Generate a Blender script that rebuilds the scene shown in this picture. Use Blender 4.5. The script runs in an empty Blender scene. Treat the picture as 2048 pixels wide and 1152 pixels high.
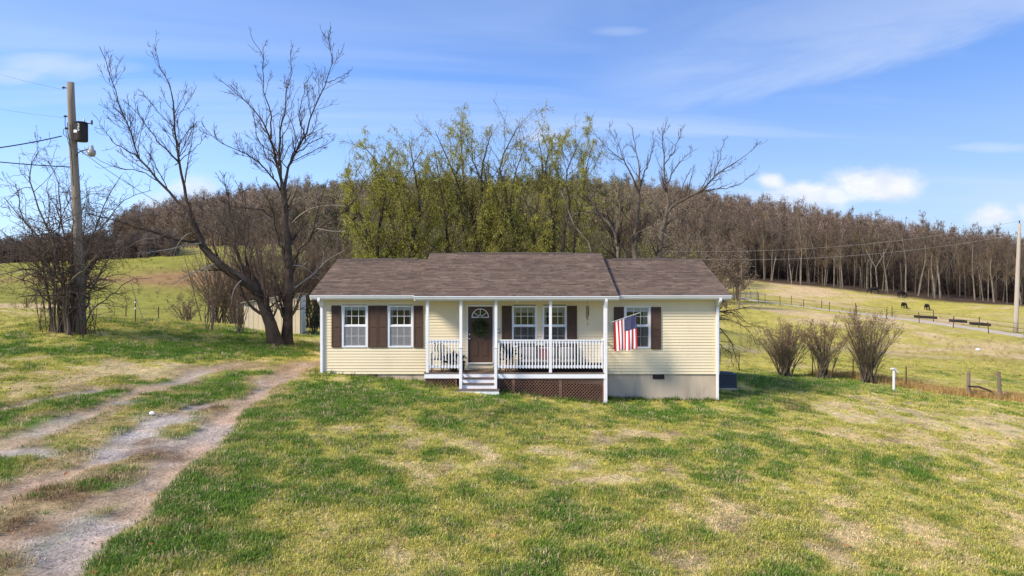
import bpy, bmesh, math, random
import numpy as np
from mathutils import Vector, Matrix

# ------------------------------------------------------------------ camera, sky, sun, exposure
scene = bpy.context.scene
COL = scene.collection
R = math.radians
FPX, CU, CV, CZ = 1462.0, 1024.0, 576.0, 4.0     # focal length in photo pixels, principal point, camera height

cam_data = bpy.data.cameras.new("camera")
cam = bpy.data.objects.new("camera", cam_data)
COL.objects.link(cam)
cam.location = (0, 0, CZ)
cam.rotation_euler = (R(90), 0, 0)
cam_data.sensor_width = 36
cam_data.lens = 36 * FPX / 2048
cam_data.clip_start = 0.1
cam_data.clip_end = 6000
scene.camera = cam

SUN_AZ, SUN_EL = R(57), R(36)                    # azimuth measured from "behind the camera" towards the left
sd = Vector((-math.sin(SUN_AZ) * math.cos(SUN_EL), -math.cos(SUN_AZ) * math.cos(SUN_EL), math.sin(SUN_EL)))
sun_l = bpy.data.lights.new("sun", 'SUN')
sun_l.energy = 3.1
sun_l.angle = R(14.0)
sun_l.color = (1.0, 0.9, 0.76)
sun = bpy.data.objects.new("sun", sun_l)
COL.objects.link(sun)
sun.location = (-60, -40, 60)
sun.rotation_euler = sd.to_track_quat('Z', 'Y').to_euler()

scene.view_settings.view_transform = 'Standard'
scene.view_settings.look = 'None'
scene.view_settings.exposure = 0.88
scene.view_settings.gamma = 1.0
scene.view_settings.use_curve_mapping = False
scene.render.engine = 'CYCLES'
scene.cycles.max_bounces = 6
scene.cycles.transparent_max_bounces = 16

SKY_STRENGTH = 0.10


def nn(nt, t, **kw):
    n = nt.nodes.new(t)
    for k, v in kw.items():
        if k.startswith('_'):
            setattr(n, k[1:], v)
        else:
            key = int(k[1:]) if k[0] == 'i' and k[1:].isdigit() else k
            n.inputs[key].default_value = v
    return n


def math_n(nt, op, a, b=None, c=None, clamp=False):
    n = nt.nodes.new('ShaderNodeMath')
    n.operation = op
    n.use_clamp = clamp
    for i, v in enumerate((a, b, c)):
        if v is None:
            continue
        if isinstance(v, (int, float)):
            n.inputs[i].default_value = v
        else:
            nt.links.new(v, n.inputs[i])
    return n.outputs[0]


def maprange(nt, v, a, b, c=0.0, d=1.0, smooth=True):
    n = nt.nodes.new('ShaderNodeMapRange')
    n.interpolation_type = 'SMOOTHSTEP' if smooth else 'LINEAR'
    nt.links.new(v, n.inputs[0])
    for i, x in enumerate((a, b, c, d)):
        n.inputs[1 + i].default_value = x
    return n.outputs[0]


def mixc(nt, fac, a, b, mode='MIX'):
    n = nt.nodes.new('ShaderNodeMix')
    n.data_type = 'RGBA'
    n.blend_type = mode
    for sock, v in ((n.inputs[0], fac), (n.inputs[6], a), (n.inputs[7], b)):
        if hasattr(v, 'is_linked'):
            nt.links.new(v, sock)
        elif isinstance(v, (int, float)):
            sock.default_value = v
        else:
            sock.default_value = (*v[:3], 1)
    return n.outputs[2]


world = bpy.data.worlds.new("World")
scene.world = world
world.use_nodes = True


def build_world():
    nt = world.node_tree
    nt.nodes.clear()
    L = nt.links.new
    out = nn(nt, 'ShaderNodeOutputWorld')
    bg = nn(nt, 'ShaderNodeBackground', Strength=SKY_STRENGTH)
    L(bg.outputs[0], out.inputs[0])
    sky = nn(nt, 'ShaderNodeTexSky', _sky_type='NISHITA', _sun_disc=False, _sun_elevation=SUN_EL,
             _sun_rotation=-math.atan2(sd.x, sd.y), _air_density=1.0, _dust_density=0.6, _ozone_density=2.0)
    tc = nn(nt, 'ShaderNodeTexCoord')
    sep = nn(nt, 'ShaderNodeSeparateXYZ')
    L(tc.outputs['Generated'], sep.inputs[0])
    x, y, z = sep.outputs
    ys = math_n(nt, 'MAXIMUM', y, 0.05)
    front = math_n(nt, 'GREATER_THAN', y, 0.06)
    px = math_n(nt, 'DIVIDE', x, ys)
    pz = math_n(nt, 'DIVIDE', z, ys)
    # high thin cloud everywhere: stretched noise on a plane overhead
    zz = math_n(nt, 'ADD', math_n(nt, 'MAXIMUM', z, 0.0), 0.12)
    cx = math_n(nt, 'DIVIDE', x, zz)
    cy = math_n(nt, 'DIVIDE', y, zz)
    comb = nn(nt, 'ShaderNodeCombineXYZ')
    L(math_n(nt, 'ADD', math_n(nt, 'MULTIPLY', cx, 0.22), math_n(nt, 'MULTIPLY', cy, 0.10)), comb.inputs[0])
    L(math_n(nt, 'SUBTRACT', math_n(nt, 'MULTIPLY', cy, 0.75), math_n(nt, 'MULTIPLY', cx, 0.10)), comb.inputs[1])
    n1 = nn(nt, 'ShaderNodeTexNoise', Scale=1.3, Detail=6.0, Roughness=0.55, Distortion=0.6)
    L(comb.outputs[0], n1.inputs['Vector'])
    thin = maprange(nt, n1.outputs[0], 0.36, 0.75, 0.0, 0.6)
    # noise for cumulus edges
    comb2 = nn(nt, 'ShaderNodeCombineXYZ')
    L(px, comb2.inputs[0])
    L(math_n(nt, 'MULTIPLY', pz, 1.5), comb2.inputs[1])
    n2 = nn(nt, 'ShaderNodeTexNoise', Scale=16.0, Detail=8.0, Roughness=0.6)
    L(comb2.outputs[0], n2.inputs['Vector'])
    nz = math_n(nt, 'SUBTRACT', n2.outputs[0], 0.5)
    cum = None
    for (u, v, ru, rv, base) in ((1735, 372, 135, 46, 1.0), (1640, 385, 130, 34, .9), (1540, 362, 44, 26, 1.0),
                                 (1600, 395, 170, 40, .55), (1990, 432, 75, 30, 1.0), (2070, 425, 60, 30, .9),
                                 (385, 378, 70, 36, .7), (330, 412, 90, 34, .6), (1090, 275, 70, 22, .35),
                                 (2190, 400, 120, 50, 1.0), (-250, 430, 140, 45, .9)):
        a = math_n(nt, 'DIVIDE', math_n(nt, 'SUBTRACT', px, (u - CU) / FPX), ru / FPX)
        b = math_n(nt, 'DIVIDE', math_n(nt, 'SUBTRACT', pz, (CV - v) / FPX), rv / FPX)
        # flatter base: stretch the lower half
        r2 = math_n(nt, 'ADD', math_n(nt, 'POWER', math_n(nt, 'ABSOLUTE', a), 2.0), math_n(nt, 'POWER', math_n(nt, 'ABSOLUTE', b), 2.0))
        f = math_n(nt, 'SUBTRACT', 1.0, math_n(nt, 'SQRT', r2))
        f = math_n(nt, 'ADD', f, math_n(nt, 'MULTIPLY', nz, 1.5))
        f = maprange(nt, f, 0.0, 0.72, 0.0, base)
        cum = f if cum is None else math_n(nt, 'MAXIMUM', cum, f)
    cum = math_n(nt, 'MULTIPLY', cum, front)
    # long feathered band rising to the right, and wisps at upper left
    n3 = nn(nt, 'ShaderNodeTexNoise', Scale=5.0, Detail=7.0, Roughness=0.62, Distortion=0.5)
    comb3 = nn(nt, 'ShaderNodeCombineXYZ')
    L(math_n(nt, 'MULTIPLY', px, 0.55), comb3.inputs[0])
    L(math_n(nt, 'SUBTRACT', math_n(nt, 'MULTIPLY', pz, 2.2), math_n(nt, 'MULTIPLY', px, 0.45)), comb3.inputs[1])
    L(comb3.outputs[0], n3.inputs['Vector'])
    wob = math_n(nt, 'MULTIPLY', math_n(nt, 'SUBTRACT', n3.outputs[0], 0.5), 0.10)
    line = math_n(nt, 'SUBTRACT', math_n(nt, 'ADD', pz, wob), math_n(nt, 'ADD', math_n(nt, 'MULTIPLY', px, 0.28), 0.158))
    lo = maprange(nt, line, -0.012, 0.03)
    hi = maprange(nt, line, 0.03, 0.26, 1.0, 0.0)
    band = math_n(nt, 'MULTIPLY', math_n(nt, 'MULTIPLY', lo, hi), maprange(nt, n3.outputs[0], 0.25, 0.7, 0.3, 1.0))
    band = math_n(nt, 'MULTIPLY', band, math_n(nt, 'MULTIPLY', maprange(nt, px, -0.05, 0.3), 0.48))
    wisp = None
    for (u, v, ru, rv, base) in ((110, 130, 240, 50, 1.0), (30, 150, 150, 34, .9), (90, 70, 240, 26, .5), (1240, 62, 110, 22, .5), (1990, 295, 190, 24, .9),
                                 (1690, 330, 160, 16, .4)):
        a = math_n(nt, 'DIVIDE', math_n(nt, 'SUBTRACT', px, (u - CU) / FPX), ru / FPX)
        b = math_n(nt, 'DIVIDE', math_n(nt, 'SUBTRACT', pz, (CV - v) / FPX), rv / FPX)
        r2 = math_n(nt, 'ADD', math_n(nt, 'POWER', math_n(nt, 'ABSOLUTE', a), 2.0), math_n(nt, 'POWER', math_n(nt, 'ABSOLUTE', b), 2.0))
        f = math_n(nt, 'SUBTRACT', 1.0, math_n(nt, 'SQRT', r2))
        f = math_n(nt, 'ADD', f, math_n(nt, 'MULTIPLY', math_n(nt, 'SUBTRACT', n3.outputs[0], 0.5), 1.6))
        f = maprange(nt, f, 0.0, 0.9, 0.0, base * .6)
        wisp = f if wisp is None else math_n(nt, 'MAXIMUM', wisp, f)
    wisp = math_n(nt, 'MULTIPLY', wisp, front)
    band = math_n(nt, 'MULTIPLY', band, front)
    soft = math_n(nt, 'MAXIMUM', math_n(nt, 'MAXIMUM', thin, band), wisp)
    veil = math_n(nt, 'MULTIPLY', maprange(nt, z, -.02, .34, .62, 0.0), maprange(nt, n1.outputs[0], .25, .7, .6, 1.0))
    soft = math_n(nt, 'MAXIMUM', soft, veil)
    K = 1.0 / SKY_STRENGTH
    # lift and tint the physical sky a little towards the clear spring blue of the photograph
    skyc = mixc(nt, 1.0, sky.outputs[0], (.60, .80, 1.18), 'MULTIPLY')
    c = mixc(nt, soft, skyc, (.40 * K, .46 * K, .57 * K))
    n4 = nn(nt, 'ShaderNodeTexNoise', Scale=9.0, Detail=6.0, Roughness=.6)
    L(comb2.outputs[0], n4.inputs['Vector'])
    ccol = mixc(nt, maprange(nt, n4.outputs[0], .38, .62), (.43 * K, .465 * K, .54 * K), (.55 * K, .56 * K, .58 * K))
    c = mixc(nt, cum, c, ccol)
    L(c, bg.inputs[0])


build_world()

# ------------------------------------------------------------------ helpers: projection, noise, meshes, materials
def P(u, v, d):
    return np.array([(u - CU) / FPX * d, d, CZ + (CV - v) / FPX * d])


def X(u, y):
    return (u - CU) / FPX * y


def Z(v, y):
    return CZ + (CV - v) / FPX * y


def _hash(ix, iy, seed):
    h = (ix.astype(np.int64) * 374761393 + iy.astype(np.int64) * 668265263 + seed * 1442695041) & 0xFFFFFFFF
    h = ((h ^ (h >> 13)) * 1274126177) & 0xFFFFFFFF
    h = h ^ (h >> 16)
    return (h & 0xFFFFFF) / float(0xFFFFFF)


def vnoise(x, y, seed=0):
    x = np.asarray(x, float)
    y = np.asarray(y, float)
    ix, iy = np.floor(x), np.floor(y)
    fx, fy = x - ix, y - iy
    fx = fx * fx * (3 - 2 * fx)
    fy = fy * fy * (3 - 2 * fy)
    a, b = _hash(ix, iy, seed), _hash(ix + 1, iy, seed)
    c, d = _hash(ix, iy + 1, seed), _hash(ix + 1, iy + 1, seed)
    return (a * (1 - fx) + b * fx) * (1 - fy) + (c * (1 - fx) + d * fx) * fy


def fbm(x, y, octv=4, seed=0, gain=.5):
    s, a, t = 0, 1.0, 0
    for i in range(octv):
        s = s + a * vnoise(x * 2 ** i + 17.3 * i, y * 2 ** i - 9.1 * i, seed + i)
        t += a
        a *= gain
    return s / t


def sstep(a, b, x):
    t = np.clip((x - a) / (b - a), 0, 1)
    return t * t * (3 - 2 * t)


def np_mesh(name, verts, quads=None, tris=None, smooth=False):
    me = bpy.data.meshes.new(name)
    verts = np.asarray(verts, np.float32)
    quads = np.zeros((0, 4), np.int32) if quads is None else np.asarray(quads, np.int32)
    tris = np.zeros((0, 3), np.int32) if tris is None else np.asarray(tris, np.int32)
    nl = len(quads) * 4 + len(tris) * 3
    me.vertices.add(len(verts))
    me.vertices.foreach_set('co', verts.ravel())
    me.loops.add(nl)
    me.loops.foreach_set('vertex_index', np.concatenate([quads.ravel(), tris.ravel()]).astype(np.int32))
    me.polygons.add(len(quads) + len(tris))
    st = np.concatenate([np.arange(len(quads)) * 4, len(quads) * 4 + np.arange(len(tris)) * 3]).astype(np.int32)
    me.polygons.foreach_set('loop_start', st)
    me.polygons.foreach_set('use_smooth', np.full(len(st), bool(smooth)))
    me.update(calc_edges=True)
    me.validate()
    return me


def obj(name, me, mat=None, parent=None, kind=None, label=None):
    o = bpy.data.objects.new(name, me)
    COL.objects.link(o)
    if mat is not None:
        me.materials.clear()
        for m in (mat if isinstance(mat, (list, tuple)) else [mat]):
            me.materials.append(m)
    if parent is not None:
        o.parent = parent
        # parts are modelled in world coordinates; keep them there
        pw = parent_offset(parent)
        o.location = -pw
    if kind:
        o['kind'] = kind
    if label:
        o['label'] = label
    return o


def parent_offset(p):
    v = Vector((0, 0, 0))
    while p is not None:
        v = v + Vector(p.location)
        p = p.parent
    return v


def thing(name, label, cat, loc=(0, 0, 0), group=None):
    o = bpy.data.objects.new(name, None)
    o.empty_display_size = .2
    COL.objects.link(o)
    o.location = loc
    o['label'] = label
    o['category'] = cat
    if group:
        o['group'] = group
    return o


def tag(o, label, cat, group=None):
    o['label'] = label
    o['category'] = cat
    if group:
        o['group'] = group
    return o


class MB:
    """collects boxes, bars, tubes; builds one mesh"""
    def __init__(s):
        s.v, s.q, s.t = [], [], []

    def add(s, verts, quads=(), tris=()):
        b = len(s.v)
        s.v.extend([tuple(map(float, p)) for p in verts])
        s.q.extend([tuple(int(i) + b for i in f) for f in quads])
        s.t.extend([tuple(int(i) + b for i in f) for f in tris])
        return s

    def box(s, x0, x1, y0, y1, z0, z1):
        return s.add([(x0, y0, z0), (x1, y0, z0), (x1, y1, z0), (x0, y1, z0), (x0, y0, z1), (x1, y0, z1), (x1, y1, z1), (x0, y1, z1)],
                     [(0, 3, 2, 1), (4, 5, 6, 7), (0, 1, 5, 4), (1, 2, 6, 5), (2, 3, 7, 6), (3, 0, 4, 7)])

    def cham(s, x0, x1, y0, y1, z0, z1, c=.006):
        """box whose vertical (front) edges are chamfered: prism along z with 8 sides"""
        p = [(x0 + c, y0), (x1 - c, y0), (x1, y0 + c), (x1, y1 - c), (x1 - c, y1), (x0 + c, y1), (x0, y1 - c), (x0, y0 + c)]
        vs = [(a, b, z0) for a, b in p] + [(a, b, z1) for a, b in p]
        q = [(i, (i + 1) % 8, 8 + (i + 1) % 8, 8 + i) for i in range(8)]
        q += [(0, 7, 6, 1), (1, 6, 5, 2), (2, 5, 4, 3), (8, 9, 14, 15), (9, 10, 13, 14), (10, 11, 12, 13)]
        return s.add(vs, q)

    def bar(s, a, b, w, h=None, up=(0, 0, 1)):
        a, b = Vector(a), Vector(b)
        h = h or w
        t = (b - a).normalized()
        side = t.cross(Vector(up))
        if side.length < 1e-4:
            side = t.cross(Vector((0, 1, 0)))
        side.normalize()
        u2 = side.cross(t).normalized()
        vs = []
        for p in (a, b):
            for i, j in ((-1, -1), (1, -1), (1, 1), (-1, 1)):
                vs.append(p + side * (w / 2 * i) + u2 * (h / 2 * j))
        return s.add(vs, [(0, 3, 2, 1), (4, 5, 6, 7), (0, 1, 5, 4), (1, 2, 6, 5), (2, 3, 7, 6), (3, 0, 4, 7)])

    def tube(s, pts, r, n=8, cap=True):
        pts = np.asarray(pts, float)
        r = np.full(len(pts), r) if np.isscalar(r) else np.asarray(r, float)
        v, q = tube_np(pts[None], r[None], n)
        b = len(s.v)
        s.add(v, q)
        if cap:
            s.t.extend([(b, b + i + 1, b + i) for i in range(1, n - 1)])
            e = b + (len(pts) - 1) * n
            s.t.extend([(e, e + i, e + i + 1) for i in range(1, n - 1)])
        return s

    def ball(s, c, r, n=8, m=6):
        rx, ry, rz = (r, r, r) if np.isscalar(r) else r
        vs, q = [], []
        for j in range(m + 1):
            a = math.pi * j / m
            for i in range(n):
                p = 2 * math.pi * i / n
                vs.append((c[0] + rx * math.sin(a) * math.cos(p), c[1] + ry * math.sin(a) * math.sin(p), c[2] + rz * math.cos(a)))
        for j in range(m):
            for i in range(n):
                q.append((j * n + i, (j + 1) * n + i, (j + 1) * n + (i + 1) % n, j * n + (i + 1) % n))
        return s.add(vs, q)

    def mesh(s, name, smooth=False):
        me = np_mesh(name, s.v, s.q if s.q else None, s.t if s.t else None, smooth)
        return me

    def build(s, name, mat, parent=None, smooth=False, kind=None, label=None):
        return obj(name, s.mesh(name, smooth), mat, parent, kind, label)


def tube_np(pts, rad, n):
    """pts (B,N,3), rad (B,N) -> verts, quads of n-sided tubes"""
    B, N, _ = pts.shape
    tan = np.empty_like(pts)
    tan[:, 1:-1] = pts[:, 2:] - pts[:, :-2]
    tan[:, 0] = pts[:, 1] - pts[:, 0]
    tan[:, -1] = pts[:, -1] - pts[:, -2]
    tan /= np.linalg.norm(tan, axis=2, keepdims=True) + 1e-9
    mean = pts[:, -1] - pts[:, 0]
    ref = np.where(np.abs(mean[:, 2:3]) > .7 * np.linalg.norm(mean, axis=1, keepdims=True), np.array([[1., .13, 0]]), np.array([[.1, .05, 1.]]))
    side = np.cross(tan, ref[:, None, :])
    side /= np.linalg.norm(side, axis=2, keepdims=True) + 1e-9
    up = np.cross(side, tan)
    a = 2 * np.pi * np.arange(n) / n
    ring = side[:, :, None, :] * np.cos(a)[None, None, :, None] + up[:, :, None, :] * np.sin(a)[None, None, :, None]
    v = pts[:, :, None, :] + ring * rad[:, :, None, None]
    idx = np.arange(B * N * n).reshape(B, N, n)
    a0, a1 = idx[:, :-1], idx[:, 1:]
    q = np.stack([a0, np.roll(a0, -1, 2), np.roll(a1, -1, 2), a1], -1).reshape(-1, 4)
    return v.reshape(-1, 3), q


def tubes_mesh(name, groups, smooth=True):
    """groups: list of (pts(B,N,3), rad(B,N), sides)"""
    V, Q, b = [], [], 0
    for pts, rad, n in groups:
        if len(pts) == 0:
            continue
        v, q = tube_np(pts, rad, n)
        V.append(v)
        Q.append(q + b)
        b += len(v)
    return np_mesh(name, np.concatenate(V), np.concatenate(Q), smooth=smooth)


# ---- materials
def new_mat(name):
    m = bpy.data.materials.new(name)
    m.use_nodes = True
    nt = m.node_tree
    bsdf = nt.nodes['Principled BSDF']
    return m, nt, bsdf


def M_simple(name, col, rough=.7, var=.18, scale=6.0, bump=0.0, bscale=40.0, spec=.3, metal=0.0, stretch=(1, 1, 1), dirt=None, dirt_scale=1.5):
    m, nt, b = new_mat(name)
    L = nt.links.new
    geo = nn(nt, 'ShaderNodeNewGeometry')
    mp = nn(nt, 'ShaderNodeMapping')
    mp.inputs['Scale'].default_value = stretch
    L(geo.outputs['Position'], mp.inputs[0])
    n = nn(nt, 'ShaderNodeTexNoise', Scale=scale, Detail=5.0, Roughness=.6)
    L(mp.outputs[0], n.inputs['Vector'])
    f = maprange(nt, n.outputs[0], .25, .75, 1 - var, 1 + var, False)
    comb = nn(nt, 'ShaderNodeCombineColor')
    for i in range(3):
        L(f, comb.inputs[i])
    c = mixc(nt, 1.0, (*col, 1), comb.outputs[0], 'MULTIPLY')
    if dirt:
        n2 = nn(nt, 'ShaderNodeTexNoise', Scale=dirt_scale, Detail=6.0, Roughness=.65)
        L(mp.outputs[0], n2.inputs['Vector'])
        c = mixc(nt, maprange(nt, n2.outputs[0], .5, .72, 0.0, dirt[1]), c, dirt[0])
    L(c, b.inputs['Base Color'])
    b.inputs['Roughness'].default_value = rough
    b.inputs['Specular IOR Level'].default_value = spec
    b.inputs['Metallic'].default_value = metal
    if bump:
        n3 = nn(nt, 'ShaderNodeTexNoise', Scale=bscale, Detail=4.0)
        L(mp.outputs[0], n3.inputs['Vector'])
        bp = nn(nt, 'ShaderNodeBump', Strength=bump, Distance=.02)
        L(n3.outputs[0], bp.inputs['Height'])
        L(bp.outputs[0], b.inputs['Normal'])
    return m


def M_attr(name, attr='Col', rough=.85, fine=((30.0, .25),), bump=0.0, bscale=60.0, spec=.15, atype='GEOMETRY'):
    m, nt, b = new_mat(name)
    L = nt.links.new
    at = nn(nt, 'ShaderNodeAttribute', _attribute_name=attr, _attribute_type=atype)
    c = at.outputs['Color']
    geo = nn(nt, 'ShaderNodeNewGeometry')
    for sc, amt in fine:
        n = nn(nt, 'ShaderNodeTexNoise', Scale=sc, Detail=3.0, Roughness=.65)
        L(geo.outputs['Position'], n.inputs['Vector'])
        f = maprange(nt, n.outputs[0], .3, .7, 1 - amt, 1 + amt, False)
        comb = nn(nt, 'ShaderNodeCombineColor')
        for i in range(3):
            L(f, comb.inputs[i])
        c = mixc(nt, 1.0, c, comb.outputs[0], 'MULTIPLY')
    L(c, b.inputs['Base Color'])
    b.inputs['Roughness'].default_value = rough
    b.inputs['Specular IOR Level'].default_value = spec
    if bump:
        n3 = nn(nt, 'ShaderNodeTexNoise', Scale=bscale, Detail=5.0, Roughness=.7)
        L(geo.outputs['Position'], n3.inputs['Vector'])
        bp = nn(nt, 'ShaderNodeBump', Strength=bump, Distance=.05)
        L(n3.outputs[0], bp.inputs['Height'])
        L(bp.outputs[0], b.inputs['Normal'])
    return m


def M_glass(name):
    m, nt, b = new_mat(name)
    L = nt.links.new
    nt.nodes.remove(b)
    out = nt.nodes['Material Output']
    tr = nn(nt, 'ShaderNodeBsdfTransparent', Color=(.92, .94, .94, 1))
    gl = nn(nt, 'ShaderNodeBsdfGlossy', Color=(1, 1, 1, 1), Roughness=.03)
    geo = nn(nt, 'ShaderNodeNewGeometry')
    n = nn(nt, 'ShaderNodeTexNoise', Scale=1.6, Detail=1.0)
    L(geo.outputs['Position'], n.inputs['Vector'])
    bp = nn(nt, 'ShaderNodeBump', Strength=.12, Distance=.05)
    L(n.outputs[0], bp.inputs['Height'])
    L(bp.outputs[0], gl.inputs['Normal'])
    fr = nn(nt, 'ShaderNodeFresnel', IOR=1.5)
    f = math_n(nt, 'ADD', fr.outputs[0], .03)
    mx = nn(nt, 'ShaderNodeMixShader')
    L(f, mx.inputs[0])
    L(tr.outputs[0], mx.inputs[1])
    L(gl.outputs[0], mx.inputs[2])
    L(mx.outputs[0], out.inputs[0])
    return m


def M_screen(name, col, alpha):
    m, nt, b = new_mat(name)
    L = nt.links.new
    out = nt.nodes['Material Output']
    geo = nn(nt, 'ShaderNodeNewGeometry')
    n = nn(nt, 'ShaderNodeTexNoise', Scale=3.0, Detail=4.0)
    L(geo.outputs['Position'], n.inputs['Vector'])
    L(mixc(nt, n.outputs[0], tuple(c * .85 for c in col), tuple(c * 1.15 for c in col)), b.inputs['Base Color'])
    b.inputs['Roughness'].default_value = .9
    tr = nn(nt, 'ShaderNodeBsdfTransparent')
    mx = nn(nt, 'ShaderNodeMixShader')
    mx.inputs[0].default_value = alpha
    L(tr.outputs[0], mx.inputs[1])
    L(b.outputs[0], mx.inputs[2])
    L(mx.outputs[0], out.inputs[0])
    return m


def M_leaf(name, c1, c2, rough=.6, transl=.3):
    """thin leaves, colour differs leaf by leaf"""
    m, nt, b = new_mat(name)
    L = nt.links.new
    out = nt.nodes['Material Output']
    geo = nn(nt, 'ShaderNodeNewGeometry')
    n = nn(nt, 'ShaderNodeTexNoise', Scale=.9, Detail=3.0)
    L(geo.outputs['Position'], n.inputs['Vector'])
    f = math_n(nt, 'ADD', math_n(nt, 'MULTIPLY', geo.outputs['Random Per Island'], .6), math_n(nt, 'MULTIPLY', maprange(nt, n.outputs[0], .3, .7), .4))
    c = mixc(nt, f, c1, c2)
    L(c, b.inputs['Base Color'])
    b.inputs['Roughness'].default_value = rough
    b.inputs['Specular IOR Level'].default_value = .2
    tl = nn(nt, 'ShaderNodeBsdfTranslucent')
    L(c, tl.inputs[0])
    mx = nn(nt, 'ShaderNodeMixShader')
    mx.inputs[0].default_value = transl
    L(b.outputs[0], mx.inputs[1])
    L(tl.outputs[0], mx.inputs[2])
    L(mx.outputs[0], out.inputs[0])
    return m


def M_bark(name, c1, c2, scale=5.0, bump=.6):
    m, nt, b = new_mat(name)
    L = nt.links.new
    geo = nn(nt, 'ShaderNodeNewGeometry')
    mp = nn(nt, 'ShaderNodeMapping')
    mp.inputs['Scale'].default_value = (1, 1, .25)
    L(geo.outputs['Position'], mp.inputs[0])
    n = nn(nt, 'ShaderNodeTexNoise', Scale=scale * 4, Detail=6.0, Roughness=.7)
    L(mp.outputs[0], n.inputs['Vector'])
    n2 = nn(nt, 'ShaderNodeTexNoise', Scale=scale * .35, Detail=3.0)
    L(geo.outputs['Position'], n2.inputs['Vector'])
    f = math_n(nt, 'ADD', math_n(nt, 'MULTIPLY', maprange(nt, n.outputs[0], .35, .65), .5), math_n(nt, 'MULTIPLY', maprange(nt, n2.outputs[0], .35, .65), .5))
    L(mixc(nt, f, c1, c2), b.inputs['Base Color'])
    b.inputs['Roughness'].default_value = .95
    b.inputs['Specular IOR Level'].default_value = .1
    if bump:
        bp = nn(nt, 'ShaderNodeBump', Strength=bump, Distance=.04)
        L(n.outputs[0], bp.inputs['Height'])
        L(bp.outputs[0], b.inputs['Normal'])
    return m


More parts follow.
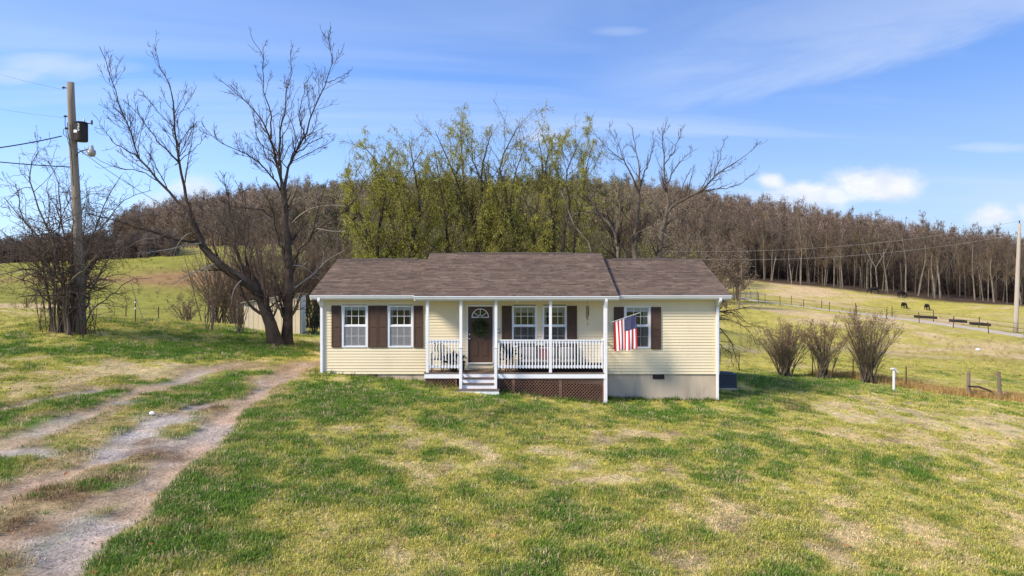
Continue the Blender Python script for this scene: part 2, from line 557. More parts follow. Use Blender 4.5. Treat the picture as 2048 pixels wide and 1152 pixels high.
MAT = dict(
    siding=M_simple('siding_vinyl', (.745, .64, .435), .55, .05, .9, dirt=((.50, .42, .28), .18), stretch=(1, 1, .5)),
    white=M_simple('white_trim', (.76, .76, .77), .5, .05, 3.0, dirt=((.52, .50, .46), .35), stretch=(1, 1, .4)),
    white_rail=M_simple('white_rail_paint', (.78, .78, .80), .5, .04, 5.0, dirt=((.55, .54, .52), .25)),
    soffit=M_simple('soffit_vinyl', (.74, .70, .58), .6, .04, 2.0),
    shutter=M_simple('shutter_brown', (.078, .043, .027), .6, .12, 7.0),
    door=M_simple('door_brown', (.085, .048, .034), .45, .08, 5.0),
    concrete=M_simple('block_concrete', (.50, .415, .315), .9, .14, 2.2, bump=.25, bscale=30, stretch=(1, 1, .22), dirt=((.24, .20, .155), .85), dirt_scale=1.3),
    vent=M_simple('vent_metal', (.035, .025, .022), .6, .2),
    lattice=M_simple('lattice_brown', (.155, .085, .058), .8, .25, 5.0),
    deck=M_simple('deck_brown', (.15, .10, .075), .85, .25, 5.0, stretch=(1, .2, 1)),
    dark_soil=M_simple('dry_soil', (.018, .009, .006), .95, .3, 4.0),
    dark_metal=M_simple('dark_metal', (.018, .018, .02), .5, .2, spec=.5),
    steel=M_simple('galvanised_steel', (.36, .37, .38), .45, .15, spec=.5, metal=.4),
    ac=M_simple('condenser_paint', (.050, .065, .085), .5, .15, 8.0),
    interior=M_simple('interior_paint', (.05, .047, .042), .9, .08),
    blind=M_simple('blind_white', (.80, .79, .74), .8, .05),
    curtain=M_simple('curtain_cloth', (.42, .41, .38), .9, .1, 12.0, stretch=(3, 1, .1)),
    glass=M_glass('window_glass'),
    screen=M_screen('insect_screen', (.40, .40, .42), .45),
    screen_dark=M_screen('insect_screen_dark', (.10, .10, .11), .45),
    brass=M_simple('satin_nickel', (.6, .57, .5), .3, .1, metal=.9, spec=.6),
    mat=M_simple('door_mat_fibre', (.22, .16, .09), .95, .4, 30.0),
    wreath=M_leaf('wreath_leaves', (.03, .05, .02), (.13, .16, .055)),
    flag_red=M_simple('flag_red', (.44, .022, .03), .8, .08, 8.0),
    flag_white=M_simple('flag_white', (.80, .76, .76), .8, .05, 8.0),
    flag_blue=M_simple('flag_blue', (.010, .016, .085), .8, .1, 8.0),
    pole_wood=M_simple('weathered_pole', (.24, .195, .15), .95, .3, 3.0, bump=.5, bscale=25, stretch=(2.5, 2.5, .12), dirt=((.09, .07, .055), .8), dirt_scale=2.5),
    pole_grey=M_simple('weathered_grey_pole', (.42, .37, .31), .95, .2, 3.0, stretch=(2, 2, .15)),
    post_wood=M_simple('split_post_wood', (.19, .15, .115), .95, .35, 6.0, bump=.5, bscale=30, stretch=(2, 2, .3)),
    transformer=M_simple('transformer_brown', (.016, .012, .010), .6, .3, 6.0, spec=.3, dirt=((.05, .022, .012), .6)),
    lampgl=M_simple('lamp_lens', (.30, .27, .23), .3, .2, 10.0, spec=.6),
    wire=M_simple('black_cable', (.02, .02, .022), .6, .1),
    wire_pale=M_simple('aluminium_cable', (.33, .30, .27), .5, .1),
    bark_dark=M_bark('bark_dark', (.028, .021, .017), (.095, .073, .058)),
    bark_grey=M_bark('bark_grey', (.07, .055, .045), (.17, .14, .11)),
    bark_pale=M_bark('bark_pale', (.10, .083, .067), (.26, .225, .18), 3.0),
    bark_dead=M_bark('bark_dead', (.22, .19, .16), (.38, .34, .29), 4.0, .3),
    twig=M_bark('twig_brown', (.042, .030, .024), (.11, .08, .062), 2.0, 0),
    twig_red=M_bark('twig_reddish', (.10, .066, .050), (.22, .155, .12), 1.0, 0),
    twig_forest=M_bark('twig_forest', (.09, .065, .050), (.20, .15, .115), .12, 0),
    twig_olive=M_bark('twig_olive', (.075, .062, .032), (.17, .145, .062), .3, 0),
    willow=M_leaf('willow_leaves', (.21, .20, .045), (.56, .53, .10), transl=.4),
    fresh=M_leaf('fresh_leaves', (.20, .25, .03), (.46, .50, .06), transl=.4),
    bud=M_leaf('brown_buds', (.105, .076, .058), (.215, .162, .126), .8, .15),
    twig_clump=M_bark('twig_clump', (.065, .045, .034), (.145, .105, .08), 2.0, 0),
    twig_tan=M_bark('twig_tan', (.12, .09, .058), (.25, .19, .125), .12, 0),
    bud_olive=M_leaf('olive_buds', (.11, .085, .045), (.24, .185, .10), .8, .15),
    seed=M_leaf('seed_heads', (.16, .10, .06), (.36, .25, .15), .8, .2),
    blossom=M_leaf('white_blossom', (.45, .42, .36), (.75, .72, .66), .7, .3),
    evergreen=M_leaf('evergreen_needles', (.012, .02, .008), (.04, .055, .02), .7, .1),
    pillow_red=M_simple('pillow_red', (.50, .13, .12), .9, .1, 14.0),
    cushion=M_simple('cushion_grey', (.25, .24, .24), .9, .08, 8.0),
    cushion_w=M_simple('cushion_cream', (.62, .56, .50), .9, .08, 8.0),
    wicker=M_simple('black_wicker', (.014, .013, .014), .7, .3, 40.0),
    terracotta=M_simple('terracotta_pot', (.42, .24, .13), .85, .15),
    dark_leaf=M_leaf('dark_house_leaves', (.010, .018, .008), (.05, .065, .03)),
    cow=M_simple('black_hide', (.008, .0075, .008), .8, .3),
    trough=M_simple('rubber_trough', (.03, .026, .023), .85, .3, 3.0),
    shed=M_simple('shed_panel', (.78, .64, .44), .7, .08, 1.5, stretch=(1, 1, .3), dirt=((.35, .27, .18), .4)),
    shed_white=M_simple('shed_white', (.70, .68, .64), .7, .06, 2.0),
    shed_roof=M_simple('shed_roof_metal', (.30, .26, .22), .6, .2),
    tpost=M_simple('rusty_post', (.06, .042, .032), .9, .3),
    plastic=M_simple('white_plastic', (.78, .79, .82), .5, .04),
    gate=M_simple('gate_tube', (.34, .33, .32), .5, .15, metal=.3),
    gravel=M_simple('lane_gravel', (.50, .42, .35), .95, .22, 1.6, bump=.4, bscale=9),
    stone=M_simple('white_stone', (.75, .75, .76), .8, .1, 8.0),
    ground=None,
)

# ------------------------------------------------------------------ terrain
CTRL = []


def cp(u, v, d):
    p = P(u, v, d)
    CTRL.append((p[0], p[1], p[2]))


def cw(x, y, z):
    CTRL.append((x, y, z))


PROF = [(-30, 2.6), (-22, 2.04), (-11, 1.25), (-6.8, .95), (-4.9, .80), (-3.1, .66), (-1.1, .52), (.05, .38), (1.67, .20), (3.2, .06), (7.4, -.02), (12, -.25), (18, -.72), (30, -1.5)]


def near_plane(x, y):
    f = min(1, abs(y - 25.5) / 12)
    prof = float(np.interp(x, [a for a, _ in PROF], [b for _, b in PROF]))
    return prof * (1 - f) + (.5 - .07 * x) * f + .03 * (y - 26)


for yy in (-25, 0, 10, 18, 22, 25.5, 33):
    for xx in ((-22, -11, -6.8, -4.9, -3.1, -1.1, .1, 1.7, 3.2, 7.4, 12, 18) if yy in (22, 25.5) else (-22, -11, 0, 8, 18)):
        if yy == 33 and xx > 10:
            continue
        cw(xx, yy, near_plane(xx, yy))
for a in ((0, 690, 33), (0, 640, 45), (0, 612, 58), (300, 640, 48), (450, 655, 45), (620, 665, 42)):
    cp(*a)
cw(-51, 76, 1.0); cw(-30, 70, .3); cw(-18, 62, .6)
for a in ((0, 598, 95), (300, 620, 88), (450, 638, 78), (600, 648, 72), (0, 575, 115), (0, 545, 140), (0, 527, 165), (150, 522, 165), (300, 512, 170), (420, 500, 175),
          (300, 560, 130), (450, 560, 130), (580, 560, 130), (620, 605, 95)):
    cp(*a)
for a in ((1478, 742, 43), (1625, 752, 40), (1706, 757, 38.5), (1812, 776, 36.5), (1937, 795, 34), (2000, 802, 33), (2060, 806, 32), (2250, 820, 32),
          (1500, 690, 65), (1700, 700, 58), (1900, 720, 52), (2060, 730, 48),
          (2048, 672, 80), (1900, 650, 90), (1700, 625, 105), (1500, 600, 125), (1465, 592, 135),
          (1808, 620, 130), (2048, 612, 130), (1900, 605, 140), (1700, 582, 155), (1500, 562, 170), (1430, 550, 185),
          (2300, 640, 130), (2300, 690, 80), (1900, 560, 215), (1500, 520, 235), (2300, 600, 200)):
    cp(*a)
for xx in (-12, 4, 16):
    cw(xx, 62, .9); cw(xx, 100, 2.2); cw(xx, 150, 5.5)
for a in ((300, 486, 330), (400, 455, 330), (550, 432, 330), (700, 426, 330), (900, 418, 330), (1100, 420, 330), (1300, 428, 330), (1400, 442, 330), (1500, 458, 330),
          (1700, 490, 330), (2048, 535, 330), (300, 500, 250), (500, 478, 250), (900, 466, 245), (1300, 474, 245), (1500, 500, 250), (2000, 566, 250),
          (0, 535, 330), (-600, 545, 330), (2700, 560, 330)):
    cp(*a)
cw(-300, 300, 4); cw(300, 60, -4); cw(-300, 60, 4); cw(0, -250, 0); cw(-300, -250, 4); cw(300, -250, -6)
for xx in (-500, -200, 0, 200, 500):
    cw(xx, 520, 12); cw(xx, 900, -5)

_C = np.array(CTRL)
SC = 100.0


def _tps(r2):
    return np.where(r2 > 1e-12, .5 * r2 * np.log(np.maximum(r2, 1e-12)), 0)


def _fit():
    p = _C[:, :2] / SC
    n = len(p)
    d2 = ((p[:, None] - p[None]) ** 2).sum(2)
    A = np.zeros((n + 3, n + 3))
    A[:n, :n] = _tps(d2) + np.eye(n) * 4e-5
    A[:n, n] = 1
    A[:n, n + 1:] = p
    A[n, :n] = 1
    A[n + 1:, :n] = p.T
    return np.linalg.solve(A, np.concatenate([_C[:, 2], [0, 0, 0]]))


_W = _fit()


def H0(x, y):
    x = np.asarray(x, float)
    y = np.asarray(y, float)
    sh = x.shape
    q = np.stack([x.ravel(), y.ravel()], 1) / SC
    p = _C[:, :2] / SC
    out = np.empty(len(q))
    for i in range(0, len(q), 20000):
        s = q[i:i + 20000]
        d2 = ((s[:, None] - p[None]) ** 2).sum(2)
        out[i:i + 20000] = _tps(d2) @ _W[:-3] + _W[-3] + s @ _W[-2:]
    return out.reshape(sh)


def project(x, y, z):
    ys = np.maximum(y, .5)
    return CU + FPX * x / ys, CV - FPX * (z - CZ) / ys


def ground_hit(u, v, d0=3.0, d1=300.0):
    """first ground point along the photo ray"""
    d = np.concatenate([np.linspace(d0, 60, 400), np.linspace(60.3, d1, 600)])
    z = H0((u - CU) / FPX * d, d)
    zr = CZ + (CV - v) / FPX * d
    k = np.argmax(zr < z)
    return np.array([(u - CU) / FPX * d[k], d[k], z[k]])


def poly_dist(x, y, pts):
    """distance from points to polyline, and parameter"""
    pts = np.asarray(pts, float)
    best = np.full(x.shape, 1e9)
    for a, b in zip(pts[:-1], pts[1:]):
        ab = b - a
        t = np.clip(((x - a[0]) * ab[0] + (y - a[1]) * ab[1]) / (ab @ ab), 0, 1)
        d = np.hypot(x - a[0] - t * ab[0], y - a[1] - t * ab[1])
        best = np.minimum(best, d)
    return best


def track(px):
    return [ground_hit(u, v)[:2] for u, v in px]


T_MAIN = track([(612, 730), (585, 742), (540, 765), (500, 795), (462, 828), (420, 868), (372, 905), (322, 960), (262, 1015), (190, 1080), (110, 1150)])
T_MID = track([(470, 800), (400, 812), (330, 842), (275, 868), (235, 905)])
T_LEFT = track([(470, 728), (402, 745), (350, 765), (270, 787), (195, 818), (120, 842), (40, 875), (-60, 915)])
T_FAR = track([(190, 782), (95, 800), (20, 815), (-90, 835)])
T_LOW = track([(420, 868), (330, 890), (240, 910), (120, 950), (0, 995), (-120, 1040)])
T_LOW2 = track([(330, 960), (200, 1010), (60, 1060), (-80, 1110)])
TRACKS = [(T_MAIN, .46, 1.0), (T_MID, .40, .9), (T_LEFT, .33, .8), (T_FAR, .32, .8), (T_LOW, .38, .9), (T_LOW2, .46, .85)]
LANE_PX = [(2300, 712, 66), (2150, 688, 73), (2048, 672, 80), (1900, 650, 90), (1700, 625, 105), (1500, 600, 125), (1465, 592, 135), (1400, 583, 150)]
LANE = [P(*a)[:2] for a in LANE_PX]
FOREST_EDGE = [P(*a)[:2] for a in ((2500, 640, 128), (2048, 610, 130), (1900, 600, 142), (1700, 580, 157), (1500, 560, 172), (1400, 548, 190), (1200, 530, 215), (900, 530, 215),
                                    (600, 520, 215), (420, 497, 190))]

BLOBS = [  # (u, v, ru, rv, change of greenness) patches of lush or dry turf as seen on the lawn
    (640, 790, 90, 40, .55), (520, 880, 90, 45, .55), (430, 960, 110, 60, .6), (330, 1070, 130, 70, .6), (760, 800, 110, 22, .4), (700, 780, 60, 14, .4),
    (900, 775, 80, 14, .25), (1090, 812, 130, 16, .45), (1000, 835, 80, 16, .3), (870, 840, 60, 14, .3), (800, 830, 60, 10, -.3), (930, 820, 90, 8, -.35),
    (700, 840, 60, 12, -.25), (840, 870, 80, 14, -.15), (1160, 955, 60, 10, -.7), (1235, 880, 55, 10, -.6), (1225, 865, 60, 8, -.3), (600, 960, 60, 18, -.2),
    (560, 1110, 60, 24, -.3), (850, 1000, 100, 30, .15), (820, 1080, 90, 26, .1), (640, 1080, 50, 22, -.35), (1560, 810, 60, 14, .35), (1640, 860, 60, 10, -.3),
    (1350, 830, 150, 16, .25), (1300, 900, 100, 20, .2), (1180, 1000, 120, 30, .1), (1800, 830, 180, 20, -.5), (1980, 860, 120, 30, -.5), (1700, 800, 100, 10, -.35),
    (1650, 870, 60, 12, -.3), (1900, 900, 150, 22, -.35), (1990, 980, 120, 50, -.35), (1780, 970, 60, 16, -.4), (1830, 1010, 50, 12, -.4), (1850, 940, 90, 16, .3),
    (1700, 905, 90, 18, .3), (1500, 890, 90, 24, .2), (1600, 1040, 80, 30, .15), (1290, 1110, 100, 14, -.3), (1500, 1110, 160, 20, -.3), (1100, 1030, 60, 14, -.25),
    (1150, 1130, 80, 22, .25), (1560, 1130, 80, 20, .2), (1620, 770, 150, 14, .4), (1510, 760, 60, 14, .5), (1450, 800, 60, 10, .25), (1420, 960, 90, 14, -.2),
    (350, 702, 330, 10, .55), (60, 700, 90, 8, .5), (160, 735, 260, 18, -.55), (350, 750, 100, 12, -.4), (70, 770, 130, 16, -.5), (560, 722, 60, 8, -.15),
    (590, 700, 60, 10, .35), (640, 720, 30, 8, -.3), (240, 660, 200, 22, .02), (60, 650, 90, 25, .05), (500, 670, 80, 20, .45), (220, 800, 60, 8, .7), (170, 830, 60, 8, .5),
    (330, 800, 90, 12, .45), (450, 770, 90, 14, .4), (300, 840, 70, 12, .3), (240, 938, 20, 6, .5), (205, 975, 26, 6, .4), (1000, 1100, 100, 20, -.1)]


def fields(x, y):
    """masks and colour of the ground at world x, y"""
    z = H0(x, y)
    u, v = project(x, y, z)
    n1 = fbm(x * .55, y * .30, 4, 3)
    n2 = fbm(x * 1.7, y * 1.1, 3, 11)
    n3 = fbm(x * .12, y * .09, 3, 29)
    wu = u + (fbm(x * 1.1, y * .8, 3, 51) - .5) * 90 * np.minimum(1, 18 / np.maximum(y, 1))
    wv = v + (fbm(x * 1.1, y * .8, 3, 77) - .5) * 60 * np.minimum(1, 18 / np.maximum(y, 1))
    g = .58 + (n1 - .5) * .8 + (n2 - .5) * 1.0 + (n3 - .5) * .4 + ((vnoise(x * 4.5, y * 3.5, 63) - .5) * .5 + (vnoise(x * 2.2, y * 1.5, 64) - .5) * .55) * sstep(45, 25, y)
    vis = y > 4
    for (bu, bv, ru, rv, dg) in BLOBS:
        r2 = ((wu - bu) / ru) ** 2 + ((wv - bv) / rv) ** 2
        g = g + np.where(vis, (dg * .75 if dg < 0 else (dg if dg < .3 else .3 + (dg - .3) * .7)) * np.exp(-r2 * .8), 0)
    far = sstep(34, 60, y)
    # rough pasture further off: paler, streaked across the slope
    gf = .36 + (fbm(x * .05, y * .05, 4, 91) - .5) * 1.5 + (fbm(x * .22, y * .5, 4, 93) - .5) * 1.5
    left = sstep(0, -14, x)
    gf = gf + left * .18
    gf = gf + np.where((u > 250) & (u < 650), .35, 0) * np.exp(-((v - 610) / 26) ** 2) + np.where(u < 260, .3, 0) * np.exp(-((v - 590) / 10) ** 2)
    gf = gf - left * .5 * np.exp(-((v - 612) / 6) ** 2) * (u < 200)
    gf = gf + .5 * np.exp(-(((u - 1500) / 60) ** 2 + ((v - 650) / 14) ** 2)) + .35 * np.exp(-(((u - 1950) / 130) ** 2 + ((v - 715) / 10) ** 2)) \
        + .4 * np.exp(-(((u - 1830) / 200) ** 2 + ((v - 606) / 8) ** 2)) - .35 * np.exp(-(((u - 1900) / 150) ** 2 + ((v - 760) / 8) ** 2))
    g = np.clip(g * (1 - far) + np.minimum(gf, .56) * far, 0, 1.15)
    # tracks
    dirt = np.zeros_like(g)
    fringe = np.zeros_like(g)
    wob = (fbm(x * .9, y * .7, 4, 5) - .5)
    for pts, w, s in TRACKS:
        d = poly_dist(x, y, pts) + wob * .55
        dirt = np.maximum(dirt, s * sstep(w * 1.25, w * .45, d))
        fringe = np.maximum(fringe, s * sstep(w * 2.6, w * 1.0, d + (n2 - .5) * .8))
    yard = poly_dist(x, y, [a for a in T_LOW]) * 0 + 99
    broad = np.minimum(poly_dist(x, y, T_MAIN), np.minimum(poly_dist(x, y, T_LEFT), poly_dist(x, y, T_LOW)))
    worn = sstep(1.5, .2, broad + wob * 1.8)
    leftside = x < np.interp(y, [p[1] for p in T_MAIN][::-1], [p[0] for p in T_MAIN][::-1]) + .35
    worn = worn * leftside
    worn = np.clip(worn + .7 * (leftside & (y < 15)) * sstep(16, 11, y), 0, 1)
    # colour
    dryc, midc, lush = np.array([.56, .44, .235]), np.array([.435, .393, .092]), np.array([.115, .195, .030])
    gg = g[..., None]
    c = dryc * (1 - sstep(0, .48, gg)) + midc * sstep(0, .48, gg)
    c = c * (1 - sstep(.5, 1.0, gg)) + lush * sstep(.5, 1.0, gg)
    farc = np.array([1.02, .96, .98])
    c = c * (1 + (farc - 1) * far[..., None])
    bare = sstep(.60, .74, fbm(x * 1.3, y * .8, 4, 41)) * sstep(.6, .2, g) * (1 - far)
    c = c * (1 - .65 * bare[..., None]) + .65 * bare[..., None] * np.array([.25, .175, .115])
    wornc = np.where(n2[..., None] > .5, np.array([.30, .22, .14]), np.array([.22, .155, .10])) * (1 - .0) + 0
    wmix = (worn * sstep(.75, .35, g - .35 * worn + (n2 - .5)))[..., None] * .85
    c = c * (1 - wmix) + wornc * wmix
    fr_ = (fringe * (1 - far) * sstep(.85, .45, g + (n2 - .5) * .6))[..., None] * .7
    c = c * (1 - fr_) + np.array([.44, .33, .17]) * (.8 + .4 * n2[..., None]) * fr_
    lf = (left * sstep(60, 85, y))[..., None] * (g[..., None] > 0)
    c = c * (1 - lf * (1 - np.array([.62, .70, .62]) * (.75 + .5 * n3[..., None])))
    gravel = .8 * sstep(.48, .66, fbm(x * .5 + 3, y * .35, 3, 61))
    dc = np.array([.44, .32, .22]) * (1 - gravel[..., None]) + np.array([.45, .38, .325]) * gravel[..., None]
    c = c * (1 - dirt[..., None]) + dc * dirt[..., None]
    rag = (fbm(x * 2.4, y * 1.9, 4, 71) - .5) * 1.1
    for blobs, bc, st_ in ((((330, 838, 85, 15), (268, 872, 60, 15), (395, 812, 45, 9), (215, 905, 60, 14), (120, 1105, 120, 55), (60, 905, 90, 14), (190, 1050, 90, 24), (255, 805, 45, 7)), (.46, .42, .395), .6),
                           (((322, 905, 70, 17), (110, 985, 120, 24), (285, 880, 30, 10), (60, 1050, 80, 22), (430, 815, 50, 7), (200, 960, 50, 8)), (.20, .125, .07), .8),
                           (((110, 955, 150, 10), (470, 835, 40, 14), (405, 890, 40, 12)), (.52, .36, .255), .7)):
        acc = np.zeros_like(g)
        for (bu, bv, ru, rv) in blobs:
            acc = np.maximum(acc, np.exp(-(((u - bu) / ru) ** 2 + ((v - bv) / rv) ** 2) * .9))
        m_ = (sstep(.34, .80, acc + rag * .55) * vis * leftside * st_)[..., None]
        c = c * (1 - m_) + np.array(bc) * (.85 + .3 * n2[..., None]) * m_
        dirt = np.maximum(dirt, m_[..., 0] * .85 * (bc[0] > .3))
    # leaf litter under the woods, red bare soil on the far left slope
    fx = np.array([p[0] for p in FOREST_EDGE])[::-1]
    fy = np.array([p[1] for p in FOREST_EDGE])[::-1]
    woods = sstep(-4, 3, y - np.interp(x, fx, fy) + (n3 - .5) * 6) * (x > fx[0])
    litter = np.array([.085, .058, .040]) * (.7 + .6 * n1[..., None])
    c = c * (1 - woods[..., None]) + litter * woods[..., None]
    soil = np.clip(np.exp(-(((u - 380) / 110) ** 2 + ((v - 558) / 16) ** 2)) * 1.3 * (y > 60) + .6 * np.exp(-(((u - 150) / 260) ** 2 + ((v - 560) / 7) ** 2)) * (y > 60), 0, .85)
    c = c * (1 - soil[..., None]) + np.array([.30, .17, .09]) * soil[..., None]
    # soil and straw just under the porch edge
    st = np.exp(-(((x + 2.2) / .9) ** 2 + ((y - 24.9) / .35) ** 2)) + np.exp(-(((x - .3) / .6) ** 2 + ((y - 24.75) / .25) ** 2))
    c = c * (1 - .7 * np.clip(st, 0, 1)[..., None]) + np.array([.42, .27, .13]) * .7 * np.clip(st, 0, 1)[..., None]
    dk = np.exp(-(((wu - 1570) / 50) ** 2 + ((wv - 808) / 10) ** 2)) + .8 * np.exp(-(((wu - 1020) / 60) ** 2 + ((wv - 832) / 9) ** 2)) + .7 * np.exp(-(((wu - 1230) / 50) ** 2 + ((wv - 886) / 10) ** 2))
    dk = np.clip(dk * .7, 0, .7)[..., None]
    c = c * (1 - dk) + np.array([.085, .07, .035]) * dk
    return z, g, dirt, worn, np.clip(c, .01, .9), woods


def relief(x, y, dirt):
    r = (fbm(x * .6, y * .6, 3, 21) - .5) * .10 + (fbm(x * 3.0, y * 3.0, 2, 23) - .5) * .03
    return r * sstep(60, 25, y) - dirt * .07


def H(x, y):
    x = np.asarray(x, float)
    y = np.asarray(y, float)
    return H0(x, y) + (fbm(x * .6, y * .6, 3, 21) - .5) * .10 * sstep(60, 25, y)


def axis(pts):
    out = []
    for a, b, s in pts:
        out.append(np.arange(a, b, s))
    return np.concatenate(out)


gx = axis([(-900, -300, 60), (-300, -100, 12), (-100, -45, 3), (-45, -18, .8), (-18, 22, .2), (22, 50, .8), (50, 110, 3), (110, 320, 10), (320, 960, 60)])
gy = axis([(-400, -40, 40), (-40, 2, 4), (2, 7, .6), (7, 36, .2), (36, 60, .8), (60, 200, 2.5), (200, 400, 8), (400, 1000, 50)])
GX, GY = np.meshgrid(gx, gy)
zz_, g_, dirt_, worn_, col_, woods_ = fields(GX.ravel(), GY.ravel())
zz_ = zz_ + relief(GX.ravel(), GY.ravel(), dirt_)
nxg, nyg = len(gx), len(gy)
gv = np.stack([GX.ravel(), GY.ravel(), zz_], 1)
ii = np.arange((nyg - 1) * nxg).reshape(nyg - 1, nxg)[:, :-1].ravel()
gq = np.stack([ii, ii + 1, ii + nxg + 1, ii + nxg], 1)
drv = dirt_[gq].mean(1) > .42
drv |= (worn_[gq].mean(1) > .75)


def ground_material():
    m, nt, b = new_mat('ground_turf')
    L = nt.links.new
    at = nn(nt, 'ShaderNodeAttribute', _attribute_name='Col')
    ad = nn(nt, 'ShaderNodeAttribute', _attribute_name='dirt')
    geo = nn(nt, 'ShaderNodeNewGeometry')
    c = at.outputs['Color']
    mp = nn(nt, 'ShaderNodeMapping')
    mp.inputs['Scale'].default_value = (1, .55, 1)
    L(geo.outputs['Position'], mp.inputs[0])
    na = nn(nt, 'ShaderNodeTexNoise', Scale=26.0, Detail=6.0, Roughness=.75)
    nb = nn(nt, 'ShaderNodeTexNoise', Scale=3.2, Detail=6.0, Roughness=.7)
    nc = nn(nt, 'ShaderNodeTexNoise', Scale=.5, Detail=6.0, Roughness=.7)
    for n in (na, nb, nc):
        L(mp.outputs[0], n.inputs['Vector'])
    for n, lo, hi in ((na, .62, 1.38), (nb, .66, 1.34), (nc, .78, 1.22)):
        f = maprange(nt, n.outputs[0], .3, .7, lo, hi, False)
        comb = nn(nt, 'ShaderNodeCombineColor')
        for i in range(3):
            L(f, comb.inputs[i])
        c = mixc(nt, 1.0, c, comb.outputs[0], 'MULTIPLY')
    # green / straw flecks
    c = mixc(nt, maprange(nt, nb.outputs[0], .55, .75, 0.0, .35), c, mixc(nt, 1.0, c, (1.5, 1.25, .95), 'MULTIPLY'))
    # gravel speckle on the worn tracks
    vo = nn(nt, 'ShaderNodeTexVoronoi', Scale=34.0)
    L(geo.outputs['Position'], vo.inputs['Vector'])
    sp = mixc(nt, 1.0, c, mixc(nt, vo.outputs['Color'], (.66, .64, .62), (1.4, 1.38, 1.36)), 'MULTIPLY')
    c = mixc(nt, ad.outputs['Fac'], c, sp)
    L(c, b.inputs['Base Color'])
    b.inputs['Roughness'].default_value = 1.0
    b.inputs['Specular IOR Level'].default_value = .05
    bp = nn(nt, 'ShaderNodeBump', Strength=.6, Distance=.06)
    L(na.outputs[0], bp.inputs['Height'])
    L(bp.outputs[0], b.inputs['Normal'])
    return m


MAT['ground'] = ground_material()


def ground_obj(name, faces):
    used = np.unique(faces)
    remap = np.full(len(gv), -1)
    remap[used] = np.arange(len(used))
    me = np_mesh(name, gv[used], remap[faces], smooth=True)
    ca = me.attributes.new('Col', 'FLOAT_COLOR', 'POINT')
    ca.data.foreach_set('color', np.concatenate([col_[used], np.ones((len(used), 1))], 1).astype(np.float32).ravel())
    da = me.attributes.new('dirt', 'FLOAT', 'POINT')
    da.data.foreach_set('value', dirt_[used].astype(np.float32))
    return obj(name, me, MAT['ground'], kind='structure')


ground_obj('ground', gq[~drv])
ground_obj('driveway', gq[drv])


def lane_mesh():
    pts = np.array(LANE)
    seg = []
    for a, b in zip(pts[:-1], pts[1:]):
        n = max(2, int(np.linalg.norm(b - a) / 1.2))
        seg.append(a + (b - a) * np.linspace(0, 1, n, endpoint=False)[:, None])
    c = np.concatenate(seg)
    for _ in range(6):
        c[1:-1] = (c[:-2] + 2 * c[1:-1] + c[2:]) / 4
    t = np.gradient(c, axis=0)
    t /= np.linalg.norm(t, axis=1, keepdims=True)
    nrm = np.stack([-t[:, 1], t[:, 0]], 1)
    offs = np.array([-1.5, -1.1, -.7, -.25, .25, .7, 1.1, 1.5])
    vs, qs = [], []
    for k, o in enumerate(offs):
        w = 0 if abs(o) < 1 else .35
        j = (fbm(np.arange(len(c)) * .4, np.full(len(c), k * 7.0), 3, 8) - .5) * w * 2
        p = c + nrm * (o + j)[:, None]
        z = H0(p[:, 0], p[:, 1]) + (.05 if abs(o) < 1.4 else -.03)
        vs.append(np.column_stack([p, z]))
    n = len(c)
    for k in range(len(offs) - 1):
        i = np.arange(n - 1)
        qs.append(np.stack([k * n + i, k * n + i + 1, (k + 1) * n + i + 1, (k + 1) * n + i], 1))
    return np_mesh('lane', np.concatenate(vs), np.concatenate(qs), smooth=True), c, nrm


lm, LANE_C, LANE_N = lane_mesh()
obj('gravel_lane', lm, MAT['gravel'], kind='structure')

# ------------------------------------------------------------------ house
YW, YB = 26.1, 33.5
XL, XR = X(643, YW), X(1437, YW)
ZS, ZE = .93, 3.61                 # bottom of siding, soffit
YE = 25.7                          # wing eave line
YR = 29.8                          # ridge
YPE = 25.05                        # porch eave line
YP = 25.2                          # porch posts
house = thing('house', 'single storey cream vinyl sided house with brown shutters and white front porch', 'house', (0, YW, float(H(0, 26))))

OPEN = []                          # (x0, x1, z0, z1) wall openings


def rect(u0, u1, v0, v1, y=YW):
    return X(u0, y), X(u1, y), Z(v1, y), Z(v0, y)


WIN = [  # u0,u1,v0,v1, kind
    (683.4, 736.2, 610.6, 694.8, 'pale'), (775.2, 827.2, 610.8, 695.0, 'pale'),
    (1024, 1073.5, 611.3, 694.5, 'dark'), (1084.6, 1133.4, 611.3, 694.5, 'dark'),
    (1247.8, 1301.2, 612.3, 696.6, 'curtain')]
DOOR = rect(933.2, 988.2, 609.7, 727)
for w in WIN:
    OPEN.append(rect(*w[:4]))
OPEN.append((DOOR[0], DOOR[1], DOOR[2], DOOR[3]))

# siding courses, every board a part
CH = (ZE - ZS) / 26


def siding_board_mesh(x0, x1, z0, z1):
    return MB().add([(x0, YW - .025, z0), (x1, YW - .025, z0), (x1, YW, z0), (x0, YW, z0), (x0, YW - .003, z1), (x1, YW - .003, z1), (x1, YW, z1), (x0, YW, z1)],
                    [(0, 3, 2, 1), (4, 5, 6, 7), (0, 1, 5, 4), (1, 2, 6, 5), (3, 0, 4, 7)]).mesh('siding_board')


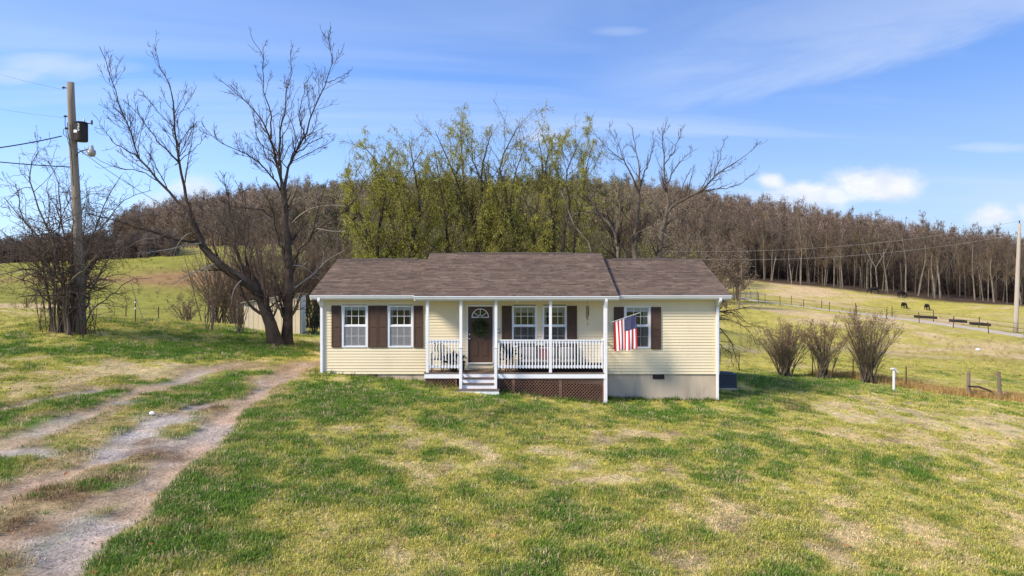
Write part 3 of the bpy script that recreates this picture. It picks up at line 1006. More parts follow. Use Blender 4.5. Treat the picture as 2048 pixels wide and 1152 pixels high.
for k in range(26):
    z0, z1 = ZS + k * CH, ZS + (k + 1) * CH
    zc = (z0 + z1) / 2
    cuts = sorted((a + .03, b - .03) for a, b, c, d in OPEN if c - .0 < zc < d - .0)
    xs = XL + .08
    segs = []
    for a, b in cuts:
        segs.append((xs, a))
        xs = b
    segs.append((xs, XR - .10))
    for a, b in segs:
        if b - a > .02:
            obj('siding_board', siding_board_mesh(a, b, z0, z1), MAT['siding'], house)
    for side in (-1, 1):
        xw = XL if side < 0 else XR
        mb = MB()
        mb.add([(xw + side * .012, YW + .1, z0), (xw + side * .012, YB, z0), (xw - side * .004, YB, z0), (xw - side * .004, YW + .1, z0),
                (xw, YW + .1, z1), (xw, YB, z1), (xw - side * .004, YB, z1), (xw - side * .004, YW + .1, z1)],
               [(0, 1, 5, 4), (3, 2, 1, 0), (4, 5, 6, 7)])
        mb.build('siding_board', MAT['siding'], house)

# shell behind the boards: sheathing ring pieces with holes for windows
mb = MB()
mb.box(XL + .05, XR - .05, YB - .1, YB, ZS - .3, ZE)
mb.box(XL + .01, XL + .07, YW + .11, YB - .1, ZS - .3, ZE)
mb.box(XR - .07, XR - .01, YW + .11, YB - .1, ZS - .3, ZE)
# gables
for side, xw in ((-1, XL), (1, XR)):
    x0, x1 = (xw, xw + .06) if side < 0 else (xw - .06, xw)
    mb.add([(x0, YW, ZE), (x0, YB, ZE), (x0, YR, 4.98), (x1, YW, ZE), (x1, YB, ZE), (x1, YR, 4.98)], [(0, 2, 5, 3), (1, 4, 5, 2)], [(0, 1, 2), (3, 5, 4)])
mb.build('wall', MAT['siding'], house)
mb = MB()
mb.box(XL + .07, XR - .07, YW + .1, YB - .1, ZS - .05, ZS)
mb.box(XL + .07, XR - .07, YW + .1, YB - .1, ZE - .16, ZE - .1)
mb.box(XL + .07, XR - .07, 29.0, 29.1, ZS, ZE - .16)
for xx in (X(760, YW), X(855, YW), X(1010, YW) + .0, X(1215, YW)):
    mb.box(xx - .05, xx + .05, YW + .1, 29.0, ZS, ZE - .16)
mb.build('interior', MAT['interior'], house)
# corner posts
for x0, x1 in ((XL - .025, XL + .08), (XR - .10, XR + .025)):
    MB().cham(x0, x1, YW - .035, YW + .1, ZS - .01, ZE).build('corner_trim', MAT['white'], house)
# foundation
zf = -1.0
MB().box(XL + .03, XR - .03, YW + .03, YB, zf, ZS).build('foundation', MAT['concrete'], house)
for (u0, u1, v0, v1) in ((733, 755.5, 746.2, 752), (1306, 1329, 749.3, 758.3)):
    a, b, c, d = rect(u0, u1, v0, v1)
    d = min(d, ZS - .01)
    f = MB()
    f.box(a, b, YW + .012, YW + .03, c, d)
    fo = f.build('foundation_vent', MAT['vent'], house)
    s = MB()
    n = 5
    for i in range(n):
        zz = c + (d - c) * (i + .5) / n
        s.add([(a + .01, YW - .0, zz - .012), (b - .01, YW - .0, zz - .012), (b - .01, YW + .012, zz + .010), (a + .01, YW + .012, zz + .010)], [(0, 1, 2, 3)])
    s.build('louvre', MAT['vent'], fo)

# roofs
ROOF_COLS = np.array([(.158, .114, .092), (.128, .092, .075), (.205, .150, .120), (.090, .068, .058), (.170, .132, .113), (.148, .102, .080), (.150, .112, .092)]) * np.array([1.03, 1.0, .93])
ROOF_COLS = ROOF_COLS.mean(0) + (ROOF_COLS - ROOF_COLS.mean(0)) * .6


def M_shingle():
    m, nt, b = new_mat('roof_shingle')
    L = nt.links.new
    at = nn(nt, 'ShaderNodeAttribute', _attribute_name='Col')
    geo = nn(nt, 'ShaderNodeNewGeometry')
    c = at.outputs['Color']
    for sc, lo, hi in ((1.1, .84, 1.16), (90.0, .75, 1.25), (9.0, .88, 1.12)):
        n = nn(nt, 'ShaderNodeTexNoise', Scale=sc, Detail=5.0, Roughness=.7)
        L(geo.outputs['Position'], n.inputs['Vector'])
        f = maprange(nt, n.outputs[0], .3, .7, lo, hi, False)
        comb = nn(nt, 'ShaderNodeCombineColor')
        for i in range(3):
            L(f, comb.inputs[i])
        c = mixc(nt, 1.0, c, comb.outputs[0], 'MULTIPLY')
    L(c, b.inputs['Base Color'])
    b.inputs['Roughness'].default_value = .95
    b.inputs['Specular IOR Level'].default_value = .15
    return m


MAT['shingle'] = M_shingle()
MAT['roof_deck'] = M_simple('roof_felt', (.10, .075, .062), .95, .2)


def make_roof(x0, x1, ye, ze, yr, zr, seed, back=True):
    rng = random.Random(seed)
    t = .09
    yb, zb = 2 * yr - ye, ze
    d = MB()
    d.add([(x0, ye, ze - t), (x1, ye, ze - t), (x1, yr, zr - t), (x0, yr, zr - t), (x0, ye, ze), (x1, ye, ze), (x1, yr, zr), (x0, yr, zr),
           (x0, yb, zb - t), (x1, yb, zb - t), (x0, yb, zb), (x1, yb, zb)],
          [(0, 1, 5, 4), (4, 5, 6, 7), (0, 3, 2, 1), (3, 0, 4, 7), (1, 2, 6, 5), (7, 6, 11, 10), (8, 10, 11, 9), (3, 8, 9, 2), (3, 7, 10, 8), (2, 9, 11, 6)])
    ro = d.build('roof', MAT['roof_deck'], house)
    # shingle tabs, front slope
    slope = np.array([0, yr - ye, zr - ze])
    Ls = np.linalg.norm(slope)
    sdir = slope / Ls
    nrm = np.array([0, -sdir[2], sdir[1]])
    expo = .137
    n = int(Ls / expo)
    expo = Ls / n
    V, Q, Cc = [], [], []
    for k in range(n):
        s0, s1 = k * expo, (k + 1) * expo + .004
        xx = x0 - rng.random() * .3
        rowshade = .90 + .2 * rng.random()
        while xx < x1:
            w = rng.choice((.13, .17, .25, .33, .33))
            a, b2 = max(xx, x0 - .01), min(xx + w - .004, x1 + .01)
            xx += w
            if b2 - a < .02:
                continue
            th = .010 + rng.random() * .012
            j = rng.random() * .012
            o = np.array([0, ye, ze])
            p0 = o + sdir * (s0 - .02 - j)
            p1 = o + sdir * s1
            ex = np.array([1., 0, 0])
            b = len(V)
            V += [ex * a + p0 + nrm * .001, ex * b2 + p0 + nrm * .001, ex * a + p0 + nrm * th, ex * b2 + p0 + nrm * th, ex * a + p1 + nrm * .004, ex * b2 + p1 + nrm * .004]
            Q += [(b, b + 1, b + 3, b + 2), (b + 2, b + 3, b + 5, b + 4)]
            c = ROOF_COLS[rng.randrange(len(ROOF_COLS))] * rowshade * (.9 + .2 * rng.random())
            Cc += [c] * 6
    me = np_mesh('shingles', np.array(V), np.array(Q))
    ca = me.attributes.new('Col', 'FLOAT_COLOR', 'POINT')
    ca.data.foreach_set('color', np.concatenate([np.array(Cc), np.ones((len(Cc), 1))], 1).astype(np.float32).ravel())
    obj('shingles', me, MAT['shingle'], ro, kind='stuff')
    return ro


ZG, ZRG = Z(590, YE), Z(519, YR)
ZGP, ZRP = Z(591.5, YPE), Z(507, YR)
xa, xb = X(620, YE), X(1462, YE)
pa, pb = X(829, YPE), X(1236, YPE)
rl = make_roof(xa, pa + .02, YE, ZG, YR, ZRG, 1)
rr = make_roof(pb - .02, xb, YE, ZG, YR, ZRG, 2)
rc = make_roof(pa, pb, YPE, ZGP, YR, ZRP, 3)
# side cheeks closing the raised centre roof down to the wings
mb = MB()
for xx in (pa + .03, pb - .03):
    mb.add([(xx - .02, YPE + .1, ZGP - .12), (xx + .02, YPE + .1, ZGP - .12), (xx + .02, YR, ZRG - .02), (xx - .02, YR, ZRG - .02),
            (xx - .02, YPE + .1, ZGP - .03), (xx + .02, YPE + .1, ZGP - .03), (xx + .02, YR, ZRP - .09), (xx - .02, YR, ZRP - .09)],
           [(0, 1, 5, 4), (1, 2, 6, 5), (2, 3, 7, 6), (3, 0, 4, 7)])
mb.build('roof_cheek', MAT['white'], house)
# ridge vents and ridge caps
for (u0, u1, ro, zr, x0, x1) in ((704, 835, rl, ZRG, xa, pa), (916, 1146, rc, ZRP, pa, pb), (1224, 1349, rr, ZRG, pb, xb)):
    a, b = X(u0, YR), X(u1, YR)
    m = MB()
    m.add([(a, YR - .16, zr - .045), (b, YR - .16, zr - .045), (b, YR, zr + .045), (a, YR, zr + .045), (a, YR + .16, zr - .045), (b, YR + .16, zr - .045),
           (a, YR - .16, zr - .005), (b, YR - .16, zr - .005)], [(0, 1, 7, 6), (6, 7, 2, 3), (3, 2, 5, 4)], [(0, 6, 3), (1, 2, 7)])
    m.build('ridge_vent', MAT['roof_deck'], ro)
    m = MB()
    for p, q in ((x0, a), (b, x1)):
        m.add([(p, YR - .13, zr - .035), (q, YR - .13, zr - .035), (q, YR, zr + .018), (p, YR, zr + .018), (p, YR + .13, zr - .035), (q, YR + .13, zr - .035)],
              [(0, 1, 2, 3), (3, 2, 5, 4)])
    m.build('ridge_cap', MAT['roof_deck'], ro)


# soffits, fascia, gutters
def gutter(x0, x1, y, ztop):
    prof = [(0, 0), (-.115, 0), (-.125, -.012), (-.12, -.03), (-.10, -.06), (-.085, -.10), (0, -.10)]
    m = MB()
    n = len(prof)
    vs = [(x0, y + p, ztop + q) for p, q in prof] + [(x1, y + p, ztop + q) for p, q in prof]
    m.add(vs, [(i, n + i, n + i + 1, i + 1) for i in range(1, n - 1)], [(0, i, i + 1) for i in range(1, n - 1)] + [(n, n + i + 1, n + i) for i in range(1, n - 1)])
    m.box(x0, x1, y + .001, y + .02, ztop - .15, ztop + .005)
    m.build('gutter', MAT['white'], house)


gutter(xa + .01, pa - .03, YE, ZG - .015)
gutter(pb + .03, xb - .01, YE, ZG - .015)
gutter(pa - .02, pb + .02, YPE, ZGP - .015)
m = MB()
m.box(xa + .02, XL, YE + .021, YW + .0, ZE + .003, ZE + .02)
m.box(XL, pa, YE + .021, YW, ZE + .003, ZE + .02)
m.box(pb, xb - .02, YE + .021, YW, ZE + .003, ZE + .02)
m.box(pa + .02, pb - .02, YPE + .021, YW, ZE - .03, ZE - .005)
m.build('soffit', MAT['soffit'], house)


def downspout(x, ytop, ztop, ywall, zbot, kick=True):
    m = MB()
    w, h = .085, .065
    pts = [(x, ytop - .06, ztop), (x, ytop - .06, ztop - .10), (x, ywall - .07, ztop - .32), (x, ywall - .07, zbot)]
    for a, b in zip(pts[:-1], pts[1:]):
        m.bar(a, b, w, h, up=(0, 1, 0))
    m.build('downspout', MAT['white_rail'], house)


downspout(XL + .02, YE, ZG - .1, YW, float(H(XL, YW)) + .02)
downspout(XR - .06, YE, ZG - .1, YW, float(H(XR, YW)) + .05)
downspout(X(1211, YP), YPE, ZGP - .1, YP - .05, float(H(X(1211, YP), YP)) + .02)


# windows
def window(u0, u1, v0, v1, kind):
    x0, x1, z0, z1 = rect(u0, u1, v0, v1)
    c = .075 if kind != 'dark' else .05
    yf, yb_ = YW - .035, YW + .10
    m = MB()
    m.box(x0, x0 + c, yf, yb_, z0, z1)
    m.box(x1 - c, x1, yf, yb_, z0, z1)
    m.box(x0 + c, x1 - c, yf, yb_, z1 - .045, z1)
    m.box(x0 + c, x1 - c, yf - .008, yb_, z0, z0 + .05)
    w = m.build('window', MAT['white'], house)
    a, b, lo, hi = x0 + c, x1 - c, z0 + .05, z1 - .045
    zm = Z(651.8, YW)
    # sash rails
    s = MB()
    sy0, sy1 = YW + .012, YW + .045
    s.box(a, b, YW - .012, YW + .06, zm - .028, zm + .028)
    for p, q, yo in ((zm + .028, hi, .02), (lo, zm - .028, 0)):
        s.box(a, a + .025, sy0 + yo, sy1 + yo, p, q)
        s.box(b - .025, b, sy0 + yo, sy1 + yo, p, q)
        s.box(a + .025, b - .025, sy0 + yo, sy1 + yo, q - .02, q)
        s.box(a + .025, b - .025, sy0 + yo, sy1 + yo, p, p + .022)
    s.build('sash', MAT['white_rail'], w)
    for p, q, yo in ((zm + .028, hi - .02, .02), (lo + .022, zm - .028, 0)):
        mu = MB()
        A, B_ = a + .025, b - .025
        for i in (1, 2):
            xx = A + (B_ - A) * i / 3
            mu.box(xx - .009, xx + .009, sy0 + yo - .004, sy0 + yo + .02, p, q)
        mid = (p + q) / 2
        for i in range(3):
            l = A + (B_ - A) * i / 3 + (.009 if i else 0)
            r_ = A + (B_ - A) * (i + 1) / 3 - (.009 if i < 2 else 0)
            mu.box(l, r_, sy0 + yo - .003, sy0 + yo + .019, mid - .009, mid + .009)
        mu.build('muntin', MAT['white_rail'], w)
        for i in range(3):
            for (l, h) in ((p, mid), (mid, q)):
                px0 = A + (B_ - A) * i / 3
                px1 = A + (B_ - A) * (i + 1) / 3
                pn = MB()
                yy = sy0 + yo + .010
                pn.add([(px0, yy, l), (px1, yy, l), (px1, yy, h), (px0, yy, h)], [(0, 1, 2, 3)])
                pn.build('pane', MAT['glass'], w)
    # blind across the top, curtain edges, screen over the lower sash
    bl = MB()
    nb = 9
    ztb = {'pale': 620.8, 'dark': 625.5, 'curtain': 624}[kind]
    zb = Z(ztb, YW)
    for i in range(nb):
        t0 = hi - (hi - zb) * i / nb
        t1 = hi - (hi - zb) * (i + 1) / nb
        bl.add([(a + .01, YW + .085, t0), (b - .01, YW + .085, t0), (b - .01, YW + .075, t1 + .002), (a + .01, YW + .075, t1 + .002)], [(0, 3, 2, 1)])
    bl.build('blind', MAT['blind'] if kind != 'dark' else MAT['curtain'], w)
    cu = MB()
    for (s0, s1) in ((a, a + (.10 if kind != 'curtain' else .05)), (b - (.10 if kind != 'curtain' else .17), b)):
        n = 10
        vs, q = [], []
        for i in range(n + 1):
            f = i / n
            xx = s0 + (s1 - s0) * f
            yy = YW + .12 + .02 * math.sin(f * 22)
            vs += [(xx, yy, lo), (xx + .02 * math.sin(f * 9), yy, hi)]
        q = [(2 * i, 2 * i + 2, 2 * i + 3, 2 * i + 1) for i in range(n)]
        cu.add(vs, q)
    cu.build('curtain', MAT['curtain'], w)
    sc = MB()
    sc.add([(a, YW + .003, lo), (b, YW + .003, lo), (b, YW + .003, zm - .028), (a, YW + .003, zm - .028)], [(0, 1, 2, 3)])
    sc.build('insect_screen', MAT['screen'] if kind == 'pale' else MAT['screen_dark'], w)


for w in WIN:
    window(*w)


def shutter(u0, u1, v0, v1):
    x0, x1, z0, z1 = rect(u0, u1, v0, v1)
    x0 += .004
    x1 -= .004
    y0, y1 = YW - .060, YW - .031
    st = .05
    zm = (z0 + z1) / 2
    m = MB()
    m.box(x0, x0 + st, y0, y1, z0, z1)
    m.box(x1 - st, x1, y0, y1, z0, z1)
    m.box(x0 + st, x1 - st, y0, y1, z1 - .07, z1)
    m.box(x0 + st, x1 - st, y0, y1, z0, z0 + .08)
    m.box(x0 + st, x1 - st, y0, y1, zm - .04, zm + .04)
    m.box(x0 + st, x1 - st, y1 - .008, y1 - .001, z0 + .08, z1 - .07)
    s = m.build('shutter', MAT['shutter'], house)
    lv = MB()
    for p, q in ((z0 + .08, zm - .04), (zm + .04, z1 - .07)):
        n = int((q - p) / .042)
        for i in range(n):
            a = p + (q - p) * i / n
            b = p + (q - p) * (i + 1) / n
            lv.add([(x0 + st, y0 + .004, a), (x1 - st, y0 + .004, a), (x1 - st, y1 - .010, b + .006), (x0 + st, y1 - .010, b + .006)], [(0, 1, 2, 3)])
    lv.build('louvres', MAT['shutter'], s, kind='stuff')


for a in ((663.4, 682.9, 611, 694.4), (736.6, 755.6, 611, 694.6), (755.6, 774.8, 611, 694.6), (827.6, 846.6, 611.3, 694.8),
          (1003.6, 1023.8, 611.5, 695.5), (1133.6, 1154, 611.5, 695.5), (1227.3, 1247.5, 613.6, 698), (1301.6, 1321.8, 613.8, 698.2)):
    shutter(*a)

# door
x0, x1, z0, z1 = DOOR
m = MB()
m.box(x0, x0 + .05, YW - .04, YW + .1, z0 - .12, z1)
m.box(x1 - .05, x1, YW - .04, YW + .1, z0 - .12, z1)
m.box(x0 + .05, x1 - .05, YW - .04, YW + .1, z1 - .06, z1)
m.box(x0 + .05, x1 - .05, YW - .06, YW + .1, z0 - .01, z0 + .03)
door = m.build('door', MAT['white'], house)
dx0, dx1, dz0, dz1 = rect(936, 985.4, 613.7, 726)
m = MB()
ys = YW + .02
fx0, fx1, fz0, fz1 = rect(944, 977, 617.7, 634.6)
m.box(dx0, fx0, ys, ys + .045, dz0, dz1)
m.box(fx1, dx1, ys, ys + .045, dz0, dz1)
m.box(fx0, fx1, ys, ys + .045, dz0, fz0)
# spandrel over the half round light
n = 16
cxd, rad = (fx0 + fx1) / 2, (fx1 - fx0) / 2
rz = fz1 - fz0
vs = []
for i in range(n + 1):
    a = math.pi * i / n
    vs += [(cxd + rad * math.cos(a), ys, fz0 + rz * math.sin(a)), (cxd + rad * math.cos(a), ys, dz1)]
m.add(vs, [(2 * i, 2 * i + 1, 2 * i + 3, 2 * i + 2) for i in range(n)])
m.build('door_slab', MAT['door'], door)
m = MB()
for (a, b) in ((944.8, 956.8), (965.6, 976.8)):
    for (vt, vb) in ((682.6, 712.2), (640, 676)):
        p0, p1, q0, q1 = rect(a, b, vt, vb)
        m.box(p0, p1, ys - .010, ys - .001, q0, q1)
        m.box(p0 + .03, p1 - .03, ys - .018, ys - .010, q0 + .03, q1 - .03)
m.build('door_panel', MAT['door'], door)
m = MB()
m.tube([(cxd + rad * math.cos(math.pi * i / 16), ys - .012, fz0 + rz * math.sin(math.pi * i / 16)) for i in range(17)], .016, 6)
m.bar((fx0 - .01, ys - .012, fz0), (fx1 + .01, ys - .012, fz0), .03)
for a in (36, 90, 144):
    m.bar((cxd + .07 * math.cos(R(a)), ys - .012, fz0 + .07 * math.sin(R(a))), (cxd + rad * math.cos(R(a)), ys - .012, fz0 + rz * math.sin(R(a))), .018)
m.tube([(cxd + .08 * math.cos(math.pi * i / 8), ys - .012, fz0 + .08 * math.sin(math.pi * i / 8)) for i in range(9)], .010, 6)
m.build('fanlight', MAT['white_rail'], door)
m = MB()
m.add([(cxd + rad * math.cos(math.pi * i / 16), ys + .03, fz0 + rz * math.sin(math.pi * i / 16)) for i in range(17)], [], [(0, i, i + 1) for i in range(1, 16)])
m.build('fanlight_pane', MAT['glass'], door)
kx, kz = X(939.2, YW), Z(677.5, YW)
MB().ball((kx, ys - .06, kz), .03).tube([(kx, ys, kz), (kx, ys - .05, kz)], .014, 8).build('handle', MAT['brass'], door, smooth=True)
MB().tube([(kx, ys, Z(668.8, YW)), (kx, ys - .03, Z(668.8, YW))], .026, 10).build('deadbolt', MAT['brass'], door)
x_, _, z_ = P(997.3, 661.5, YW)
MB().box(x_ - .035, x_ + .035, YW - .06, YW - .031, z_ - .07, z_ + .07).build('doorbell', MAT['dark_metal'], house)
MB().box(x_ - .022, x_ + .022, YW - .066, YW - .061, z_ - .045, z_ + .055).build('doorbell_face', MAT['plastic'], house)
# porch ceiling lamp
x_, z_ = X(1035, 25.6), ZE - .03
MB().tube([(x_, 25.6, z_), (x_, 25.6, z_ - .03)], .07, 10).ball((x_, 25.6, z_ - .04), (.055, .055, .05)).build('ceiling_lamp', MAT['plastic'], house, smooth=True)

# porch: posts, deck, railings, steps, lattice
DZ = 1.09
PX = [X(u, YP) for u in (855, 922, 992, 1101, 1210)]
pw = .048
for i, xx in enumerate(PX):
    zb = DZ - .002 if i < 4 else float(H(xx, YP)) + .02
    MB().cham(xx - pw, xx + pw, YP - pw, YP + pw, zb, ZE - .03).build('porch_post', MAT['white_rail'], house)
dk = MB()
xd0, xd1 = PX[0] - .10, PX[4] + .06
dk.box(xd0, xd1, YP - .085, YP - .055, DZ - .195, DZ - .03)          # rim board
dk.box(xd0, xd0 + .03, YP - .055, YW - .04, DZ - .195, DZ - .03)
dk.box(xd1 - .03, xd1, YP - .055, YW - .04, DZ - .195, DZ - .03)
deck = dk.build('porch_deck', MAT['white_rail'], house)
nb = int((xd1 - xd0 + .04) / .142)
bw = (xd1 - xd0 + .04) / nb
for i in range(nb):
    a = xd0 - .02 + i * bw
    MB().box(a, a + bw - .006, YP - .105, YW - .022, DZ - .028, DZ - .003 - .002 * (i % 3 == 1)).build('deck_board', MAT['deck'], deck)
# railings
bal_me = MB().cham(-.019, .019, -.019, .019, 0, .80, .004).mesh('baluster')
RZ0, RZ1 = Z(736, YP), Z(679.3, YP)


def railing(xa_, xb_, y=YP):
    m = MB()
    m.box(xa_, xb_, y - .045, y + .045, RZ1 - .035, RZ1)
    m.box(xa_, xb_, y - .002, y + .036, RZ1 - .125, RZ1 - .036)
    m.box(xa_, xb_, y - .002, y + .036, RZ0 + .005, RZ0 + .095)
    r = m.build('railing', MAT['white_rail'], house)
    n = max(2, round((xb_ - xa_) / .106))
    for i in range(n):
        o = obj('baluster', bal_me, MAT['white_rail'], r)
        o.location = Vector((xa_ + (xb_ - xa_) * (i + .5) / n, y - .0215, RZ0 - .01)) - parent_offset(r)
        o.scale = (1, 1, (RZ1 - .036 - RZ0 + .01) / .80)


railing(PX[0] + pw, PX[1] - pw)
railing(PX[2] + pw, PX[3] - pw)
railing(PX[3] + pw, PX[4] - pw)
# end railing on the right side of the porch
m = MB()
m.box(PX[4] - .03, PX[4] + .03, YP + pw, YW - .03, RZ1 - .04, RZ1)
m.box(PX[4] - .02, PX[4] + .02, YP + pw, YW - .03, RZ0, RZ0 + .08)
r = m.build('railing', MAT['white_rail'], house)
for i in range(6):
    o = obj('baluster', bal_me, MAT['white_rail'], r)
    o.location = Vector((PX[4] - .041, YP + pw + .1 + i * .118, RZ0 - .01)) - parent_offset(r)

# steps
sx0, sx1 = X(923, 24.8), X(990.5, 24.8)
stz = [.935, .772, .61]
sty = [24.87, 24.62, 24.37]
hb = []
m = MB()
for i, (zt, yf) in enumerate(zip(stz, sty)):
    w0, w1 = (sx0, sx1) if i < 2 else (X(913, 24.4), X(998, 24.4))
    zb = (stz[i + 1] if i < 2 else .30)
    m.box(w0, w1, yf, yf + .02, zb - .0 if i < 2 else .30, zt - .032)
st_o = m.build('porch_steps', MAT['white_rail'], house)
for i, (zt, yf) in enumerate(zip(stz, sty)):
    w0, w1 = (sx0 - .05, sx1 + .05) if i < 2 else (X(912, 24.4), X(998.6, 24.4))
    MB().box(w0, w1, yf - .03, yf + .10, zt - .03, zt).build('tread', MAT['deck'], st_o)
    MB().box(w0, w1, yf + .106, yf + .25, zt - .03, zt).build('tread', MAT['deck'], st_o)
for xx in (sx0 - .03, sx1 + .03):
    m = MB()
    m.add([(xx - .02, 24.64, .45), (xx - .02, YP - .09, .75), (xx - .02, YP - .09, 1.06), (xx - .02, 24.64, .74),
           (xx + .02, 24.64, .45), (xx + .02, YP - .09, .75), (xx + .02, YP - .09, 1.06), (xx + .02, 24.64, .74)],
          [(0, 3, 2, 1), (4, 5, 6, 7), (0, 1, 5, 4), (1, 2, 6, 5), (2, 3, 7, 6), (3, 0, 4, 7)])
    m.build('stringer', MAT['white_rail'], st_o)
for k, (un, pxp) in enumerate(((921.5, PX[1]), (991.5, PX[2]))):
    xn = X(un, 24.55)
    MB().cham(xn - .047, xn + .047, 24.51, 24.604, .62, 2.02).build('newel_post', MAT['white_rail'], st_o)
    MB().bar((xn, 24.50, 1.98), (pxp, YP - .07, 2.26), .085, .04).bar((xn, 24.6, 1.0), (pxp, YP - .07, 1.3), .04, .08).build('handrail', MAT['white_rail'], st_o)

# lattice skirting
LY = YP - .03


def clip_seg(x0, z0, x1, z1, xmin, xmax, zminf, zmax):
    return None


def lattice(u0, u1):
    xa_, xb_ = X(u0, LY), X(u1, LY)
    zt = DZ - .20
    zb = min(float(H(xa_, LY)), float(H(xb_, LY))) - .06
    m = MB()
    m.box(xa_, xa_ + .055, LY - .012, LY + .03, zb, zt)
    m.box(xb_ - .055, xb_, LY - .012, LY + .03, zb, zt)
    m.box(xa_ + .055, xb_ - .055, LY - .012, LY + .03, zt - .05, zt)
    p = m.build('lattice_panel', MAT['lattice'], house)
    a, b = xa_ + .055, xb_ - .055
    h = zt - .05 - zb
    sp = .112
    for sgn, yy in ((1, LY + .003), (-1, LY + .014)):
        c = a - h
        while c < b:
            # slat from (c, zb) to (c+h, zt) for sgn 1, mirrored for -1
            s0, s1 = max(a, c), min(b, c + h)
            if s1 - s0 > .05:
                if sgn > 0:
                    z0_, z1_ = zb + (s0 - c), zb + (s1 - c)
                else:
                    z0_, z1_ = zt - .05 - (s0 - c), zt - .05 - (s1 - c)
                MB().bar((s0, yy, z0_), (s1, yy, z1_), (.008), .027, up=(0, 1, 0) if False else (0, 0, 1)).build('slat', MAT['lattice'], p)
            c += sp
    return p


for a in ((850, 914), (997, 1027), (1027, 1121), (1121, 1207)):
    lattice(*a)
# earth showing under the porch
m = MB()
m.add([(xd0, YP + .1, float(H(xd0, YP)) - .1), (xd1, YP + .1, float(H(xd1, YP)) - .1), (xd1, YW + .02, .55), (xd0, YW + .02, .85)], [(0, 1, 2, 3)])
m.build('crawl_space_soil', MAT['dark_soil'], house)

# ------------------------------------------------------------------ things on and around the porch
rng = np.random.default_rng(7)


def leaf_quads(pos, size, rng, aspect=.45, dirs=None, jitter=.35):
    """small diamond leaves"""
    n = len(pos)
    d = rng.normal(size=(n, 3)) if dirs is None else dirs + rng.normal(size=(n, 3)) * jitter
    d /= np.linalg.norm(d, axis=1, keepdims=True) + 1e-9
    r = rng.normal(size=(n, 3))
    s = np.cross(d, r)
    s /= np.linalg.norm(s, axis=1, keepdims=True) + 1e-9
    L = (size * (.6 + .8 * rng.random(n)))[:, None]
    v = np.stack([pos, pos + d * L * .5 + s * L * aspect * .5, pos + d * L, pos + d * L * .5 - s * L * aspect * .5], 1).reshape(-1, 3)
    return v, np.arange(n * 4).reshape(n, 4)


# wreath
cx_, cz_ = X(961.5, YW), Z(654.5, YW)
wr = thing('wreath', 'round green leaf wreath hanging on the brown front door', 'wreath', (cx_, YW - .03, cz_))
a = rng.random(900) * 2 * np.pi
rr_ = .19 + rng.normal(size=900) * .062
pos = np.stack([cx_ + rr_ * np.cos(a), YW - .035 - np.abs(rng.normal(size=900)) * .03, cz_ + rr_ * np.sin(a)], 1)
d = np.stack([-np.sin(a) + .5 * np.cos(a), -.5 * np.ones(900), np.cos(a) + .5 * np.sin(a)], 1)
v, q = leaf_quads(pos, .085, rng, .3, d, .5)
obj('leaves', np_mesh('leaves', v, q), MAT['wreath'], wr)
MB().tube([(cx_ + .185 * math.cos(R(i * 20)), YW - .03, cz_ + .185 * math.sin(R(i * 20))) for i in range(19)], .03, 6).build('hoop', MAT['twig'], wr)

# door mat
x0, x1 = X(945, 25.75), X(988, 25.75)
mt = MB().box(x0, x1, 25.55, 25.98, DZ + .002, DZ + .022).build('door_mat', MAT['mat'])
tag(mt, 'tan fibre mat on the porch deck before the front door', 'door mat')

# wind chime
wx, wy = X(1175, 25.5), 25.5
wc = thing('wind_chime', 'bronze tube wind chime hanging under the porch roof', 'wind chime', (wx, wy, Z(640, wy)))
zt_ = Z(612, wy)
MB().tube([(wx, wy, ZE - .03), (wx, wy, zt_)], .004, 4).build('cord', MAT['wire'], wc)
MB().tube([(wx, wy, zt_), (wx, wy, zt_ - .02)], .06, 10).build('top_disc', MAT['shutter'], wc)
for i in range(5):
    a = 2 * math.pi * i / 5
    MB().tube([(wx + .045 * math.cos(a), wy + .045 * math.sin(a), zt_ - .03), (wx + .045 * math.cos(a), wy + .045 * math.sin(a), zt_ - .34 - .04 * i)], .012, 6).build('chime_tube', MAT['shutter'], wc)
MB().tube([(wx, wy, zt_), (wx, wy, zt_ - .58)], .004, 4).box(wx - .02, wx + .02, wy - .003, wy + .003, zt_ - .68, zt_ - .58).build('sail', MAT['post_wood'], wc)

# flag on an angled pole fixed to the right porch post
b0 = np.array([PX[4] + pw, YP - .02, Z(648, YP)])
tip = P(1279, 625.5, 24.95)
dirp = (tip - b0)
fl = thing('flag', 'stars and stripes flag hanging from a pole on the porch post', 'flag', tuple(b0))
MB().tube([tuple(b0), tuple(tip)], .012, 8).ball(tip, .022).build('pole', MAT['steel'], fl)
MB().box(b0[0] - .0, b0[0] + .03, b0[1] - .03, b0[1] + .03, b0[2] - .08, b0[2] + .08).build('bracket', MAT['steel'], fl)
NS, NT = 52, 44
fA = b0 + dirp * ((1228.5 - 1214) / (1279 - 1214))
fB = b0 + dirp * ((1273 - 1214) / (1279 - 1214))


def flag_pt(s, t, off=0.0):
    """s 0..1 along the hoist (0 low end, 1 tip), t 0..1 down the fly"""
    p = fA + (fB - fA) * s
    sag = .018 * abs(math.sin(s * 13 * math.pi * .5)) * (1 - t) ** 4
    drop = .98 * t
    return np.array([p[0] + .062 * t - .03 * t * t + .028 * math.sin(s * 9) * t * .6 - .03 * s * t,
                     p[1] - .02 + off + .045 * math.sin(s * 15 + 1.2 * t) * (.25 + t) * .8 + .02 * math.sin(t * 5),
                     p[2] - .015 - sag - drop + .045 * s * t * 0 - .02 * math.cos(s * 11) * t - (p[2] - fA[2]) * t * .9 + .05 * (s - .2) * t])


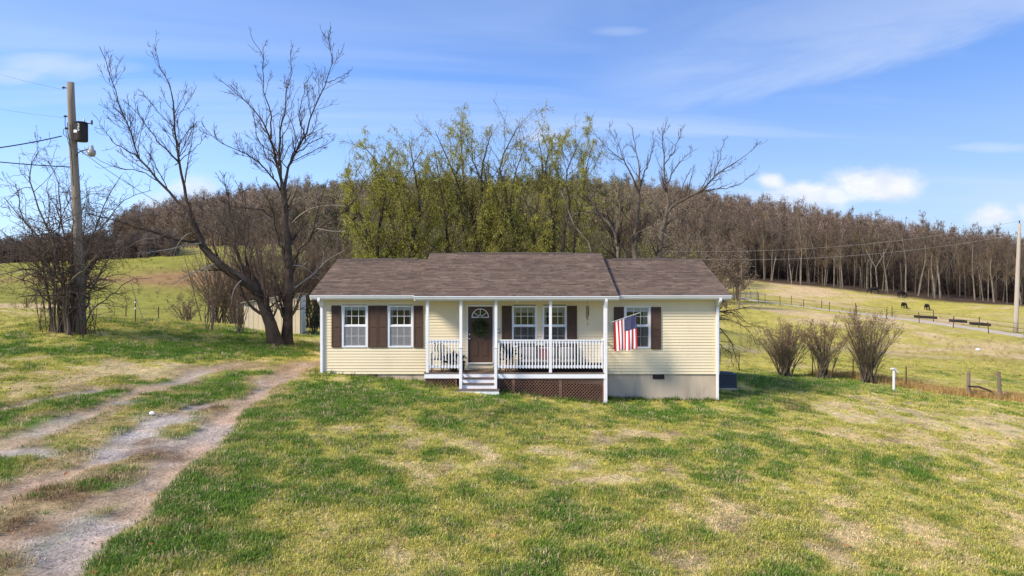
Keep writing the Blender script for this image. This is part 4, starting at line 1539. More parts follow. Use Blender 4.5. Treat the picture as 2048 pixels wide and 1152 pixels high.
V = np.array([flag_pt(i / NS, j / NT) for j in range(NT + 1) for i in range(NS + 1)])
Q, MI = [], []
for j in range(NT):
    for i in range(NS):
        k = j * (NS + 1) + i
        Q.append((k, k + 1, k + NS + 2, k + NS + 1))
        s, t = (i + .5) / NS, (j + .5) / NT
        st_i = int(s * 13)
        if s > 6 / 13 and t < .40:
            MI.append(2)
        else:
            MI.append(0 if st_i % 2 == 0 else 1)
me = np_mesh('flag_cloth', V, Q, smooth=True)
fc = obj('flag_cloth', me, [MAT['flag_red'], MAT['flag_white'], MAT['flag_blue']], fl)
me.polygons.foreach_set('material_index', np.array(MI, np.int32))
SV, ST = [], []
for col in range(11):
    rows = [0, 2, 4, 6, 8] if col % 2 == 0 else [1, 3, 5, 7]
    if True:
        for row in rows:
            t = .40 * (col + .8) / 11.6
            s = 6 / 13 + 7 / 13 * (row + 1) / 10
            for off in (-.006, .006):
                b = len(SV)
                ring = []
                for k in range(10):
                    r_ = .0125 if k % 2 == 0 else .005
                    a = math.pi * k / 5
                    ring.append(flag_pt(s + r_ * math.cos(a) / .80, t + r_ * math.sin(a) / .98, off))
                SV += [flag_pt(s, t, off)] + ring
                ST += [(b, b + 1 + k, b + 1 + (k + 1) % 10) for k in range(10)]
obj('stars', np_mesh('stars', SV, None, ST), MAT['flag_white'], fc, kind='stuff')


# porch furniture
def frame_chair(name, label, cat, x0, x1, y0, y1, zseat, zback, cushions, legs=True):
    t = thing(name, label, cat, ((x0 + x1) / 2, (y0 + y1) / 2, DZ))
    f = MB()
    w = .05
    for xx in (x0, x1 - w):
        f.box(xx, xx + w, y0, y0 + w, DZ, DZ + .60)
        f.box(xx, xx + w, y1 - w, y1, DZ, zback)
        f.box(xx, xx + w, y0, y1 - w, DZ + .601, DZ + .64)
        f.box(xx + .01, xx + w - .01, y0 + w, y1 - w, DZ + .12, DZ + .60)
    f.build('frame', MAT['wicker'], t)
    MB().box(x0 + w, x1 - w, y0 + .01, y1 - w, DZ + .05, zseat - .10).build('base', MAT['wicker'], t)
    b = MB()
    n = max(4, int((x1 - x0) / .10))
    for i in range(n):
        xx = x0 + w + (x1 - x0 - 2 * w) * (i + .5) / n
        b.box(xx - .02, xx + .02, y1 - .045, y1 - .01, zseat, zback - .05)
    b.box(x0 + w, x1 - w, y1 - .05, y1 - .005, zback - .05, zback)
    b.build('backrest', MAT['wicker'], t)
    n = cushions
    cw_ = (x1 - x0 - 2 * w) / n
    for i in range(n):
        a = x0 + w + i * cw_
        soft_box(a + .005, a + cw_ - .005, y0 + .02, y1 - w - .01, zseat - .10, zseat, .035).build('seat_cushion', MAT['cushion_w'], t, smooth=True)
        soft_box(a + .05, a + cw_ - .05, y1 - .20, y1 - w - .005, zseat + .003, zback - .04, .05).build('back_cushion', MAT['cushion'], t, smooth=True)
    return t


def soft_box(x0, x1, y0, y1, z0, z1, r):
    """cushion: super-ellipsoid"""
    m = MB()
    n, k = 16, 10
    c = ((x0 + x1) / 2, (y0 + y1) / 2, (z0 + z1) / 2)
    h = ((x1 - x0) / 2, (y1 - y0) / 2, (z1 - z0) / 2)
    e = .35
    sp = lambda w: math.copysign(abs(w) ** e, w)
    vs, q = [], []
    for j in range(k + 1):
        a = -math.pi / 2 + math.pi * j / k
        for i in range(n):
            p = 2 * math.pi * i / n
            vs.append((c[0] + h[0] * sp(math.cos(a)) * sp(math.cos(p)), c[1] + h[1] * sp(math.cos(a)) * sp(math.sin(p)), c[2] + h[2] * sp(math.sin(a))))
    for j in range(k):
        for i in range(n):
            q.append((j * n + i, j * n + (i + 1) % n, (j + 1) * n + (i + 1) % n, (j + 1) * n + i))
    return m.add(vs, q)


FY0, FY1 = 25.32, 26.0
xx = lambda u: X(u, 25.6)
frame_chair('patio_sofa', 'long black wicker sofa with grey back cushions behind the porch railing', 'sofa', xx(1036), xx(1156), FY0, FY1, DZ + .42, DZ + .86, 3)
frame_chair('patio_armchair', 'black wicker armchair at the left end of the sofa, beside the door', 'armchair', xx(1000), xx(1011), FY0 + .05, FY1, DZ + .42, DZ + .78, 1) if False else None
pl_ = soft_box(xx(1078), xx(1097), FY0 + .12, FY0 + .28, DZ + .425, DZ + .80, .05).build('throw_pillow', MAT['pillow_red'], None, smooth=True)
tag(pl_, 'red throw pillow propped on the black porch sofa', 'pillow')


sb = thing('storage_bench', 'low black bench at the right end of the porch', 'bench', (xx(1181), 25.62, DZ))
MB().box(xx(1159), xx(1204), 25.34, 25.92, DZ + .20, DZ + .26).build('top', MAT['wicker'], sb)
MB().box(xx(1160), xx(1203), 25.36, 25.90, DZ + .03, DZ + .198).build('body', MAT['wicker'], sb)
for a_ in (xx(1162), xx(1201)):
    MB().box(a_ - .025, a_ + .025, 25.38, 25.43, DZ, DZ + .028).build('foot', MAT['wicker'], sb)


def arm_chair(u0, u1, label):
    x0, x1 = xx(u0), xx(u1)
    t = thing('metal_chair', label, 'chair', ((x0 + x1) / 2, 25.6, DZ))
    f = MB()
    for a in (x0, x1):
        f.tube([(a, 25.36, DZ), (a, 25.36, DZ + .58), (a, 25.45, DZ + .62), (a, 25.85, DZ + .62)], .02, 6)
        f.tube([(a, 25.88, DZ), (a, 25.86, DZ + .45), (a, 25.95, DZ + .92)], .02, 6)
    f.tube([(x0, 25.95, DZ + .92), ((x0 + x1) / 2, 25.97, DZ + .98), (x1, 25.95, DZ + .92)], .02, 6)
    f.build('frame', MAT['dark_metal'], t)
    MB().box(x0 + .01, x1 - .01, 25.37, 25.87, DZ + .40, DZ + .43).build('seat', MAT['dark_metal'], t)
    b = MB()
    n = 4
    for i in range(1, n):
        a = x0 + (x1 - x0) * i / n
        b.tube([(a, 25.87, DZ + .44), (a + .03, 25.90, DZ + .6), (a - .03, 25.93, DZ + .75), (a, 25.955, DZ + .93)], .016, 5)
    b.build('backrest', MAT['dark_metal'], t)
    return t


arm_chair(864, 885, 'black metal scroll back chair behind the left porch railing')
arm_chair(1000, 1011, 'narrow black metal chair between the front door and the porch plant')


def potted(u, y, zr, hpot, hleaf, nleaf, spread, label, potmat, leafmat, seed, lsize=.12, zbase=DZ):
    r = np.random.default_rng(seed)
    x = X(u, y)
    t = thing('potted_plant', label, 'potted plant', (x, y, zbase))
    m = MB()
    m.tube([(x, y, zbase), (x, y, zbase + .02), (x, y, zbase + hpot * .85), (x, y, zbase + hpot * .86), (x, y, zbase + hpot)], [zr * .7, zr * .72, zr * .92, zr, zr], 12)
    m.build('pot', potmat, t)
    base = np.array([x, y, zbase + hpot])
    n = nleaf
    d = r.normal(size=(n, 3)) * np.array([spread, spread * .6, .2]) + np.array([0, 0, 1.0])
    d /= np.linalg.norm(d, axis=1, keepdims=True)
    pos = base + d * (hleaf * r.random(n) ** .6)[:, None] * .85
    v, q = leaf_quads(pos, lsize, r, .35, d, .6)
    obj('leaves', np_mesh('leaves', v, q), leafmat, t)
    st = np.stack([np.repeat(base[None], 14, 0), base + d[:14] * hleaf * .5, base + d[:14] * hleaf * .9 + np.array([0, 0, -.03])], 1)
    obj('stems', tubes_mesh('stems', [(st, np.full((14, 3), .006), 3)]), leafmat, t)
    return t


potted(1019, 25.45, .13, .42, .45, 260, .45, 'leafy plant in a tan pot beside the porch sofa', MAT['terracotta'], MAT['dark_leaf'], 3)
potted(908, 25.5, .15, .22, .50, 160, .9, 'spiky dark plant in a black pot left of the porch steps', MAT['dark_metal'], MAT['dark_leaf'], 4, .2)
potted(926.8, 25.9, .05, .20, .14, 40, .5, 'small plant in a dark pot just left of the front door', MAT['shutter'], MAT['dark_leaf'], 5, .06)

# condenser
ay, ax0 = 28.6, X(1434, 28.4) + .02
ax1 = X(1474, 28.4)
az = float(H((ax0 + ax1) / 2, ay))
ac = thing('air_conditioner', 'dark blue air conditioner condenser on the grass beside the house', 'air conditioner', ((ax0 + ax1) / 2, ay, az))
w = ax1 - ax0
az1 = Z(750, 28.4)
MB().box(ax0 - .05, ax1 + .05, 28.35, 28.4 + w + .05, az - .1, az + .07).build('pad', MAT['concrete'], ac)
m = MB()
for (a, b) in ((ax0, 28.4), (ax1 - .05, 28.4), (ax0, 28.35 + w), (ax1 - .05, 28.35 + w)):
    m.box(a, a + .05, b, b + .05, az + .071, az1)
m.box(ax0 - .01, ax1 + .01, 28.39, 28.41 + w, az1, az1 + .05)
m.box(ax0 + .02, ax1 - .02, 28.42, 28.38 + w, az + .072, az + .16)
m.build('cabinet', MAT['ac'], ac)
MB().box(ax0 + .06, ax1 - .06, 28.46, 28.34 + w, az + .16, az1 - .02).build('coil', MAT['dark_metal'], ac)
m = MB()
n = 16
for i in range(n):
    zz = az + .16 + (az1 - .02 - az - .16) * (i + .5) / n
    m.box(ax0 + .05, ax1 - .05, 28.405, 28.42, zz - .008, zz + .008)
    m.box(ax1 - .02, ax1 - .005, 28.45, 28.35 + w, zz - .008, zz + .008)
m.build('louvre_grille', MAT['ac'], ac)
MB().tube([((ax0 + ax1) / 2, 28.4 + w / 2, az1 + .055), ((ax0 + ax1) / 2, 28.4 + w / 2, az1 + .08)], w * .42, 20).build('fan_grille', MAT['dark_metal'], ac)

# ------------------------------------------------------------------ utility poles and cables
YPL = 28.5
uz = float(H(X(158, YPL), YPL))
up = thing('utility_pole', 'tall weathered utility pole with transformer and lamp in the left tree clump', 'utility pole', (X(162, YPL), YPL, uz))
pb_, pt_ = P(163, 690, YPL), P(142.5, 165, YPL)
pb_[2] = uz - .1
pp = [pb_ + (pt_ - pb_) * t + np.array([.03 * math.sin(t * 5), 0, 0]) for t in np.linspace(0, 1, 14)]
MB().tube(pp, np.linspace(.19, .13, 14), 14).build('shaft', MAT['pole_wood'], up, smooth=True)


def at_pole(v):
    t = (690 - v) / 525.
    return pb_ + (pt_ - pb_) * t


c0 = P(162.5, 264, YPL - .20)
tr_top, tr_bot = Z(246, c0[1]), Z(283, c0[1])
tr = MB().tube([(c0[0], c0[1], tr_bot), (c0[0], c0[1], tr_bot + .03), (c0[0], c0[1], tr_top - .04), (c0[0], c0[1], tr_top)], [.225, .235, .235, .20], 20).build('transformer', MAT['transformer'], up, smooth=False)
MB().tube([(c0[0], c0[1], tr_top), (c0[0], c0[1], tr_top + .03)], [.245, .21], 20).build('lid', MAT['transformer'], tr)
MB().tube([(c0[0] + .12, c0[1], tr_top + .03), (c0[0] + .12, c0[1], tr_top + .08), (c0[0] + .12, c0[1], tr_top + .081), (c0[0] + .12, c0[1], tr_top + .16)], [.02, .02, .035, .02], 8) \
    .build('bushing', MAT['steel'], tr)
mm = MB().bar((c0[0] + .18, c0[1], tr_top - .03), (c0[0] + .41, c0[1], tr_top - .01), .035)
mm.tube([(c0[0] + .41, c0[1], tr_top - .06), (c0[0] + .41, c0[1], tr_top + .10)], .038, 8).build('arrester', MAT['dark_metal'], tr)
MB().box(c0[0] - .16, c0[0] - .03, c0[1] - .232, c0[1] - .222, tr_bot + .30, tr_bot + .41).build('sticker', MAT['plastic'], tr)


def glyph(ch, size, loc, mat, parent, name):
    cu = bpy.data.curves.new(name, 'FONT')
    cu.body = ch
    cu.size = size
    cu.extrude = .003
    cu.align_x = 'CENTER'
    tmp = bpy.data.objects.new(name, cu)
    COL.objects.link(tmp)
    dg = bpy.context.evaluated_depsgraph_get()
    me = bpy.data.meshes.new_from_object(tmp.evaluated_get(dg))
    COL.objects.unlink(tmp)
    bpy.data.objects.remove(tmp)
    o = bpy.data.objects.new(name, me)
    me.materials.append(mat)
    COL.objects.link(o)
    o.parent = parent
    o.location = Vector(loc) - parent_offset(parent)
    o.rotation_euler = (R(90), 0, 0)
    return o


glyph('2', .19, (c0[0] + .03, c0[1] - .239, tr_top - .20), MAT['plastic'], tr, 'numeral')
glyph('5', .19, (c0[0] + .03, c0[1] - .239, tr_top - .35), MAT['plastic'], tr, 'numeral')
MB().bar((c0[0] - .1, c0[1] + .05, tr_top - .12), tuple(at_pole(258)), .08, .06).bar((c0[0] - .1, c0[1] + .05, tr_bot + .12), tuple(at_pole(276)), .08, .06).build('mount', MAT['steel'], tr)
# lamp
la = at_pole(318)
lamp_arm = [tuple(la + np.array([.1, -.05, 0])), tuple(P(156, 306, YPL - .15)), tuple(P(162, 302, YPL - .25)), tuple(P(171, 300, YPL - .35)), tuple(P(180, 298, YPL - .4))]
lo_ = MB().tube(lamp_arm, .022, 6).build('lamp_arm', MAT['dark_metal'], up)
hd = P(183, 301, YPL - .4)
MB().tube([tuple(hd + np.array([0, 0, .20])), tuple(hd + np.array([0, 0, .19])), tuple(hd + np.array([0, 0, .04])), tuple(hd)], [.04, .06, .09, .15], 12).build('lamp_head', MAT['steel'], lo_, smooth=True)
MB().tube([tuple(hd - np.array([0, 0, .001])), tuple(hd - np.array([0, 0, .12])), tuple(hd - np.array([0, 0, .20])), tuple(hd - np.array([0, 0, .24]))], [.15, .155, .12, .05], 12) \
    .build('lamp_lens', MAT['lampgl'], lo_, smooth=True)
# pins and insulators
m = MB()
for (v, du) in ((178, -9), (237, -8), (262, -7)):
    a = at_pole(v)
    b = a + np.array([du / FPX * YPL - .1, -.05, .03])
    m.bar(tuple(a), tuple(b), .03)
    m.tube([tuple(b - np.array([.06, 0, 0])), tuple(b), tuple(b + np.array([.02, 0, 0])), tuple(b + np.array([.07, 0, 0]))], [.025, .05, .035, .02], 8)
m.build('insulators', MAT['dark_metal'], up)
m = MB()
m.tube([tuple(at_pole(238) + np.array([-.22, -.12, 0])), tuple(at_pole(252) + np.array([-.22, -.14, 0])), tuple(at_pole(272) + np.array([-.18, -.16, 0])), tuple(at_pole(300) + np.array([-.05, -.2, 0]))], .012, 5)
m.tube([tuple(at_pole(262) + np.array([-.30, -.1, 0])), tuple(at_pole(272) + np.array([-.34, -.1, 0])), tuple(at_pole(277) + np.array([-.25, -.12, 0])), tuple(at_pole(285) + np.array([-.02, -.2, 0]))], .012, 5)
m.tube([tuple(at_pole(250) + np.array([-.1, -.18, 0])), tuple(at_pole(270) + np.array([-.1, -.2, 0])), tuple(at_pole(310) + np.array([.02, -.2, 0])), tuple(at_pole(380) + np.array([.04, -.2, 0]))], .014, 5)
m.build('lead_wires', MAT['wire'], up)


def cable(name, label, a, b, sag, r, mat, group=None, n=24):
    a, b = np.asarray(a, float), np.asarray(b, float)
    t = np.linspace(0, 1, n)[:, None]
    p = a + (b - a) * t
    p[:, 2] -= (4 * sag * t * (1 - t))[:, 0]
    o = MB().tube(p, r, 5).build(name, mat, None, smooth=True)
    return tag(o, label, 'cable', group)


a = at_pole(277)
cable('power_cable', 'thick black cable leaving the left pole just below the transformer', a + np.array([-.4, -.1, 0]), P(-160, 310, 24), .12, .022, MAT['wire'])
cable('power_cable', 'lower black cable running left from the pole below the lamp', at_pole(340), P(-200, 298, 26), .1, .02, MAT['wire'])
cable('power_cable', 'thin overhead wire running left from the pole top', at_pole(180) + np.array([-.3, 0, 0]), P(-200, 70, 40), .3, .004, MAT['wire'])
cable('power_cable', 'thin wire leaving the left pole at the transformer top', at_pole(238) + np.array([-.3, 0, 0]), P(-200, 165, 50), .3, .004, MAT['wire'])
cable('power_cable', 'thin service cable sloping from the lamp pole down to the house roof', at_pole(296), np.array([XL - .05, 29.6, 4.55]), .75, .010, MAT['wire'])

YP2 = 84.0
p2b, p2t = P(2031, 662, YP2), P(2039, 447, YP2)
p2b[2] = float(H(p2b[0], YP2)) - .05
pole2 = thing('utility_pole', 'pale weathered utility pole beyond the lane at the right edge', 'utility pole', tuple(p2b))
MB().tube([p2b + (p2t - p2b) * t for t in np.linspace(0, 1, 8)], np.linspace(.27, .17, 8), 12).build('shaft', MAT['pole_grey'], pole2, smooth=True)
MB().tube([tuple(p2t), tuple(p2t + np.array([0, 0, .35]))], .06, 8).bar(tuple(p2t - np.array([.25, 0, 1.2])), tuple(p2t - np.array([-.2, 0, 1.2])), .1).bar(
    tuple(p2t - np.array([.2, 0, 2.6])), tuple(p2t - np.array([-.2, 0, 2.6])), .1).build('insulators', MAT['dark_metal'], pole2)
cable('power_cable', 'upper overhead wire from the right pole across the bare woods', p2t + np.array([0, 0, .3]), P(1150, 494, 70), 1.6, .014, MAT['wire_pale'])
cable('power_cable', 'lower overhead wire from the right pole across the bare woods', p2t - np.array([.2, 0, 1.2]), P(1150, 506, 70), 1.6, .014, MAT['wire_pale'])
cable('power_cable', 'faint overhead wire leaving the frame to the right of the pole', p2t + np.array([0, 0, .3]), P(2600, 420, 70), .8, .02, MAT['wire_pale'])

# ------------------------------------------------------------------ shed behind the left trees
sA, sB = P(600, 668, 39), P(488, 656, 38.6)          # near right corner and far left corner of the long wall
sA[2] = float(H(sA[0], sA[1]))
sB[2] = float(H(sB[0], sB[1]))
sd_ = (sB - sA)
sd_[2] = 0
sl = np.linalg.norm(sd_)
sd_ /= sl
sn = np.array([-sd_[1], sd_[0], 0.])
if sn[1] < 0:
    sn = -sn
shed = thing('shed', 'cream panelled shed half hidden behind the two leaning trees', 'shed', tuple(sA))
zr_, zl_ = Z(587, 39), Z(607, 38.6)
dep = 2.0
m = MB()
q_ = [sA, sA + sd_ * sl, sA + sd_ * sl + sn * dep, sA + sn * dep]
tops = [zr_, zl_, zl_ - .1, zr_ - .1]
m.add([(p[0], p[1], p[2] - .3) for p in q_] + [(p[0], p[1], t) for p, t in zip(q_, tops)], [(0, 4, 5, 1), (1, 5, 6, 2), (2, 6, 7, 3), (3, 7, 4, 0)])
m.build('wall', MAT['shed'], shed)
npan = 12
for i in range(npan):
    f0, f1 = i / npan, (i + .93) / npan
    a, b = sA + sd_ * sl * f0 - sn * .03, sA + sd_ * sl * f1 - sn * .03
    za, zb2 = zr_ + (zl_ - zr_) * f0 - .03, zr_ + (zl_ - zr_) * f1 - .03
    MB().add([(a[0], a[1], sA[2] - .2), (b[0], b[1], sA[2] - .2), (b[0], b[1], zb2), (a[0], a[1], za)] +
             [tuple(np.array([a[0], a[1], sA[2] - .2]) + sn * .028), tuple(np.array([b[0], b[1], sA[2] - .2]) + sn * .028), tuple(np.array([b[0], b[1], zb2]) + sn * .028), tuple(np.array([a[0], a[1], za]) + sn * .028)],
             [(0, 1, 2, 3), (0, 3, 7, 4), (1, 5, 6, 2)]).build('panel', MAT['shed'], shed)
e = sA - sd_ * .03
MB().add([(e[0], e[1], sA[2] - .2), tuple(e + sn * dep)[:2] + (sA[2] - .2,), tuple(e + sn * dep)[:2] + (zr_ - .1,), (e[0], e[1], zr_)], [(0, 1, 2, 3)]).build('end_panel', MAT['shed_white'], shed)
m = MB()
ov = .15
q2 = [sA - sn * ov - sd_ * ov, sA + sd_ * (sl + ov) - sn * ov, sA + sd_ * (sl + ov) + sn * (dep + ov), sA + sn * (dep + ov) - sd_ * ov]
m.add([(p[0], p[1], t + .01) for p, t in zip(q2, tops)] + [(p[0], p[1], t + .07) for p, t in zip(q2, tops)], [(0, 1, 5, 4), (1, 2, 6, 5), (2, 3, 7, 6), (3, 0, 4, 7), (4, 5, 6, 7), (0, 3, 2, 1)])
m.build('roof', MAT['shed_roof'], shed)

# ------------------------------------------------------------------ trees
def resample(pts, n):
    """Catmull-Rom through control points, n samples"""
    p = np.asarray(pts, float)
    if len(p) == 2:
        return p[0] + (p[1] - p[0]) * np.linspace(0, 1, n)[:, None]
    e = np.concatenate([[2 * p[0] - p[1]], p, [2 * p[-1] - p[-2]]])
    seg = np.linalg.norm(np.diff(p, axis=0), axis=1)
    cum = np.concatenate([[0], np.cumsum(seg)])
    s = np.linspace(0, cum[-1], n)
    k = np.clip(np.searchsorted(cum, s, 'right') - 1, 0, len(seg) - 1)
    t = ((s - cum[k]) / np.maximum(seg[k], 1e-9))[:, None]
    p0, p1, p2, p3 = e[k], e[k + 1], e[k + 2], e[k + 3]
    return .5 * ((2 * p1) + (-p0 + p2) * t + (2 * p0 - 5 * p1 + 4 * p2 - p3) * t ** 2 + (-p0 + 3 * p1 - 3 * p2 + p3) * t ** 3)


def spawn(pp, pr, rng, dens, tmin, tmax, ang, lratio, lmax, n, up=.15, wander=.25, rr=.6, rtip=.3, rmin=.003, lmin=.15, flat=1.0, tipf=.75):
    """children of a batch of parents; returns pts, radii"""
    B, N, _ = pp.shape
    plen = np.linalg.norm(np.diff(pp, axis=1), axis=2).sum(1)
    cnt = rng.poisson(np.maximum(dens * plen, .01))
    par = np.repeat(np.arange(B), cnt)
    M = len(par)
    if M == 0:
        return np.zeros((0, n, 3)), np.zeros((0, n))
    t = tmin + (tmax - tmin) * rng.random(M)
    f = t * (N - 1)
    k = np.minimum(f.astype(int), N - 2)
    w = (f - k)[:, None]
    p0 = pp[par, k] * (1 - w) + pp[par, k + 1] * w
    r0 = pr[par, k] * (1 - w[:, 0]) + pr[par, k + 1] * w[:, 0]
    tan = pp[par, k + 1] - pp[par, k]
    tan /= np.linalg.norm(tan, axis=1, keepdims=True) + 1e-9
    rv = rng.normal(size=(M, 3))
    rv[:, 1] *= flat
    perp = rv - (rv * tan).sum(1, keepdims=True) * tan
    perp /= np.linalg.norm(perp, axis=1, keepdims=True) + 1e-9
    a = np.radians(ang[0] + (ang[1] - ang[0]) * rng.random(M))[:, None]
    d = tan * np.cos(a) + perp * np.sin(a)
    L = np.clip(lratio * plen[par] * (.45 + .75 * rng.random(M)) * (1.15 - tipf * t), lmin, lmax)
    pts = np.empty((M, n, 3))
    pts[:, 0] = p0
    step = (L / (n - 1))[:, None]
    for i in range(1, n):
        d = d + rng.normal(size=(M, 3)) * wander + np.array([0, 0, up])
        d /= np.linalg.norm(d, axis=1, keepdims=True) + 1e-9
        pts[:, i] = pts[:, i - 1] + d * step
    rb = np.maximum(np.minimum(r0 * rr, .03 * L + .004), rmin)
    rad = rb[:, None] * np.linspace(1, rtip, n)[None] + 0
    return pts, np.maximum(rad, rmin * .8)


def limb_batch(limbs, n=12):
    pts = np.stack([resample(l[0], n) for l in limbs])
    rad = np.stack([l[2] + (l[1] - l[2]) * (1 - np.linspace(0, 1, n)) ** (1.0 if l[1] > .2 or l[1] > .5 * limbs[0][1] else 1.5) for l in limbs])
    return pts, rad


def jitter_limbs(pts, rng, amt):
    j = rng.normal(size=pts.shape) * amt
    j[:, 0] = 0
    j[:, 1] *= .5
    return pts + j


def px_limb(rng, d, pts, r0, r1, dd=0.0):
    """a limb traced from the photo: list of (u, v); depth drifts by dd metres to the tip, with a random sway"""
    n = len(pts)
    sw = np.cumsum(rng.normal(size=n)) * .12
    return (np.array([P(u, v, d + dd * i / max(1, n - 1) + (sw[i] - sw[0])) for i, (u, v) in enumerate(pts)]), r0, r1)


def make_tree(name, label, limbs, spec, rng, bark, twig, extra=None, group=None, leaf=None, trunk_sides=9, flare=True, base=None, cat='tree'):
    limbs = [(l[0], l[1] if l[1] > .2 else l[1] * .8, min(l[2], l[1] * .5)) for l in limbs]
    lp, lr = limb_batch(limbs, 14)
    # keep limb starts at their given places, add small kinks
    lp = jitter_limbs(lp, rng, .035)
    if flare:
        for i in range(len(lp)):
            if lr[i, 0] >= .8 * lr[:, 0].max():
                lr[i, 0] *= 1.5
                lr[i, 1] *= 1.12
    base = lp[0, 0] if base is None else base
    t = thing(name, label, cat, tuple(base), group)
    obj('trunk', tubes_mesh('trunk', [(lp, lr, trunk_sides)]), bark, t)
    groups = []
    cur = (lp, lr)
    last = None
    for s in spec:
        s = dict(s)
        sides = s.pop('sides', 3)
        cp_, cr_ = spawn(cur[0], cur[1], rng, **s)
        groups.append((cp_, cr_, sides))
        cur = (cp_, cr_)
        last = cur
    obj('crown', tubes_mesh('crown', groups), twig, t)
    if leaf:
        cnt, size, aspect, mat, droop, nm = leaf
        pts = np.concatenate([g[0].reshape(-1, 3) for g in groups[-2:]])
        k = rng.integers(0, len(pts), cnt)
        pos = pts[k] + rng.normal(size=(cnt, 3)) * size * .5
        dirs = np.repeat(np.array([[0, 0, -1.0]]) * droop, cnt, 0) + 1e-3
        v, q = leaf_quads(pos, size, rng, aspect, dirs, 1.0)
        obj(nm, np_mesh(nm, v, q), mat, t)
    return t


rngA = np.random.default_rng(21)
DA = 33.0
gA = float(H(X(552, DA), DA))
limbsA = [
    ([tuple(P(552, 690, DA))[:2] + (gA - .15,)] + [P(u, v, d) for u, v, d in ((540, 645, 33), (528, 612, 33), (504, 572, 32.9), (480, 556, 32.8), (455, 543, 32.7), (426, 518, 32.6), (404, 486, 32.5), (391, 452, 32.4), (378, 421, 32.3))], .30, .115),
    px_limb(rngA, 32.3, [(378, 421), (340, 388), (309, 352), (281, 318), (269, 289), (246, 226), (232, 175), (220, 146), (198, 94)], .085, .012, -.8),
    px_limb(rngA, 32.3, [(380, 425), (368, 372), (355, 312), (349, 249), (347, 203), (338, 169), (321, 134), (309, 94)], .095, .012, .6),
    px_limb(rngA, 32.3, [(358, 325), (338, 305), (312, 275), (281, 232), (252, 203)], .05, .01, -1),
    px_limb(rngA, 32.5, [(285, 325), (255, 300), (229, 286), (210, 262), (190, 232)], .04, .008, -1.2),
    px_limb(rngA, 32.5, [(400, 482), (372, 482), (338, 474), (286, 458), (229, 441), (172, 427)], .085, .02, -1.8),
    px_limb(rngA, 32.3, [(352, 300), (370, 270), (395, 245), (408, 235)], .03, .008, .8),
    px_limb(rngA, 32.3, [(350, 330), (385, 300), (400, 285), (412, 270)], .03, .008, 1.2),
    px_limb(rngA, 32.8, [(488, 560), (476, 505), (460, 432), (456, 380), (440, 340)], .05, .012, 1.0),
    px_limb(rngA, 32.8, [(500, 572), (490, 520), (498, 460), (487, 400), (470, 360)], .045, .012, 1.6),
    px_limb(rngA, 32.8, [(530, 625), (560, 600), (590, 588), (612, 570), (640, 520)], .06, .012, 2.0),
    px_limb(rngA, 32.3, [(322, 365), (270, 340), (215, 330), (170, 300)], .03, .008, -1.5),
]
SPEC_BARE = [dict(tipf=.88, dens=3.8, tmin=.14, tmax=1, ang=(18, 55), lratio=.32, lmax=2.8, n=8, up=.11, wander=.15, rr=.45, rmin=.0085, sides=4),
             dict(tipf=.88, dens=4.8, tmin=.10, tmax=1, ang=(18, 55), lratio=.44, lmax=1.4, n=6, up=.09, wander=.17, rr=.6, rmin=.0076, sides=3),
             dict(tipf=.88, dens=4.6, tmin=.15, tmax=1, ang=(20, 58), lratio=.5, lmax=.65, n=4, up=.06, wander=.18, rr=.7, rmin=.0062, sides=3, lmin=.14)]
tA = make_tree('bare_tree', 'leafless tree with a dark trunk leaning far to the left', limbsA, SPEC_BARE, rngA, MAT['bark_dark'], MAT['twig'])
# its pale dead limbs
dead = [px_limb(rngA, 32.4, [(402, 486), (367, 492), (326, 501), (275, 507)], .035, .012, -1.5),
        px_limb(rngA, 32.4, [(428, 528), (400, 540), (372, 552), (344, 570)], .03, .01, -1.5),
        px_limb(rngA, 32.4, [(388, 465), (372, 470), (355, 490), (345, 520)], .02, .006, -1.0),
        px_limb(rngA, 32.6, [(483, 560), (470, 575), (462, 600)], .025, .008, -.8)]
for l_ in dead:
    lp, lr = limb_batch([l_], 9)
    c1 = spawn(lp, lr, rngA, dens=3.0, tmin=.2, tmax=1, ang=(25, 60), lratio=.4, lmax=.9, n=5, up=-.03, wander=.18, rmin=.006)
    obj('dead_limb', tubes_mesh('dead_limb', [(lp, lr, 6), (c1[0], c1[1], 3)]), MAT['bark_dead'], tA, label='pale dead limb')

